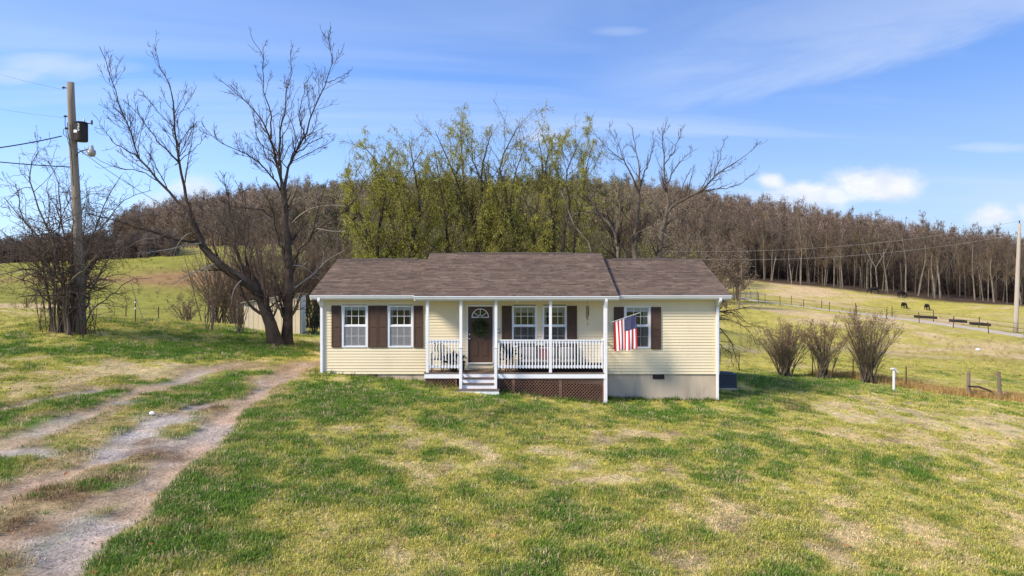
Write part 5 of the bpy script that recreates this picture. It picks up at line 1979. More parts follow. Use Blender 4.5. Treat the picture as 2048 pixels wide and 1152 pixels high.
rngB = np.random.default_rng(5)
DB = 33.4
gB = float(H(X(576, DB), DB))
limbsB = [
    ([tuple(P(572, 692, DB))[:2] + (gB - .15,)] + [P(u, v, DB) for u, v in ((576, 633), (579, 576), (577, 524), (573, 461), (570, 404), (566, 372))], .25, .125),
    px_limb(rngB, DB, [(566, 376), (550, 310), (535, 260), (505, 220), (470, 185), (440, 160)], .095, .012, -1),
    px_limb(rngB, DB, [(566, 376), (558, 310), (565, 240), (570, 200), (580, 150), (582, 100)], .085, .012, .8),
    px_limb(rngB, DB, [(542, 278), (540, 220), (525, 175), (525, 125), (505, 70)], .05, .01, -.6),
    px_limb(rngB, DB, [(568, 385), (580, 325), (610, 270), (630, 215), (650, 165), (665, 115), (655, 75)], .085, .012, 1),
    px_limb(rngB, DB, [(590, 308), (630, 280), (665, 265)], .04, .01, 1.5),
    px_limb(rngB, DB, [(570, 395), (525, 330), (480, 305), (425, 270), (405, 245)], .06, .01, -1.6),
    px_limb(rngB, DB, [(578, 530), (596, 507), (619, 478), (630, 445), (639, 404), (653, 364)], .085, .012, -1),
    px_limb(rngB, DB, [(622, 470), (645, 450), (665, 438), (700, 409), (730, 368), (762, 335)], .055, .010, -1.5),
    px_limb(rngB, DB, [(575, 525), (556, 475), (544, 427), (538, 404), (516, 369)], .075, .012, -1.4),
    px_limb(rngB, DB, [(545, 435), (520, 420), (480, 415), (440, 400)], .04, .01, -2),
    px_limb(rngB, DB, [(612, 282), (600, 240), (605, 190), (620, 150)], .04, .01, .4),
    px_limb(rngB, DB, [(650, 165), (680, 155), (700, 143)], .025, .008, .4),
    px_limb(rngB, DB, [(560, 345), (520, 290), (510, 240), (500, 200)], .04, .01, 1.8),
]
tB = make_tree('bare_tree', 'upright leafless tree with a forked dark trunk near the house corner', limbsB, SPEC_BARE, rngB, MAT['bark_dark'], MAT['twig'])
dead = [px_limb(rngB, DB, [(600, 505), (625, 460), (660, 462), (690, 463)], .022, .008, -1.5), px_limb(rngB, DB, [(585, 445), (600, 430), (625, 416), (660, 410), (690, 412)], .025, .008, -1.2),
        px_limb(rngB, DB, [(590, 575), (630, 545), (655, 520), (690, 500)], .03, .01, 2.5), px_limb(rngB, DB, [(586, 530), (610, 535), (640, 560)], .025, .01, 2)]
for l_ in dead:
    lp, lr = limb_batch([l_], 9)
    c1 = spawn(lp, lr, rngB, dens=3.0, tmin=.2, tmax=1, ang=(25, 60), lratio=.4, lmax=.9, n=5, up=0, wander=.18, rmin=.006)
    obj('dead_limb', tubes_mesh('dead_limb', [(lp, lr, 6), (c1[0], c1[1], 3)]), MAT['bark_dead'], tB, label='pale dead limb')

# small multi-stem tree grown round the left pole
rngC = np.random.default_rng(9)
DC = 28.5


def gz(u, d):
    return float(H(X(u, d), d))


def stem(rng, d, base_u, pts, r0, r1, dd):
    x = X(base_u, d)
    l = px_limb(rng, d, pts, r0, r1, dd)
    p = np.concatenate([[[x, d, float(H(x, d)) - .1]], l[0]])
    return (p, r0, r1)


limbsC = [
    stem(rngC, 28.3, 107, [(98, 600), (84, 530), (66, 470), (40, 430), (12, 395)], .075, .012, -1.5),
    stem(rngC, 28.2, 112, [(108, 610), (104, 540), (60, 500), (20, 490), (-20, 470)], .06, .012, -2),
    stem(rngC, 28.1, 134, [(131, 620), (129, 568), (112, 520), (100, 470), (70, 400), (62, 350), (78, 300)], .085, .012, -.8),
    stem(rngC, 28.0, 136, [(133, 600), (140, 565), (168, 540), (195, 510)], .09, .02, -1.2),
    stem(rngC, 28.9, 150, [(156, 600), (178, 545), (205, 500), (232, 462), (280, 430), (320, 430)], .07, .012, 1),
    stem(rngC, 28.4, 160, [(172, 605), (195, 560), (228, 510), (270, 485), (335, 470)], .06, .012, .5),
    stem(rngC, 28.7, 145, [(148, 580), (140, 500), (120, 430), (118, 370), (95, 320)], .07, .012, 1),
    stem(rngC, 28.6, 155, [(165, 580), (175, 500), (200, 440), (215, 390), (240, 350)], .06, .012, 1.2),
    stem(rngC, 28.2, 120, [(112, 590), (90, 500), (48, 440), (30, 370)], .06, .012, -1),
    stem(rngC, 28.3, 128, [(120, 600), (70, 540), (20, 545), (-25, 560)], .05, .010, -1.6),
    stem(rngC, 28.6, 162, [(185, 620), (225, 590), (262, 560), (300, 555)], .04, .010, .8),
    stem(rngC, 28.4, 125, [(124, 560), (116, 470), (140, 400), (160, 350)], .05, .010, .8),
    stem(rngC, 28.8, 140, [(150, 560), (190, 470), (250, 400), (300, 380)], .05, .010, 1.4),
]
for i in range(12):
    u0 = 108 + 55 * rngC.random()
    a_ = -1 + 2 * rngC.random()
    u1, v1 = 145 + a_ * 165, 330 + 150 * abs(a_) ** 1.5 + 60 * rngC.random()
    um = u0 + (u1 - u0) * (.30 + .15 * rngC.random())
    limbsC.append(stem(rngC, 28.2 + .7 * rngC.random(), u0, [(u0 + (um - u0) * .4, 600), (um, 520 + 20 * rngC.normal()), (u0 + (u1 - u0) * .7, v1 + (520 - v1) * .35), (u1, v1)], .045, .009, 2.4 * rngC.normal()))
SPEC_C = [dict(dens=2.9, tmin=.2, tmax=1, ang=(30, 80), lratio=.40, lmax=2.2, n=8, up=.0, wander=.28, rr=.6, rmin=.009, sides=4),
          dict(dens=3.6, tmin=.1, tmax=1, ang=(30, 80), lratio=.5, lmax=1.0, n=6, up=-.02, wander=.3, rr=.65, rmin=.0065, sides=3),
          dict(dens=3.0, tmin=.2, tmax=1, ang=(30, 70), lratio=.45, lmax=.4, n=4, up=0, wander=.3, rr=.7, rmin=.0055, sides=3, lmin=.08)]
tC = make_tree('scrub_tree', 'tangled multi stem leafless tree grown round the left utility pole', limbsC, SPEC_C, rngC, MAT['bark_grey'], MAT['twig_clump'], flare=False,
               leaf=(900, .04, .7, MAT['bud'], 0, 'buds'))
# brush of thin shoots at its foot
n = 55
bx = X(135, 28.4) + rngC.normal(size=n) * .5
by = 28.4 + rngC.normal(size=n) * .3
p0 = np.stack([bx, by, H(bx, by) - .05], 1)
p2 = p0 + np.stack([rngC.normal(size=n) * .45, rngC.normal(size=n) * .3, .8 + 2.2 * rngC.random(n)], 1)
pts = np.stack([p0, p0 * .6 + p2 * .4 + rngC.normal(size=(n, 3)) * .08, p2], 1)
c1 = spawn(pts, np.full((n, 3), .014), rngC, dens=2.5, tmin=.2, tmax=1, ang=(20, 70), lratio=.3, lmax=.6, n=4, up=0, wander=.25, rmin=.004)
obj('shoots', tubes_mesh('shoots', [(pts, np.tile([.016, .012, .006], (n, 1)), 4), (c1[0], c1[1], 3)]), MAT['twig'], tC)

# bare, large tree behind the right part of the roof
rngR = np.random.default_rng(31)
DR = 46.0


def base_limb(u, d, pts, r0, r1, rng, dd=0):
    return stem(rng, d, u, pts, r0, r1, dd)


limbsR = [
    base_limb(1312, DR, [(1317, 500), (1328, 456), (1332, 430)], .30, .17, rngR),
    px_limb(rngR, DR, [(1331, 434), (1336, 398), (1328, 353), (1328, 317), (1325, 275), (1335, 237)], .14, .015),
    px_limb(rngR, DR, [(1331, 430), (1344, 412), (1369, 398), (1405, 381), (1428, 353), (1458, 331), (1494, 309), (1522, 284)], .13, .012, -1.5),
    px_limb(rngR, DR, [(1428, 353), (1439, 317), (1449, 275)], .05, .012, -1),
    px_limb(rngR, DR, [(1405, 381), (1447, 377), (1480, 367), (1517, 339)], .05, .012, 1),
    px_limb(rngR, DR, [(1329, 450), (1310, 420), (1285, 405), (1255, 400)], .08, .015, 2),
    px_limb(rngR, DR, [(1330, 380), (1345, 345), (1365, 320), (1395, 297)], .06, .012, -1),
    px_limb(rngR, DR, [(1328, 330), (1348, 300), (1362, 265), (1370, 250)], .05, .012, 1),
    px_limb(rngR, DR, [(1350, 410), (1380, 420), (1420, 410), (1460, 425)], .05, .012, -2),
]
make_tree('bare_tree', 'large leafless tree spreading wide above the right wing roof', limbsR,
          [dict(SPEC_BARE[0], lmax=3.2, rmin=.009), dict(SPEC_BARE[1], lmax=1.5, rmin=.007), dict(SPEC_BARE[2], lmax=.7, rmin=.006, dens=2.2)], rngR, MAT['bark_grey'], MAT['twig'])
rngR2 = np.random.default_rng(32)
DR2 = 47.5
limbsR2 = [
    base_limb(1268, DR2, [(1270, 490), (1272, 453), (1278, 387)], .26, .15, rngR2),
    px_limb(rngR2, DR2, [(1278, 390), (1269, 364), (1250, 325), (1219, 300), (1197, 275)], .10, .012, -1),
    px_limb(rngR2, DR2, [(1278, 388), (1278, 331), (1267, 275), (1261, 250)], .10, .012, 1),
    px_limb(rngR2, DR2, [(1279, 380), (1292, 337), (1305, 303), (1307, 267)], .08, .012, 1.5),
    px_limb(rngR2, DR2, [(1272, 455), (1250, 430), (1235, 400), (1240, 370), (1225, 340)], .07, .012, -1),
    px_limb(rngR2, DR2, [(1262, 350), (1240, 300), (1222, 260), (1220, 245)], .05, .012, 1),
]
make_tree('bare_tree', 'slimmer leafless tree just left of the wide spreading one', limbsR2,
          [dict(SPEC_BARE[0], lmax=2.6, rmin=.009), dict(SPEC_BARE[1], lmax=1.3, rmin=.007), dict(SPEC_BARE[2], lmax=.6, rmin=.006)], rngR2, MAT['bark_grey'], MAT['twig'])
rngR3 = np.random.default_rng(33)
limbsR3 = [
    base_limb(1238, 44, [(1236, 512), (1225, 459), (1194, 425), (1178, 387), (1170, 340)], .22, .03, rngR3, -1),
    base_limb(1200, 44.5, [(1180, 498), (1155, 462), (1135, 420), (1122, 380)], .13, .02, rngR3, 1),
    px_limb(rngR3, 44, [(1225, 459), (1240, 420), (1230, 380), (1215, 350)], .07, .012, 1),
    px_limb(rngR3, 44, [(1194, 425), (1160, 425), (1130, 440)], .05, .012, -1),
    base_limb(1250, 44, [(1252, 500), (1270, 470), (1300, 455), (1350, 480)], .06, .012, rngR3, -2),
]
make_tree('bare_tree', 'pale trunked leafless tree leaning left behind the roof junction', limbsR3, [dict(SPEC_BARE[0], lmax=2.2, rmin=.008), dict(SPEC_BARE[1], rmin=.007)], rngR3, MAT['bark_pale'], MAT['twig'])


# willows behind the house
def willow(label, seed, d, base_u, limbs, nleaf, droopy, density=1.0, mat='willow'):
    rng = np.random.default_rng(seed)
    ls = [base_limb(u0, d + o, pts, r0, .015, rng, dd) for (u0, o, pts, r0, dd) in limbs]
    lp, lr = limb_batch(ls, 14)
    t = thing('willow_tree', label, 'tree', (X(base_u, d), d, float(H(X(base_u, d), d))), 'willow trees behind the house')
    obj('trunk', tubes_mesh('trunk', [(lp, lr, 8)]), MAT['bark_dark'], t)
    b1 = spawn(lp, lr, rng, dens=1.7 * density, tmin=.25, tmax=1, ang=(22, 65), lratio=.34, lmax=3.2, n=7, up=.08, tipf=.68, wander=.14, rr=.5, rmin=.010)
    b2 = spawn(*b1, rng, dens=2.2 * density, tmin=.2, tmax=1, ang=(20, 60), lratio=.45, lmax=1.3, n=6, up=.02, wander=.18, rmin=.007)
    dr = spawn(*b1, rng, dens=1.7 * density * droopy, tmin=.2, tmax=1, ang=(40, 110), lratio=.8, lmax=2.2, n=8, up=-.38, wander=.08, rmin=.005)
    obj('crown', tubes_mesh('crown', [(*b1, 4), (*b2, 3), (*dr, 3)]), MAT['twig_olive'], t)
    pool = np.concatenate([b2[0].reshape(-1, 3), dr[0].reshape(-1, 3)])
    if len(dr[0]):
        # leaves hang more thickly lower down
        zt = (pool[:, 2] - pool[:, 2].min()) / np.ptp(pool[:, 2])
        clump = fbm(pool[:, 0] * .8 + 7, pool[:, 2] * .8 + pool[:, 1], 2, seed)
        w = np.clip(1.15 - .45 * zt, .2, 1.1) * sstep(.37, .60, clump) + .06
    k = rng.choice(len(pool), nleaf, p=w / w.sum())
    pos = pool[k] + rng.normal(size=(nleaf, 3)) * .07
    v, q = leaf_quads(pos, .115, rng, .30, np.repeat([[0, 0, -1.0]], nleaf, 0), .7)
    obj('foliage', np_mesh('foliage', v, q), MAT[mat], t)
    return t


willow('leftmost willow behind the roof with a rounded pale green top', 41, 47, 760,
       [(748, 0, [(742, 500), (722, 440), (705, 380), (690, 335)], .16, -1), (752, 0, [(755, 490), (765, 420), (770, 350), (725, 290)], .18, 0),
        (770, .5, [(790, 490), (780, 430), (762, 380), (790, 300)], .15, 1), (800, 0, [(822, 490), (840, 430), (830, 350), (818, 280)], .2, 0),
        (815, .5, [(830, 500), (815, 440), (800, 380), (845, 300)], .15, 1.5), (760, .4, [(735, 470), (715, 420), (700, 400)], .1, -1)], 44000, 1.3)
willow('middle willow behind the porch roof with long dark upright limbs', 42, 48, 960,
       [(905, 0, [(895, 490), (890, 430), (880, 370), (868, 290)], .15, -1), (965, 0, [(955, 480), (935, 420), (905, 340), (870, 262)], .2, -.5),
        (968, .3, [(955, 460), (930, 400), (925, 330), (920, 245)], .2, 0), (985, .6, [(985, 470), (965, 400), (965, 330), (985, 260)], .2, .5),
        (990, 0, [(998, 470), (1015, 400), (1000, 330), (1040, 245)], .2, .3), (1010, .8, [(1030, 480), (1020, 430), (1030, 350), (1055, 280)], .18, 1),
        (960, .2, [(930, 470), (915, 440), (900, 420)], .12, -2), (1000, .4, [(1010, 440), (975, 380), (945, 320), (945, 260)], .14, 1)], 48000, 1.4)
willow('rightmost willow behind the porch roof, thin and yellow topped', 43, 48.5, 1110,
       [(1075, 0, [(1068, 470), (1078, 400), (1085, 330), (1075, 270)], .18, 0), (1105, .5, [(1108, 470), (1100, 400), (1090, 340), (1110, 265)], .18, .6),
        (1120, 0, [(1128, 470), (1140, 410), (1132, 350), (1160, 280)], .18, 0), (1140, .8, [(1150, 470), (1165, 410), (1170, 350), (1185, 290)], .16, 1),
        (1100, .3, [(1060, 460), (1040, 420), (1045, 370)], .12, -1)], 34000, 1.15)
# understorey of fresh green bushes behind the roof
def bush(name, label, u, d, h, w, nstem, mat_leaf, nleaf, seed, group=None, lsize=.13, cat='bush', twig='twig_olive', zoff=0, lowleaf=.15):
    rng = np.random.default_rng(seed)
    x = X(u, d)
    z = float(H(x, d)) + zoff
    t = thing(name, label, cat, (x, d, z), group)
    p0 = np.stack([x + rng.normal(size=nstem) * w * .08, d + rng.normal(size=nstem) * w * .08, np.full(nstem, z - .05)], 1)
    ang = rng.random(nstem) * 2 * np.pi
    rr = w * .5 * np.sqrt(rng.random(nstem))
    top = np.stack([x + rr * np.cos(ang), d + rr * np.sin(ang), z + h * (.7 + .35 * rng.random(nstem)) * (1 - .25 * (rr / (w * .5)) ** 2)], 1)
    mid = p0 * .55 + top * .45 + np.array([0, 0, h * .06]) + rng.normal(size=(nstem, 3)) * .04 * h
    ctl = [np.array([a, b, c]) for a, b, c in zip(p0, mid, top)]
    lp = np.stack([resample(c, 8) for c in ctl])
    lr = np.tile(np.linspace(.03, .008, 8) * (h / 3.0) ** .5, (nstem, 1))
    b1 = spawn(lp, lr, rng, dens=3.0, tmin=.2, tmax=1, ang=(18, 50), lratio=.35, lmax=h * .35, n=6, up=.06, wander=.16, rmin=.005)
    b2 = spawn(*b1, rng, dens=3.5, tmin=.2, tmax=1, ang=(20, 50), lratio=.45, lmax=.5, n=4, up=.04, wander=.2, rmin=.004)
    obj('stems', tubes_mesh('stems', [(lp, lr, 5)]), MAT['bark_grey'], t)
    obj('crown', tubes_mesh('crown', [(*b1, 3), (*b2, 3)]), MAT[twig], t)
    if nleaf:
        pool = np.concatenate([b1[0].reshape(-1, 3), b2[0].reshape(-1, 3)])
        zt = np.clip((pool[:, 2] - z) / h, 0, 1.2)
        wgt = lowleaf + zt ** 2 if lowleaf < 1 else np.ones(len(pool))
        k = rng.choice(len(pool), nleaf, p=wgt / wgt.sum())
        v, q = leaf_quads(pool[k] + rng.normal(size=(nleaf, 3)) * .05, lsize, rng, .5)
        obj('foliage', np_mesh('foliage', v, q), MAT[mat_leaf], t)
    return t


bush('bush', 'fresh green bush showing over the left end of the raised roof', 790, 43, 4.9, 4.2, 26, 'fresh', 3600, 51, lowleaf=2)
bush('bush', 'low lime green bush over the left wing roof behind the willow', 730, 44, 4.4, 3.2, 20, 'fresh', 2600, 52, lowleaf=2)
bush('bush', 'yellow green bush flecked with white above the porch ridge', 1048, 42, 4.9, 2.6, 22, 'fresh', 2300, 53, lowleaf=2)
bush('flowering_tree', 'white blossoming small tree just behind the porch ridge', 930, 52, 6.6, 5.0, 22, 'blossom', 1700, 54, cat='tree', lowleaf=.5)
bush('flowering_tree', 'second white blossom tree right of the first, half behind the yellow bush', 1020, 54, 6.2, 3.4, 18, 'blossom', 600, 55, cat='tree', lowleaf=.5)
for i, (u, d, h, w, sd2, lb) in enumerate(((850, 58, 8.5, 7, 61, 'olive leafed understorey tree between the first two willows'), (1010, 60, 8.5, 8, 62, 'olive leafed understorey tree behind the middle willow'),
                                           (1150, 58, 9.0, 8, 63, 'olive leafed understorey tree behind the right willow'), (1230, 56, 8.0, 7, 64, 'olive leafed understorey tree behind the pale leaning trunk'),
                                           (1310, 58, 7.5, 6, 65, 'olive leafed understorey tree behind the wide spreading tree'), (700, 60, 7.5, 6, 66, 'olive leafed understorey tree at the left edge of the willows'))):
    bush('understorey_tree', lb, u, d, h, w, 30, 'willow' if i % 2 else 'fresh', 2800, sd2, cat='tree', lsize=.10, lowleaf=.5)

# reddish brush and small bare trees behind the left pair
for i, (u, d, h, w, lb) in enumerate(((520, 50, 7.4, 6.5, 'reddish bare brush tree straight behind the leaning trunk'), (430, 55, 6.3, 6, 'reddish bare brush tree left of the leaning trunk'),
                                      (600, 52, 7.2, 6, 'reddish bare brush tree right behind the upright trunk'), (665, 54, 7.5, 6, 'reddish bare brush tree over the left end of the house roof'),
                                      (480, 62, 7.0, 7, 'reddish bare brush tree further back between the two dark trunks'), (560, 64, 8.0, 7, 'tall reddish bare brush tree behind the upright trunk'),
                                      (640, 66, 8.2, 7, 'tall reddish bare brush tree behind the house gable'))):
    bush('brush_tree', lb, u, d, h, w, 34, 'bud', 500, 80 + i, cat='tree', twig='twig_red', lsize=.08)
bush('shrub', 'pale stemmed bush at the foot of the leaning tree, before the shed', 480, 35, 2.2, 1.5, 9, 'bud', 0, 91, twig='twig_red', cat='shrub')
bush('shrub', 'dark low bush against the right side of the shed', 628, 40, 1.5, 1.3, 14, 'dark_leaf', 500, 92, cat='shrub', lsize=.1)
bush('shrub', 'thin stemmed sapling bush standing alone on the left lawn', 418, 34, 2.1, 1.3, 7, 'bud', 40, 93, twig='twig_red', cat='shrub')
bush('shrub', 'russet dead bush on the slope left of the leaning trunk', 372, 60, 2.4, 3.6, 24, 'bud', 500, 94, twig='twig_red', cat='shrub')
bush('shrub', 'dark brush behind the shed at the bottom of the slope', 470, 58, 2.6, 4.0, 24, 'bud', 200, 95, twig='twig_red', cat='shrub')

# drooping bare tree at the right rear corner of the house
rngD = np.random.default_rng(71)
DD = 35.0
limbsD = [
    (np.array([P(1400, 745, DD), P(1405, 690, DD), P(1415, 650, DD), P(1435, 625, DD), P(1470, 618, DD - .5), P(1505, 612, DD - 1)]), .10, .012),
    px_limb(rngD, DD, [(1410, 665), (1440, 640), (1475, 645), (1500, 665), (1512, 690)], .05, .008, -1),
    px_limb(rngD, DD, [(1412, 660), (1440, 660), (1465, 690), (1475, 720), (1480, 742)], .05, .008, -.5),
    px_limb(rngD, DD, [(1405, 690), (1440, 690), (1462, 712), (1468, 735)], .05, .008, 0),
    px_limb(rngD, DD, [(1415, 650), (1440, 610), (1465, 600), (1490, 596)], .04, .008, 1),
    px_limb(rngD, DD, [(1440, 622), (1470, 632), (1505, 650), (1530, 655)], .035, .006, 1),
    px_limb(rngD, DD, [(1415, 650), (1405, 600), (1395, 560)], .05, .01, 1),
]
make_tree('drooping_tree', 'small leafless tree drooping past the right rear corner of the house', limbsD,
          [dict(dens=6.0, tmin=.2, tmax=1, ang=(20, 60), lratio=.42, lmax=1.1, n=6, up=-.08, wander=.22, rr=.6, rmin=.006, sides=3),
           dict(dens=6.0, tmin=.15, tmax=1, ang=(20, 60), lratio=.55, lmax=.6, n=5, up=-.06, wander=.25, rr=.6, rmin=.005, sides=3)], rngD, MAT['bark_dark'], MAT['twig'], flare=False)

# three vase-shaped shrubs by the right fence
def vase_shrub(label, u, v, d, h, w, seed, ns=26):
    rng = np.random.default_rng(seed)
    x = X(u, d)
    z = float(H(x, d))
    t = thing('vase_shrub', label, 'shrub', (x, d, z), 'leafless shrubs along the right fence')
    foot = rng.integers(0, 2, ns) * .35 - .17
    p0 = np.stack([x + foot * w * .3 + rng.normal(size=ns) * .07, d + rng.normal(size=ns) * .1, np.full(ns, z - .05)], 1)
    ang = rng.random(ns) * 2 * np.pi
    rr = w * .5 * rng.random(ns) ** .6
    top = np.stack([x + rr * np.cos(ang), d + rr * np.sin(ang), z + h * (.8 + .25 * rng.random(ns)) - .25 * h * (rr / (w * .5)) ** 2 * .6], 1)
    mid = p0 * .6 + top * .4 + np.array([0, 0, h * .08])
    lp = np.stack([resample(np.array([a, b, c]), 9) for a, b, c in zip(p0, mid, top)])
    lr = np.tile(np.linspace(.026, .006, 9), (ns, 1))
    b1 = spawn(lp, lr, rng, dens=5.0, tmin=.2, tmax=1, ang=(12, 45), lratio=.36, lmax=1.0, n=6, up=.09, wander=.14, rmin=.0045)
    b2 = spawn(*b1, rng, dens=6.0, tmin=.15, tmax=1, ang=(14, 50), lratio=.55, lmax=.5, n=4, up=.07, wander=.16, rmin=.0035)
    obj('stems', tubes_mesh('stems', [(lp, lr, 5)]), MAT['bark_grey'], t)
    obj('crown', tubes_mesh('crown', [(*b1, 3), (*b2, 3)]), MAT['twig_tan'], t)
    tips = np.concatenate([b1[0][:, -1], b2[0][:, -1]])
    tips = tips[tips[:, 2] > z + h * (.5 + .35 * rng.random(len(tips)))]
    k = rng.integers(0, len(tips), 3200)
    v_, q_ = leaf_quads(tips[k] + rng.normal(size=(3200, 3)) * .04, .055, rng, .7)
    obj('seed_heads', np_mesh('seed_heads', v_, q_), MAT['seed'], t, kind='stuff')
    return t


vase_shrub('left and fullest of the three leafless shrubs at the fence', 1570, 748, 38.5, 2.75, 3.5, 101, 54)
vase_shrub('middle leafless shrub at the fence, lower with a leaning right stem', 1648, 757, 38.0, 2.75, 2.9, 102, 34)
vase_shrub('right and tallest of the three leafless shrubs at the fence', 1735, 766, 37.2, 3.5, 3.4, 103, 40)

# ------------------------------------------------------------------ woods: prototypes, right forest individuals, hill masses
def forest_proto(seed, h, spread, rb, fork=False, dens=1.0, low=.42, n1=22, twigr=.020):
    """bare woodland tree in local coordinates: trunk mesh and crown mesh"""
    rng = np.random.default_rng(seed)
    lean = rng.normal(size=2) * .03 * h
    limbs = []
    top = np.array([lean[0], lean[1], h * .8])
    kink = np.array([rng.normal() * .02 * h, rng.normal() * .02 * h, h * .4])
    if fork:
        f = np.array([lean[0] * .3, lean[1] * .3, h * (.22 + .15 * rng.random())])
        limbs.append((np.array([[0, 0, -.4], f * .5, f]), rb, rb * .8))
        for s in (-1, 1):
            e = np.array([s * h * (.12 + .08 * rng.random()), rng.normal() * .06 * h, h * (.75 + .1 * rng.random())])
            limbs.append((np.array([f, (f + e) / 2 + np.array([s * .03 * h, 0, 0]), e]), rb * .65, .03))
    else:
        limbs.append((np.array([[0, 0, -.4], kink * .5, kink, top]), rb, .03))
    lp, lr = limb_batch(limbs, 12)
    tr = tubes_mesh('trunk', [(lp, lr, 6)])
    b1 = spawn(lp, lr, rng, dens=n1 / h * (1 if not fork else .6), tmin=low, tmax=1, ang=(18, 52), lratio=spread, lmax=h * .36, n=7, up=.13, wander=.12, rr=.5, rmin=.03)
    b2 = spawn(*b1, rng, dens=2.0 * dens, tmin=.15, tmax=1, ang=(18, 48), lratio=.5, lmax=2.6, n=4, up=.12, wander=.12, rmin=twigr * 1.15)
    b3 = spawn(*b2, rng, dens=2.6 * dens, tmin=.15, tmax=1, ang=(18, 48), lratio=.62, lmax=1.4, n=3, up=.10, wander=.12, rmin=twigr)
    cr = tubes_mesh('crown', [(*b1, 4), (*b2, 3), (*b3, 3)])
    pool = b3[0].reshape(-1, 3) if len(b3[0]) else b2[0].reshape(-1, 3)
    return tr, cr, pool, rng


RIGHT_PROTO = []
for i in range(9):
    tr, cr, pool, r_ = forest_proto(200 + i, 15.5 + (i % 3) * 1.6, .24, .13 + .03 * (i % 3), fork=i in (3, 7), n1=38, low=.30 + .1 * (i % 2), twigr=.017)
    nb_ = 2200
    k = r_.integers(0, len(pool), nb_)
    v_, q_ = leaf_quads(pool[k] + r_.normal(size=(nb_, 3)) * .12, .11, r_, .6)
    bd = np_mesh('buds', v_, q_)
    tr2 = tr.copy()
    RIGHT_PROTO.append((tr, cr, bd, tr2))
    tr.materials.append(MAT['bark_pale'])
    tr2.materials.append(MAT['bark_grey'])
    cr.materials.append(MAT[('twig_red', 'twig_forest', 'twig_tan', 'twig_forest', 'twig')[i % 5]])
    bd.materials.append(MAT['bud'] if i % 3 else MAT['bud_olive'])

rngF = np.random.default_rng(77)
fe = np.array([p for p in FOREST_EDGE])[::-1]
FKIND = {  # label and group by what one can see of the tree
    'straight': ('bare tree with a pale straight trunk on the front edge of the right woods', 'pale straight trees along the edge of the right woods'),
    'fork': ('bare tree with a pale forked trunk on the front edge of the right woods', 'pale forked trees along the edge of the right woods'),
    'deep': ('grey bare tree standing deeper inside the right hand woods', 'bare trees inside the right woods')}


def edge_y(x):
    return float(np.interp(x, fe[:, 0], fe[:, 1]))


spots = []
us = np.linspace(1395, 2110, 44)
for u in us:                                   # front row, close to the pasture
    d = 150.0
    for _ in range(8):
        d = edge_y(X(u, d))
    u2 = u + rngF.normal() * 15
    d2 = d + 1.0 + abs(rngF.normal()) * 6
    spots.append((X(u2, d2), d2, 0))
for row in range(6):
    for u in np.linspace(1375, 2140, 42):
        d = 150.0
        for _ in range(8):
            d = edge_y(X(u, d))
        d2 = d + 6 + row * 7 + rngF.random() * 7
        spots.append((X(u + rngF.normal() * 8, d2), d2, 1))
spots = spots[:294]
for i, (x, y, deep) in enumerate(spots):
    pi = int(rngF.integers(0, len(RIGHT_PROTO)))
    tr, cr, bd, tr2 = RIGHT_PROTO[pi]
    z = float(H0(x, y))
    lb, gr = FKIND['deep' if deep else ('fork' if pi in (3, 7) else 'straight')]
    t = thing('woodland_tree', lb, 'tree', (x, y, z), gr)
    s = .80 + .36 * rngF.random() ** .8
    uu = CU + FPX * x / y
    s *= float(np.interp(uu, [1400, 1520, 1700, 1900, 2048], [.95, 1.06, .98, .92, .82]))
    t.rotation_euler = (rngF.normal() * .035, rngF.normal() * .035, rngF.random() * 6.283)
    t.scale = (s, s, s * (.92 + .16 * rngF.random()))
    for nm, me in (('trunk', tr2 if deep else tr), ('crown', cr), ('buds', bd)):
        o = bpy.data.objects.new(nm, me)
        COL.objects.link(o)
        o.parent = t


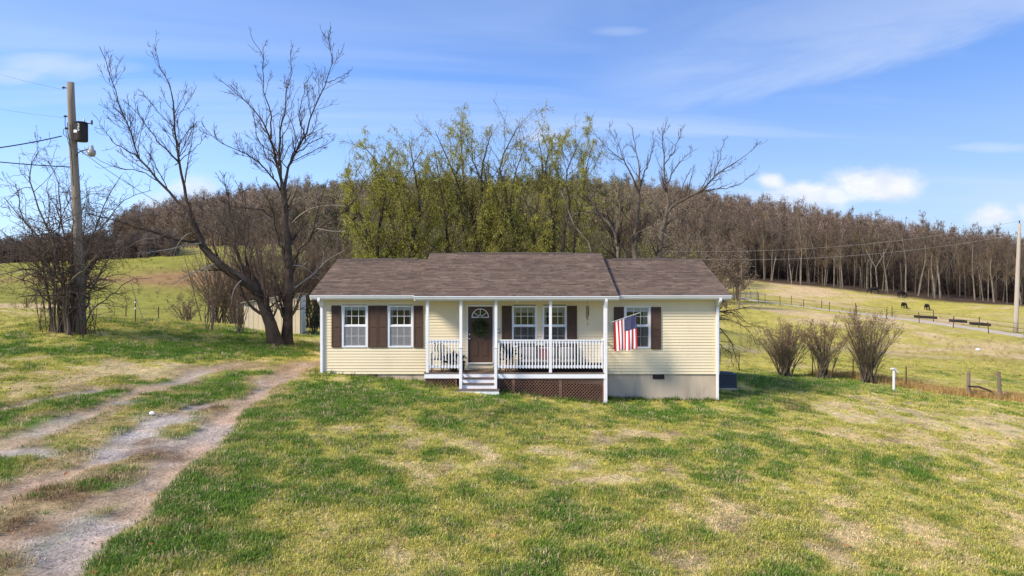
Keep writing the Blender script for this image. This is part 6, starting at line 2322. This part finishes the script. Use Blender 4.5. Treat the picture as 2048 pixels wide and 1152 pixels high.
# geometry-node scatter: points with rotation, scale, kind -> instances
def scatter(name, pts, rot, scl, kinds, protos, colors=None, kind='stuff'):
    me = bpy.data.meshes.new(name)
    n = len(pts)
    me.vertices.add(n)
    me.vertices.foreach_set('co', np.asarray(pts, np.float32).ravel())
    a = me.attributes.new('rot', 'FLOAT_VECTOR', 'POINT')
    a.data.foreach_set('vector', np.asarray(rot, np.float32).ravel())
    a = me.attributes.new('scl', 'FLOAT_VECTOR', 'POINT')
    a.data.foreach_set('vector', np.asarray(scl, np.float32).ravel())
    a = me.attributes.new('kind_index', 'INT', 'POINT')
    a.data.foreach_set('value', np.asarray(kinds, np.int32))
    if colors is not None:
        a = me.attributes.new('tint', 'FLOAT_COLOR', 'POINT')
        a.data.foreach_set('color', np.concatenate([colors, np.ones((n, 1))], 1).astype(np.float32).ravel())
    o = bpy.data.objects.new(name, me)
    COL.objects.link(o)
    o['kind'] = kind
    ng = bpy.data.node_groups.new(name + '_nodes', 'GeometryNodeTree')
    ng.interface.new_socket('Geometry', in_out='INPUT', socket_type='NodeSocketGeometry')
    ng.interface.new_socket('Geometry', in_out='OUTPUT', socket_type='NodeSocketGeometry')
    L = ng.links.new
    gi = ng.nodes.new('NodeGroupInput')
    go = ng.nodes.new('NodeGroupOutput')
    jn = ng.nodes.new('GeometryNodeJoinGeometry')

    def attr(nm, ty):
        q = ng.nodes.new('GeometryNodeInputNamedAttribute')
        q.data_type = ty
        q.inputs['Name'].default_value = nm
        return q.outputs[0]
    ra, sa, ka = attr('rot', 'FLOAT_VECTOR'), attr('scl', 'FLOAT_VECTOR'), attr('kind_index', 'INT')
    m2p = ng.nodes.new('GeometryNodeMeshToPoints')
    L(gi.outputs[0], m2p.inputs[0])
    for i, pm in enumerate(protos):
        po = bpy.data.objects.new(name + '_source', pm)      # never linked to the scene: only a source of shape
        oi = ng.nodes.new('GeometryNodeObjectInfo')
        oi.inputs['Object'].default_value = po
        oi.inputs['As Instance'].default_value = True
        cmp_ = ng.nodes.new('FunctionNodeCompare')
        cmp_.data_type = 'INT'
        cmp_.operation = 'EQUAL'
        ia = [s for s in cmp_.inputs if s.type == 'INT']
        L(ka, ia[0])
        ia[1].default_value = i
        ip = ng.nodes.new('GeometryNodeInstanceOnPoints')
        L(m2p.outputs[0], ip.inputs['Points'])
        L(cmp_.outputs[0], ip.inputs['Selection'])
        L(oi.outputs['Geometry'], ip.inputs['Instance'])
        L(ra, ip.inputs['Rotation'])
        L(sa, ip.inputs['Scale'])
        L(ip.outputs[0], jn.inputs[0])
    L(jn.outputs[0], go.inputs[0])
    md = o.modifiers.new('scatter', 'NODES')
    md.node_group = ng
    return o


def M_inst(name, transl=0.0, var=.25, attr='tint'):
    m, nt, b = new_mat(name)
    L = nt.links.new
    out = nt.nodes['Material Output']
    at = nn(nt, 'ShaderNodeAttribute', _attribute_name=attr, _attribute_type='INSTANCER')
    geo = nn(nt, 'ShaderNodeNewGeometry')
    f = maprange(nt, geo.outputs['Random Per Island'], 0, 1, 1 - var, 1 + var, False)
    comb = nn(nt, 'ShaderNodeCombineColor')
    for i in range(3):
        L(f, comb.inputs[i])
    c = mixc(nt, 1.0, at.outputs['Color'], comb.outputs[0], 'MULTIPLY')
    L(c, b.inputs['Base Color'])
    b.inputs['Roughness'].default_value = .8
    b.inputs['Specular IOR Level'].default_value = .12
    if transl:
        tl = nn(nt, 'ShaderNodeBsdfTranslucent')
        L(c, tl.inputs[0])
        mx = nn(nt, 'ShaderNodeMixShader')
        mx.inputs[0].default_value = transl
        L(b.outputs[0], mx.inputs[1])
        L(tl.outputs[0], mx.inputs[2])
        L(mx.outputs[0], out.inputs[0])
    return m


MAT['wood_mass'] = M_inst('hill_wood', 0, .3)
MAT['grass'] = M_inst('grass_blades', .25, .38)

# merged low-cost trees for the hill
HILL_PROTO = []
for i in range(5):
    rng_ = np.random.default_rng(300 + i)
    h = 12 + i % 3
    limbs = [(np.array([[0, 0, -.5], [rng_.normal() * .3, rng_.normal() * .3, h * .45], [rng_.normal() * .6, rng_.normal() * .6, h * .85]]), .2, .05)]
    lp, lr = limb_batch(limbs, 7)
    b1 = spawn(lp, lr, rng_, dens=2.0, tmin=.3, tmax=1, ang=(22, 58), lratio=.34, lmax=5, n=5, up=.12, wander=.12, rmin=.04)
    b2 = spawn(*b1, rng_, dens=2.4, tmin=.15, tmax=1, ang=(20, 50), lratio=.55, lmax=2.6, n=3, up=.1, wander=.12, rmin=.03)
    v1, q1 = tube_np(lp, lr, 5)
    v2, q2 = tube_np(*b1, 3)
    v3, q3 = tube_np(*b2, 3)
    pool = b2[0].reshape(-1, 3)
    k = rng_.integers(0, len(pool), 900)
    v4, q4 = leaf_quads(pool[k] + rng_.normal(size=(900, 3)) * .35, .27, rng_, .6)
    V = np.concatenate([v1, v2, v3, v4])
    Q = np.concatenate([q1, q2 + len(v1), q3 + len(v1) + len(v2), q4 + len(v1) + len(v2) + len(v3)])
    me = np_mesh('hill_tree', V, Q)
    me.materials.append(MAT['wood_mass'])
    HILL_PROTO.append(me)


BRUSH_PROTO = []
for i in range(4):
    rng_ = np.random.default_rng(340 + i)
    h = 4.5
    ns = 9
    p0 = np.stack([rng_.normal(size=ns) * .5, rng_.normal(size=ns) * .5, np.full(ns, -.3)], 1)
    a_ = rng_.random(ns) * 6.283
    p1 = np.stack([1.9 * np.cos(a_) * rng_.random(ns), 1.9 * np.sin(a_) * rng_.random(ns), h * (.6 + .4 * rng_.random(ns))], 1)
    lp = np.stack([p0, p0 * .5 + p1 * .5 + rng_.normal(size=(ns, 3)) * .15, p1], 1)
    lr = np.tile([.07, .05, .025], (ns, 1))
    b1 = spawn(lp, lr, rng_, dens=3.2, tmin=.05, tmax=1, ang=(20, 60), lratio=.4, lmax=1.8, n=4, up=.08, wander=.15, rmin=.022)
    b2 = spawn(*b1, rng_, dens=3.0, tmin=.15, tmax=1, ang=(20, 60), lratio=.55, lmax=.9, n=3, up=.08, wander=.15, rmin=.018)
    v1, q1 = tube_np(lp, lr, 4)
    v2, q2 = tube_np(*b1, 3)
    v3, q3 = tube_np(*b2, 3)
    pool = np.concatenate([b1[0].reshape(-1, 3), b2[0].reshape(-1, 3)])
    k = rng_.integers(0, len(pool), 700)
    v4, q4 = leaf_quads(pool[k] + rng_.normal(size=(700, 3)) * .15, .17, rng_, .6)
    me = np_mesh('brush', np.concatenate([v1, v2, v3, v4]), np.concatenate([q1, q2 + len(v1), q3 + len(v1) + len(v2), q4 + len(v1) + len(v2) + len(v3)]))
    me.materials.append(MAT['wood_mass'])
    BRUSH_PROTO.append(me)


def mass(name, xy, tint_fn, scale=(.8, 1.2), seed=0, protos=None):
    protos = protos or HILL_PROTO
    r = np.random.default_rng(seed)
    n = len(xy)
    z = H0(xy[:, 0], xy[:, 1])
    rot = np.stack([r.normal(size=n) * .04, r.normal(size=n) * .04, r.random(n) * 6.283], 1)
    s = scale[0] + (scale[1] - scale[0]) * r.random(n)
    scl = np.stack([s, s, s * (.9 + .2 * r.random(n))], 1)
    return scatter(name, np.column_stack([xy, z]), rot, scl, r.integers(0, len(protos), n), protos, tint_fn(xy, z, r))


def hill_tint(xy, z, r):
    u, v = project(xy[:, 0], xy[:, 1], z)
    n = len(xy)
    brown = np.array([.225, .160, .122])
    grey = np.array([.20, .16, .125])
    olive = np.array([.245, .235, .09])
    dark = np.array([.03, .035, .018])
    g = np.exp(-((u - 960) / 330) ** 2) * .95 * (r.random(n) * .7 + .4)
    c = brown * (1 - g[:, None]) + olive * g[:, None]
    m = r.random(n)[:, None]
    c = np.where(m < .3, c * .5 + grey * .5, c)
    c = np.where((m > .9) & (g[:, None] > .25), dark, c)
    c = np.where((m > .80) & (m < .9) & (g[:, None] > .3), np.array([.23, .23, .06]), c)
    return c * (.75 + .5 * r.random((n, 1)))


rngH = np.random.default_rng(55)
xy = []
while len(xy) < 4200:
    u = rngH.uniform(230, 2150)
    d = rngH.uniform(205, 352)
    x = X(u, d)
    lim = np.interp(x, fe[:, 0], fe[:, 1]) + (50 if u > 1380 else 0)
    if d < lim:
        continue
    if u < 420 and d < 190 + (420 - u) * .5:
        continue
    if u > 1500 and rngH.random() < .35:
        continue
    xy.append((x, d))
mass('hill_woods', np.array(xy), hill_tint, (.7, 1.3), 1)
# woods at the bottom of the hill behind the willows
xy = []
while len(xy) < 420:
    u = rngH.uniform(380, 1480)
    d = rngH.uniform(95, 205)
    if u < 620 and d < 150:
        continue
    xy.append((X(u, d), d))
mass('valley_woods', np.array(xy), lambda a, b, c: hill_tint(a, b, c) * .7, (.65, .95), 2)
# dark tree line on the far left crest
xy = []
while len(xy) < 520:
    u = rngH.uniform(-160, 350)
    d = rngH.uniform(165, 186)
    xy.append((X(u, d), d))


def line_tint(xy, z, r):
    return np.array([.17, .125, .10]) * (.6 + .8 * r.random((len(xy), 1)))


mass('crest_woods', np.array(xy), line_tint, (.7, 1.35), 3, BRUSH_PROTO)
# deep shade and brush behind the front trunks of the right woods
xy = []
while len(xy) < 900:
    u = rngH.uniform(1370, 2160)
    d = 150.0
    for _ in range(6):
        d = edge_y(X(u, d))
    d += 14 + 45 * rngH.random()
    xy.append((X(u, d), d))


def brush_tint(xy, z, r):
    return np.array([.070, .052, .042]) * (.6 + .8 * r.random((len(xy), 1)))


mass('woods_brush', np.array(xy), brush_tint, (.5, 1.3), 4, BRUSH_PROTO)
xy = []
while len(xy) < 420:
    u = rngH.uniform(1370, 2160)
    d = 150.0
    for _ in range(6):
        d = edge_y(X(u, d))
    d += 44 + 30 * rngH.random()
    xy.append((X(u, d), d))


def back_tint(xy, z, r):
    return np.array([.135, .10, .082]) * (.6 + .7 * r.random((len(xy), 1)))


mass('right_woods', np.array(xy), back_tint, (.8, 1.1), 5)

# ------------------------------------------------------------------ grass
def tuft(seed, nblade, h, rad, width, lean=.5):
    r = np.random.default_rng(seed)
    a = r.random(nblade) * 6.283
    rr = rad * np.sqrt(r.random(nblade))
    p = np.stack([rr * np.cos(a), rr * np.sin(a), np.full(nblade, -.012)], 1)
    d = np.stack([np.cos(a + r.normal(size=nblade)), np.sin(a + r.normal(size=nblade)), np.zeros(nblade)], 1)
    hh = h * (.5 + .7 * r.random(nblade))
    sp = lean * (.3 + r.random(nblade))
    side = np.stack([-d[:, 1], d[:, 0], np.zeros(nblade)], 1) * (width * (.7 + .6 * r.random(nblade)))[:, None]
    m = p + d * (hh * sp * .35)[:, None] + np.array([0, 0, 1]) * (hh * .6)[:, None]
    t = p + d * (hh * sp)[:, None] + np.array([0, 0, 1]) * (hh * np.clip(1.05 - .45 * sp, .3, 1))[:, None]
    v = np.stack([p - side, p + side, m + side * .7, m - side * .7, t], 1).reshape(-1, 3)
    b = np.arange(nblade)[:, None] * 5
    q = b + np.array([[0, 1, 2, 3]])
    tr = b + np.array([[3, 2, 4]])
    me = np_mesh('tuft', v, q, tr)
    me.materials.append(MAT['grass'])
    return me


TUFTS = [tuft(1, 26, .060, .11, .0042, .8), tuft(2, 22, .050, .12, .0048, 1.1), tuft(3, 30, .080, .11, .0042, .7), tuft(4, 18, .035, .13, .0055, 1.4)]
rngG = np.random.default_rng(99)


def sample_wedge(n, d0, d1, power=1.0, margin=60):
    """points over the ground in view between two distances"""
    d = np.sqrt(rngG.random(n) * (d1 ** 2 - d0 ** 2) + d0 ** 2)
    u = rngG.uniform(-margin, 2048 + margin, n)
    return (u - CU) / FPX * d, d


gxs, gys = [], []
for n, d0, d1 in ((42000, 8.5, 15), (38000, 15, 23), (32000, 23, 36), (14000, 36, 50)):
    a, b = sample_wedge(n, d0, d1)
    gxs.append(a)
    gys.append(b)
gxs, gys = np.concatenate(gxs), np.concatenate(gys)
z, g, dirt, worn, colr, woods = fields(gxs, gys)
inside = (gxs > XL - .02) & (gxs < XR + .02) & (gys > YW - .02) & (gys < YB + .05)
inside |= (gxs > xd0 + .05) & (gxs < xd1 - .05) & (gys > YP - .0) & (gys < YW)
inside |= (gxs > X(911, 24.4)) & (gxs < X(999, 24.4)) & (gys > 24.35) & (gys < YP)
keep = ~inside & (dirt < .30 + .25 * rngG.random(len(dirt))) & (rngG.random(len(dirt)) > worn * .8)
gxs, gys, z, g, dirt, colr = gxs[keep], gys[keep], z[keep], g[keep], dirt[keep], colr[keep]
n = len(gxs)
z = z + relief(gxs, gys, dirt)
kinds = np.where(g > .62, np.where(rngG.random(n) < .6, 2, 0), np.where(g < .3, np.where(rngG.random(n) < .6, 3, 1), np.where(rngG.random(n) < .5, 0, 1)))
s = (.65 + .7 * rngG.random(n)) * (1 + .35 * sstep(15, 40, gys)) * (.8 + .5 * np.clip(g, 0, 1))
jit = (.80 + .40 * rngG.random((n, 1)))
flip = rngG.random((n, 1))
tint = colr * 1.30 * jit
tint = np.where(flip < .16, np.array([.56, .45, .24]) * jit, tint)
tint = np.where(flip > .86, np.array([.11, .20, .03]) * jit, tint)
scatter('lawn_grass', np.column_stack([gxs, gys, z]), np.stack([rngG.normal(size=n) * .12, rngG.normal(size=n) * .12, rngG.random(n) * 6.283], 1),
        np.stack([s, s, s], 1), kinds, TUFTS, tint)

# weeds against the foundation, tall straw along the right fence, tussocks in the pasture
TALL = [tuft(11, 26, .42, .16, .006, .45), tuft(12, 22, .33, .18, .007, .7), tuft(13, 18, .16, .12, .006, .7)]
pts, kk, tt, ss = [], [], [], []
for i in range(260):
    x = rngG.uniform(XL - .3, XR + .4)
    y = YW - .05 - abs(rngG.normal()) * .10
    if xd0 - .05 < x < xd1 + .05:
        y = YP - .12 - abs(rngG.normal()) * .15
        if X(908, 24.4) < x < X(1002, 24.4):
            continue
    if x < -3 and rngG.random() < .75:
        continue
    pts.append((x, y))
    kk.append(2)
    tt.append(np.array([.075, .125, .022]) * (.7 + .8 * rngG.random()))
    ss.append(.55 + .8 * rngG.random())
FENCE_PX = [(1440, 742, 45), (1478, 742, 43), (1625, 752, 40), (1706, 757, 38.5), (1812, 776, 36.5), (1937, 795, 34), (2000, 802, 33), (2100, 812, 31.5)]
FP = np.array([P(*a)[:2] for a in FENCE_PX])
for i in range(1500):
    f = rngG.random() ** .7 * (len(FP) - 3) + 2
    k = min(int(f), len(FP) - 2)
    p = FP[k] + (FP[k + 1] - FP[k]) * (f - k)
    y = p[1] + .2 + abs(rngG.normal()) * .9 - .3 * rngG.random()
    pts.append((p[0] * y / p[1] + rngG.normal() * .4, y))
    kk.append(rngG.integers(0, 2))
    tt.append(np.array([.50, .335, .13]) * (.7 + .6 * rngG.random()))
    ss.append(.55 + .75 * rngG.random())
for i in range(1300):
    d = rngG.uniform(42, 78)
    u = rngG.uniform(1480, 2080)
    x = X(u, d)
    if fbm(np.array([x * .12]), np.array([d * .1]), 3, 15)[0] < .52:
        continue
    pts.append((x, d))
    kk.append(rngG.integers(0, 3))
    tt.append(np.array([.40, .31, .13]) * (.7 + .6 * rngG.random()))
    ss.append(.5 + .5 * rngG.random())
for i in range(700):
    d = rngG.uniform(38, 58)
    u = rngG.uniform(-40, 620)
    pts.append((X(u, d), d))
    kk.append(2)
    tt.append(np.array([.26, .25, .06]) * (.7 + .6 * rngG.random()))
    ss.append(.6 + .6 * rngG.random())
for i in range(2600):
    right = i % 2
    d = rngG.uniform(62, 150) if not right else rngG.uniform(76, 145)
    u = rngG.uniform(-60, 640) if not right else rngG.uniform(1440, 2090)
    x = X(u, d)
    if right and d > edge_y(x) - 3:
        continue
    if right and poly_dist(np.array([x]), np.array([d]), LANE)[0] < 2.2:
        continue
    if fbm(np.array([x * .06]), np.array([d * .09]), 3, 19)[0] < .48:
        continue
    pts.append((x, d))
    kk.append(rngG.integers(0, 3))
    tt.append((np.array([.36, .26, .12]) if rngG.random() < .6 else np.array([.20, .21, .06])) * (.6 + .7 * rngG.random()))
    ss.append((.7 + .8 * rngG.random()) * (1.35 if not right else .9))
pts = np.array(pts)
n = len(pts)
ss = np.array(ss)
scatter('tall_grass', np.column_stack([pts, H(pts[:, 0], pts[:, 1])]), np.stack([rngG.normal(size=n) * .1, rngG.normal(size=n) * .1, rngG.random(n) * 6.283], 1),
        np.stack([ss, ss, ss], 1), kk, TALL, np.array(tt))

# stones on the tracks
st_me = MB().ball((0, 0, 0), (.5, .42, .3), 6, 4).mesh('pebble')
st_me.materials.append(MAT['grass'])
n = 26000
a, b = sample_wedge(n, 8, 28)
a = np.where(rngG.random(n) < .9, -np.abs(a), a)
z, g, dirt, worn, colr, woods = fields(a, b)
keep = (dirt + .25 * worn) > .45 + .4 * rngG.random(n)
a, b, z, dirt = a[keep], b[keep], z[keep] + relief(a[keep], b[keep], dirt[keep]), dirt[keep]
n = len(a)
s = .012 + .03 * rngG.random(n) ** 3
scatter('track_gravel', np.column_stack([a, b, z]), rngG.random((n, 3)) * 6.283, np.stack([s, s, s], 1), np.zeros(n), [st_me],
        np.array([.48, .41, .34]) * (.55 + .8 * rngG.random((n, 1))))
# fallen leaves on the lawn
n = 260
a, b = sample_wedge(n, 9, 24)
lv, lq = leaf_quads(np.zeros((1, 3)), .09, rngG, .6, np.array([[1., 0, 0.1]]), .01)
leaf_me = np_mesh('leaf', lv, lq)
leaf_me.materials.append(MAT['grass'])
scatter('fallen_leaves', np.column_stack([a, b, H(a, b) + .05]), np.stack([rngG.normal(size=n) * .4, rngG.normal(size=n) * .4, rngG.random(n) * 6.283], 1), np.ones((n, 3)) * .8, np.zeros(n),
        [leaf_me], np.array([.42, .20, .07]) * (.6 + .7 * rngG.random((n, 1))))

# ------------------------------------------------------------------ fences and small things on the right
fence = thing('wire_fence', 'sagging wire fence on rusty posts along the right side of the lawn', 'fence', (*FP[3], float(H(*FP[3]))))
strand = []
for i, (u, v, d) in enumerate(FENCE_PX):
    x, y = FP[i]
    z = float(H(x, y))
    if i in (5, 6):
        top = Z(745, y) if i == 5 else Z(743, y)
        dx = -.06 if i == 6 else .0
        MB().tube([(x + .04, y, z - .2), (x + dx * .5, y, (z + top) / 2), (x + dx, y, top)], [.085, .08, .07], 9).build('wooden_post', MAT['post_wood'], fence, smooth=False)
        strand.append((x, y - .08, z, top))
    else:
        top = z + 1.05
        MB().bar((x, y, z - .2), (x + .01, y, top), .03, .045).build('steel_post', MAT['tpost'], fence)
        strand.append((x, y - .03, z, top))
a, b = strand[5], strand[6]
MB().tube([(a[0] - .12, a[1] - .12, Z(772, a[1])), (a[0] + .35, a[1] - .15, Z(772, a[1]) - .02), (a[0] + .8, a[1] - .3, Z(782, 33.7)), (b[0] - .02, b[1] - .15, Z(799, 33.2))], .045, 7).build('brace_rail', MAT['bark_dark'], fence)
for k in range(3):
    f = .35 + .28 * k
    pts = []
    for (p, q) in zip(strand[:-1], strand[1:]):
        for t in np.linspace(0, 1, 6, endpoint=False):
            za, zb = p[2] + (p[3] - p[2]) * f, q[2] + (q[3] - q[2]) * f
            pts.append((p[0] + (q[0] - p[0]) * t, p[1] + (q[1] - p[1]) * t, za + (zb - za) * t - .06 * math.sin(math.pi * t)))
    MB().tube(pts, .004, 4).build('wire', MAT['tpost'], fence)

y = 33.6
x = X(1787.5, y)
z = float(H(x, y))
wp = thing('marker_post', 'white post with a tilted white cap on the lawn by the fence', 'post', (x, y, z))
MB().cham(x - .04, x + .04, y - .04, y + .04, z - .1, Z(741, y)).build('post', MAT['plastic'], wp)
MB().bar((x - .13, y, Z(737.5, y)), (x + .02, y, Z(737, y)), .16, .05).bar((x + .0, y, Z(737.2, y)), (x + .17, y, Z(744.5, y)), .16, .04).build('cap', MAT['plastic'], wp)

# lane fences
def lane_fence(off, label, t0, t1, step, ph):
    c = LANE_C + LANE_N * off
    seg = np.linalg.norm(np.diff(c, axis=0), axis=1)
    cum = np.concatenate([[0], np.cumsum(seg)])
    ss_ = np.arange(ph, cum[-1], step)
    ps = np.stack([np.interp(ss_, cum, c[:, 0]), np.interp(ss_, cum, c[:, 1])], 1)
    u = CU + FPX * ps[:, 0] / ps[:, 1]
    ps = ps[(u > t0) & (u < t1)]
    zz = H0(ps[:, 0], ps[:, 1])
    m = len(ps) // 2
    t = thing('lane_fence', label, 'fence', (*ps[m], zz[m]))
    r = np.random.default_rng(int(off * 10) + 50)
    tops = []
    for p, z in zip(ps, zz):
        h = 1.25 + .25 * r.random()
        MB().bar((p[0], p[1], z - .1), (p[0] + r.normal() * .06, p[1], z + h), .07, .07).build('post', MAT['tpost'], t)
        tops.append((p[0], p[1], z))
    for hgt in (.55, 1.1):
        MB().tube([(a, b, z + hgt) for a, b, z in tops], .012, 4).build('wire', MAT['tpost'], t)
    return t


lane_fence(2.6, 'post and wire fence on the pasture side of the gravel lane', 1450, 2150, 5.0, 1.0)
lane_fence(-2.4, 'post and wire fence on the near side of the gravel lane', 1440, 2150, 6.5, 3.0)
# gate across the lane
gp = P(1502, 601, 128)
gz_ = float(H0(gp[0], gp[1]))
gt = thing('farm_gate', 'grey tube gate standing beside the far end of the gravel lane', 'gate', (gp[0], gp[1], gz_))
m = MB()
for xo in (-.9, 1.1):
    m.bar((gp[0] + xo, gp[1], gz_ - .1), (gp[0] + xo, gp[1], gz_ + 1.5), .12)
m.build('gate_posts', MAT['gate'], gt)
for k in range(5):
    MB().bar((gp[0] - .9, gp[1], gz_ + .3 + .24 * k), (gp[0] + 1.1, gp[1], gz_ + .3 + .24 * k), .06).build('rail', MAT['gate'], gt)

# distant posts on the left fields
LPOST = [(252, 632, 60), (317, 637, 58), (381, 640, 56), (445, 644, 55), (53, 612, 62), (150, 622, 62)]
lf = thing('field_fence', 'line of thin dark posts across the left field below the far slope', 'fence', (X(317, 58), 58, float(H(X(317, 58), 58))))
pl = []
for (u, v, d) in sorted(LPOST):
    x = X(u, d)
    z = float(H(x, d))
    MB().bar((x, d, z - .1), (x, d, z + 1.1), .06).build('post', MAT['tpost'], lf)
    pl.append((x, d, z + .9))
MB().tube(pl, .008, 4).build('wire', MAT['tpost'], lf)
x, y = X(271, 32.5), 32.5
z = float(H(x, y))
tp = thing('steel_post', 'single dark steel post with white insulators on the left lawn', 'post', (x, y, z))
MB().bar((x, y, z - .1), (x, y, z + 1.05), .03, .04).build('stake', MAT['tpost'], tp)
MB().box(x - .025, x + .025, y - .05, y - .022, z + .60, z + .68).build('insulator', MAT['plastic'], tp)
MB().box(x - .025, x + .025, y - .05, y - .022, z + .88, z + .95).build('insulator', MAT['plastic'], tp)
x1_, y1_ = X(303, 32.0), 32.0
zz = float(H(x1_, y1_))
o = MB().tube([(x1_, y1_, zz - .1), tuple(P(285, 635, 32.2)), tuple(P(268, 590, 32.4)), tuple(P(258, 545, 32.5))], [.022, .018, .012, .006], 6).tube(
    [tuple(P(288, 642, 32.2)), tuple(P(272, 600, 32.3)), tuple(P(266, 572, 32.4))], [.012, .009, .005], 5).build('leaning_pole', MAT['post_wood'])
tag(o, 'thin bamboo pole leaning left out of the lawn beside the steel post', 'pole')

# feed troughs
def trough(u, v, d, w, label):
    x = X(u, d)
    z = float(H0(x, d))
    t = thing('feed_trough', label, 'trough', (x, d, z), 'feed troughs beside the lane')
    m = MB()
    h = .32
    a, b = x - w / 2, x + w / 2
    ya, yb = d - .4 + .0, d + .4
    for (p, q) in (((a, ya), (b, ya)), ((a, yb), (b, yb)), ((a, ya), (a, yb)), ((b, ya), (b, yb))):
        zo0, zo1 = H0(np.array([p[0], q[0]]), np.array([p[1], q[1]]))
        m.bar((p[0], p[1], zo0 + h - .14), (q[0], q[1], zo1 + h - .14), .06, .34)
    m.build('rim', MAT['trough'], t)
    za, zb = H0(np.array([a, b]), np.array([d, d]))
    MB().bar((a, d, za + .1), (b, d, zb + .1), .72, .05).build('floor', MAT['trough'], t)
    for xx_, zz_2 in ((a + .2, za), (x, z), (b - .2, zb)):
        for yy in (ya + .05, yb - .05):
            MB().bar((xx_, yy, zz_2 - .1), (xx_, yy, zz_2 + .2), .09).build('leg', MAT['post_wood'], t)


trough(1851, 643, 103, 2.8, 'long dark feed trough, leftmost of three beside the lane')
trough(1916, 648, 97, 1.9, 'short dark feed trough, middle of three beside the lane')
trough(1960, 653, 93, 2.2, 'dark feed trough nearest the right hand pole beside the lane')

# cattle: skinned skeletons
def cow_mesh():
    me = bpy.data.meshes.new('cow')
    J = {  # joint: (x forward, y side, z), radius
        0: ((-.55, 0, 1.02), .27), 1: ((-.15, 0, .98), .31), 2: ((.30, 0, .98), .30), 3: ((.62, 0, 1.0), .24),
        4: ((.88, 0, .88), .16), 5: ((1.08, 0, .60), .13), 6: ((1.20, 0, .34), .115), 7: ((1.30, 0, .14), .075),
        8: ((-.80, 0, 1.08), .14), 9: ((-.88, 0, .95), .035), 10: ((-.90, 0, .55), .03), 11: ((-.90, 0, .42), .045),
        12: ((1.14, .16, .48), .03), 13: ((1.14, -.16, .48), .03),
    }
    k = 14
    E = [(0, 1), (1, 2), (2, 3), (3, 4), (4, 5), (5, 6), (6, 7), (0, 8), (8, 9), (9, 10), (10, 11), (5, 12), (5, 13)]
    for s in (-1, 1):
        J[k] = ((.52, s * .17, .66), .12); J[k + 1] = ((.50, s * .17, .38), .065); J[k + 2] = ((.52, s * .17, .08), .05); J[k + 3] = ((.56, s * .17, .02), .06)
        E += [(3, k), (k, k + 1), (k + 1, k + 2), (k + 2, k + 3)]
        k += 4
        J[k] = ((-.55, s * .17, .68), .15); J[k + 1] = ((-.74, s * .17, .44), .07); J[k + 2] = ((-.68, s * .17, .08), .05); J[k + 3] = ((-.63, s * .17, .02), .06)
        E += [(0, k), (k, k + 1), (k + 1, k + 2), (k + 2, k + 3)]
        k += 4
    me.from_pydata([J[i][0] for i in range(k)], E, [])
    return me, [J[i][1] for i in range(k)]


COW_ME, COW_R = cow_mesh()
COW_BODY = None


def cow(u, v, d, rz, label, s=1.0):
    global COW_BODY
    x = X(u, d)
    z = float(H0(x, d))
    if COW_BODY is None:
        tmp = bpy.data.objects.new('cow_rig', COW_ME)
        COL.objects.link(tmp)
        md = tmp.modifiers.new('skin', 'SKIN')
        for i, r_ in enumerate(COW_R):
            sv = COW_ME.skin_vertices[0].data[i]
            sv.radius = (r_, r_)
            sv.use_root = (i == 1)
        md.use_smooth_shade = True
        tmp.modifiers.new('sub', 'SUBSURF').levels = 1
        dg = bpy.context.evaluated_depsgraph_get()
        COW_BODY = bpy.data.meshes.new_from_object(tmp.evaluated_get(dg))
        COL.objects.unlink(tmp)
        bpy.data.objects.remove(tmp)
        COW_BODY.materials.clear()
        COW_BODY.materials.append(MAT['cow'])
    o = bpy.data.objects.new('cow', COW_BODY)
    COL.objects.link(o)
    o.location = (x, d, z)
    o.rotation_euler = (0, 0, rz)
    o.scale = (s, s, s)
    return tag(o, label, 'cow', 'black cattle on the right pasture')


cow(1808, 620, 132, R(-92), 'black cow grazing on the open pasture, left of two', .9)
cow(1854, 622, 129, R(-99), 'black cow grazing on the open pasture, right of two', .9)
cow(1748, 589, 152, R(170), 'black cow standing at the edge of the woods', 1.1)
cow(1803, 601, 147, R(20), 'black cow half hidden behind a trunk at the woods edge', 1.1)

# small pale objects
p = ground_hit(304, 834)
o = MB().ball((p[0], p[1], p[2] + .06), (.075, .055, .05), 8, 6).build('white_stone', MAT['stone'])
tag(o, 'white stone lying on the blue grey gravel of the driveway', 'stone')
p = ground_hit(1956, 702)
o = MB().ball((p[0], p[1], p[2] + .12), (.22, .16, .14), 7, 5).build('feed_bag', MAT['plastic'])
tag(o, 'crumpled white bag lying out in the right pasture', 'bag')
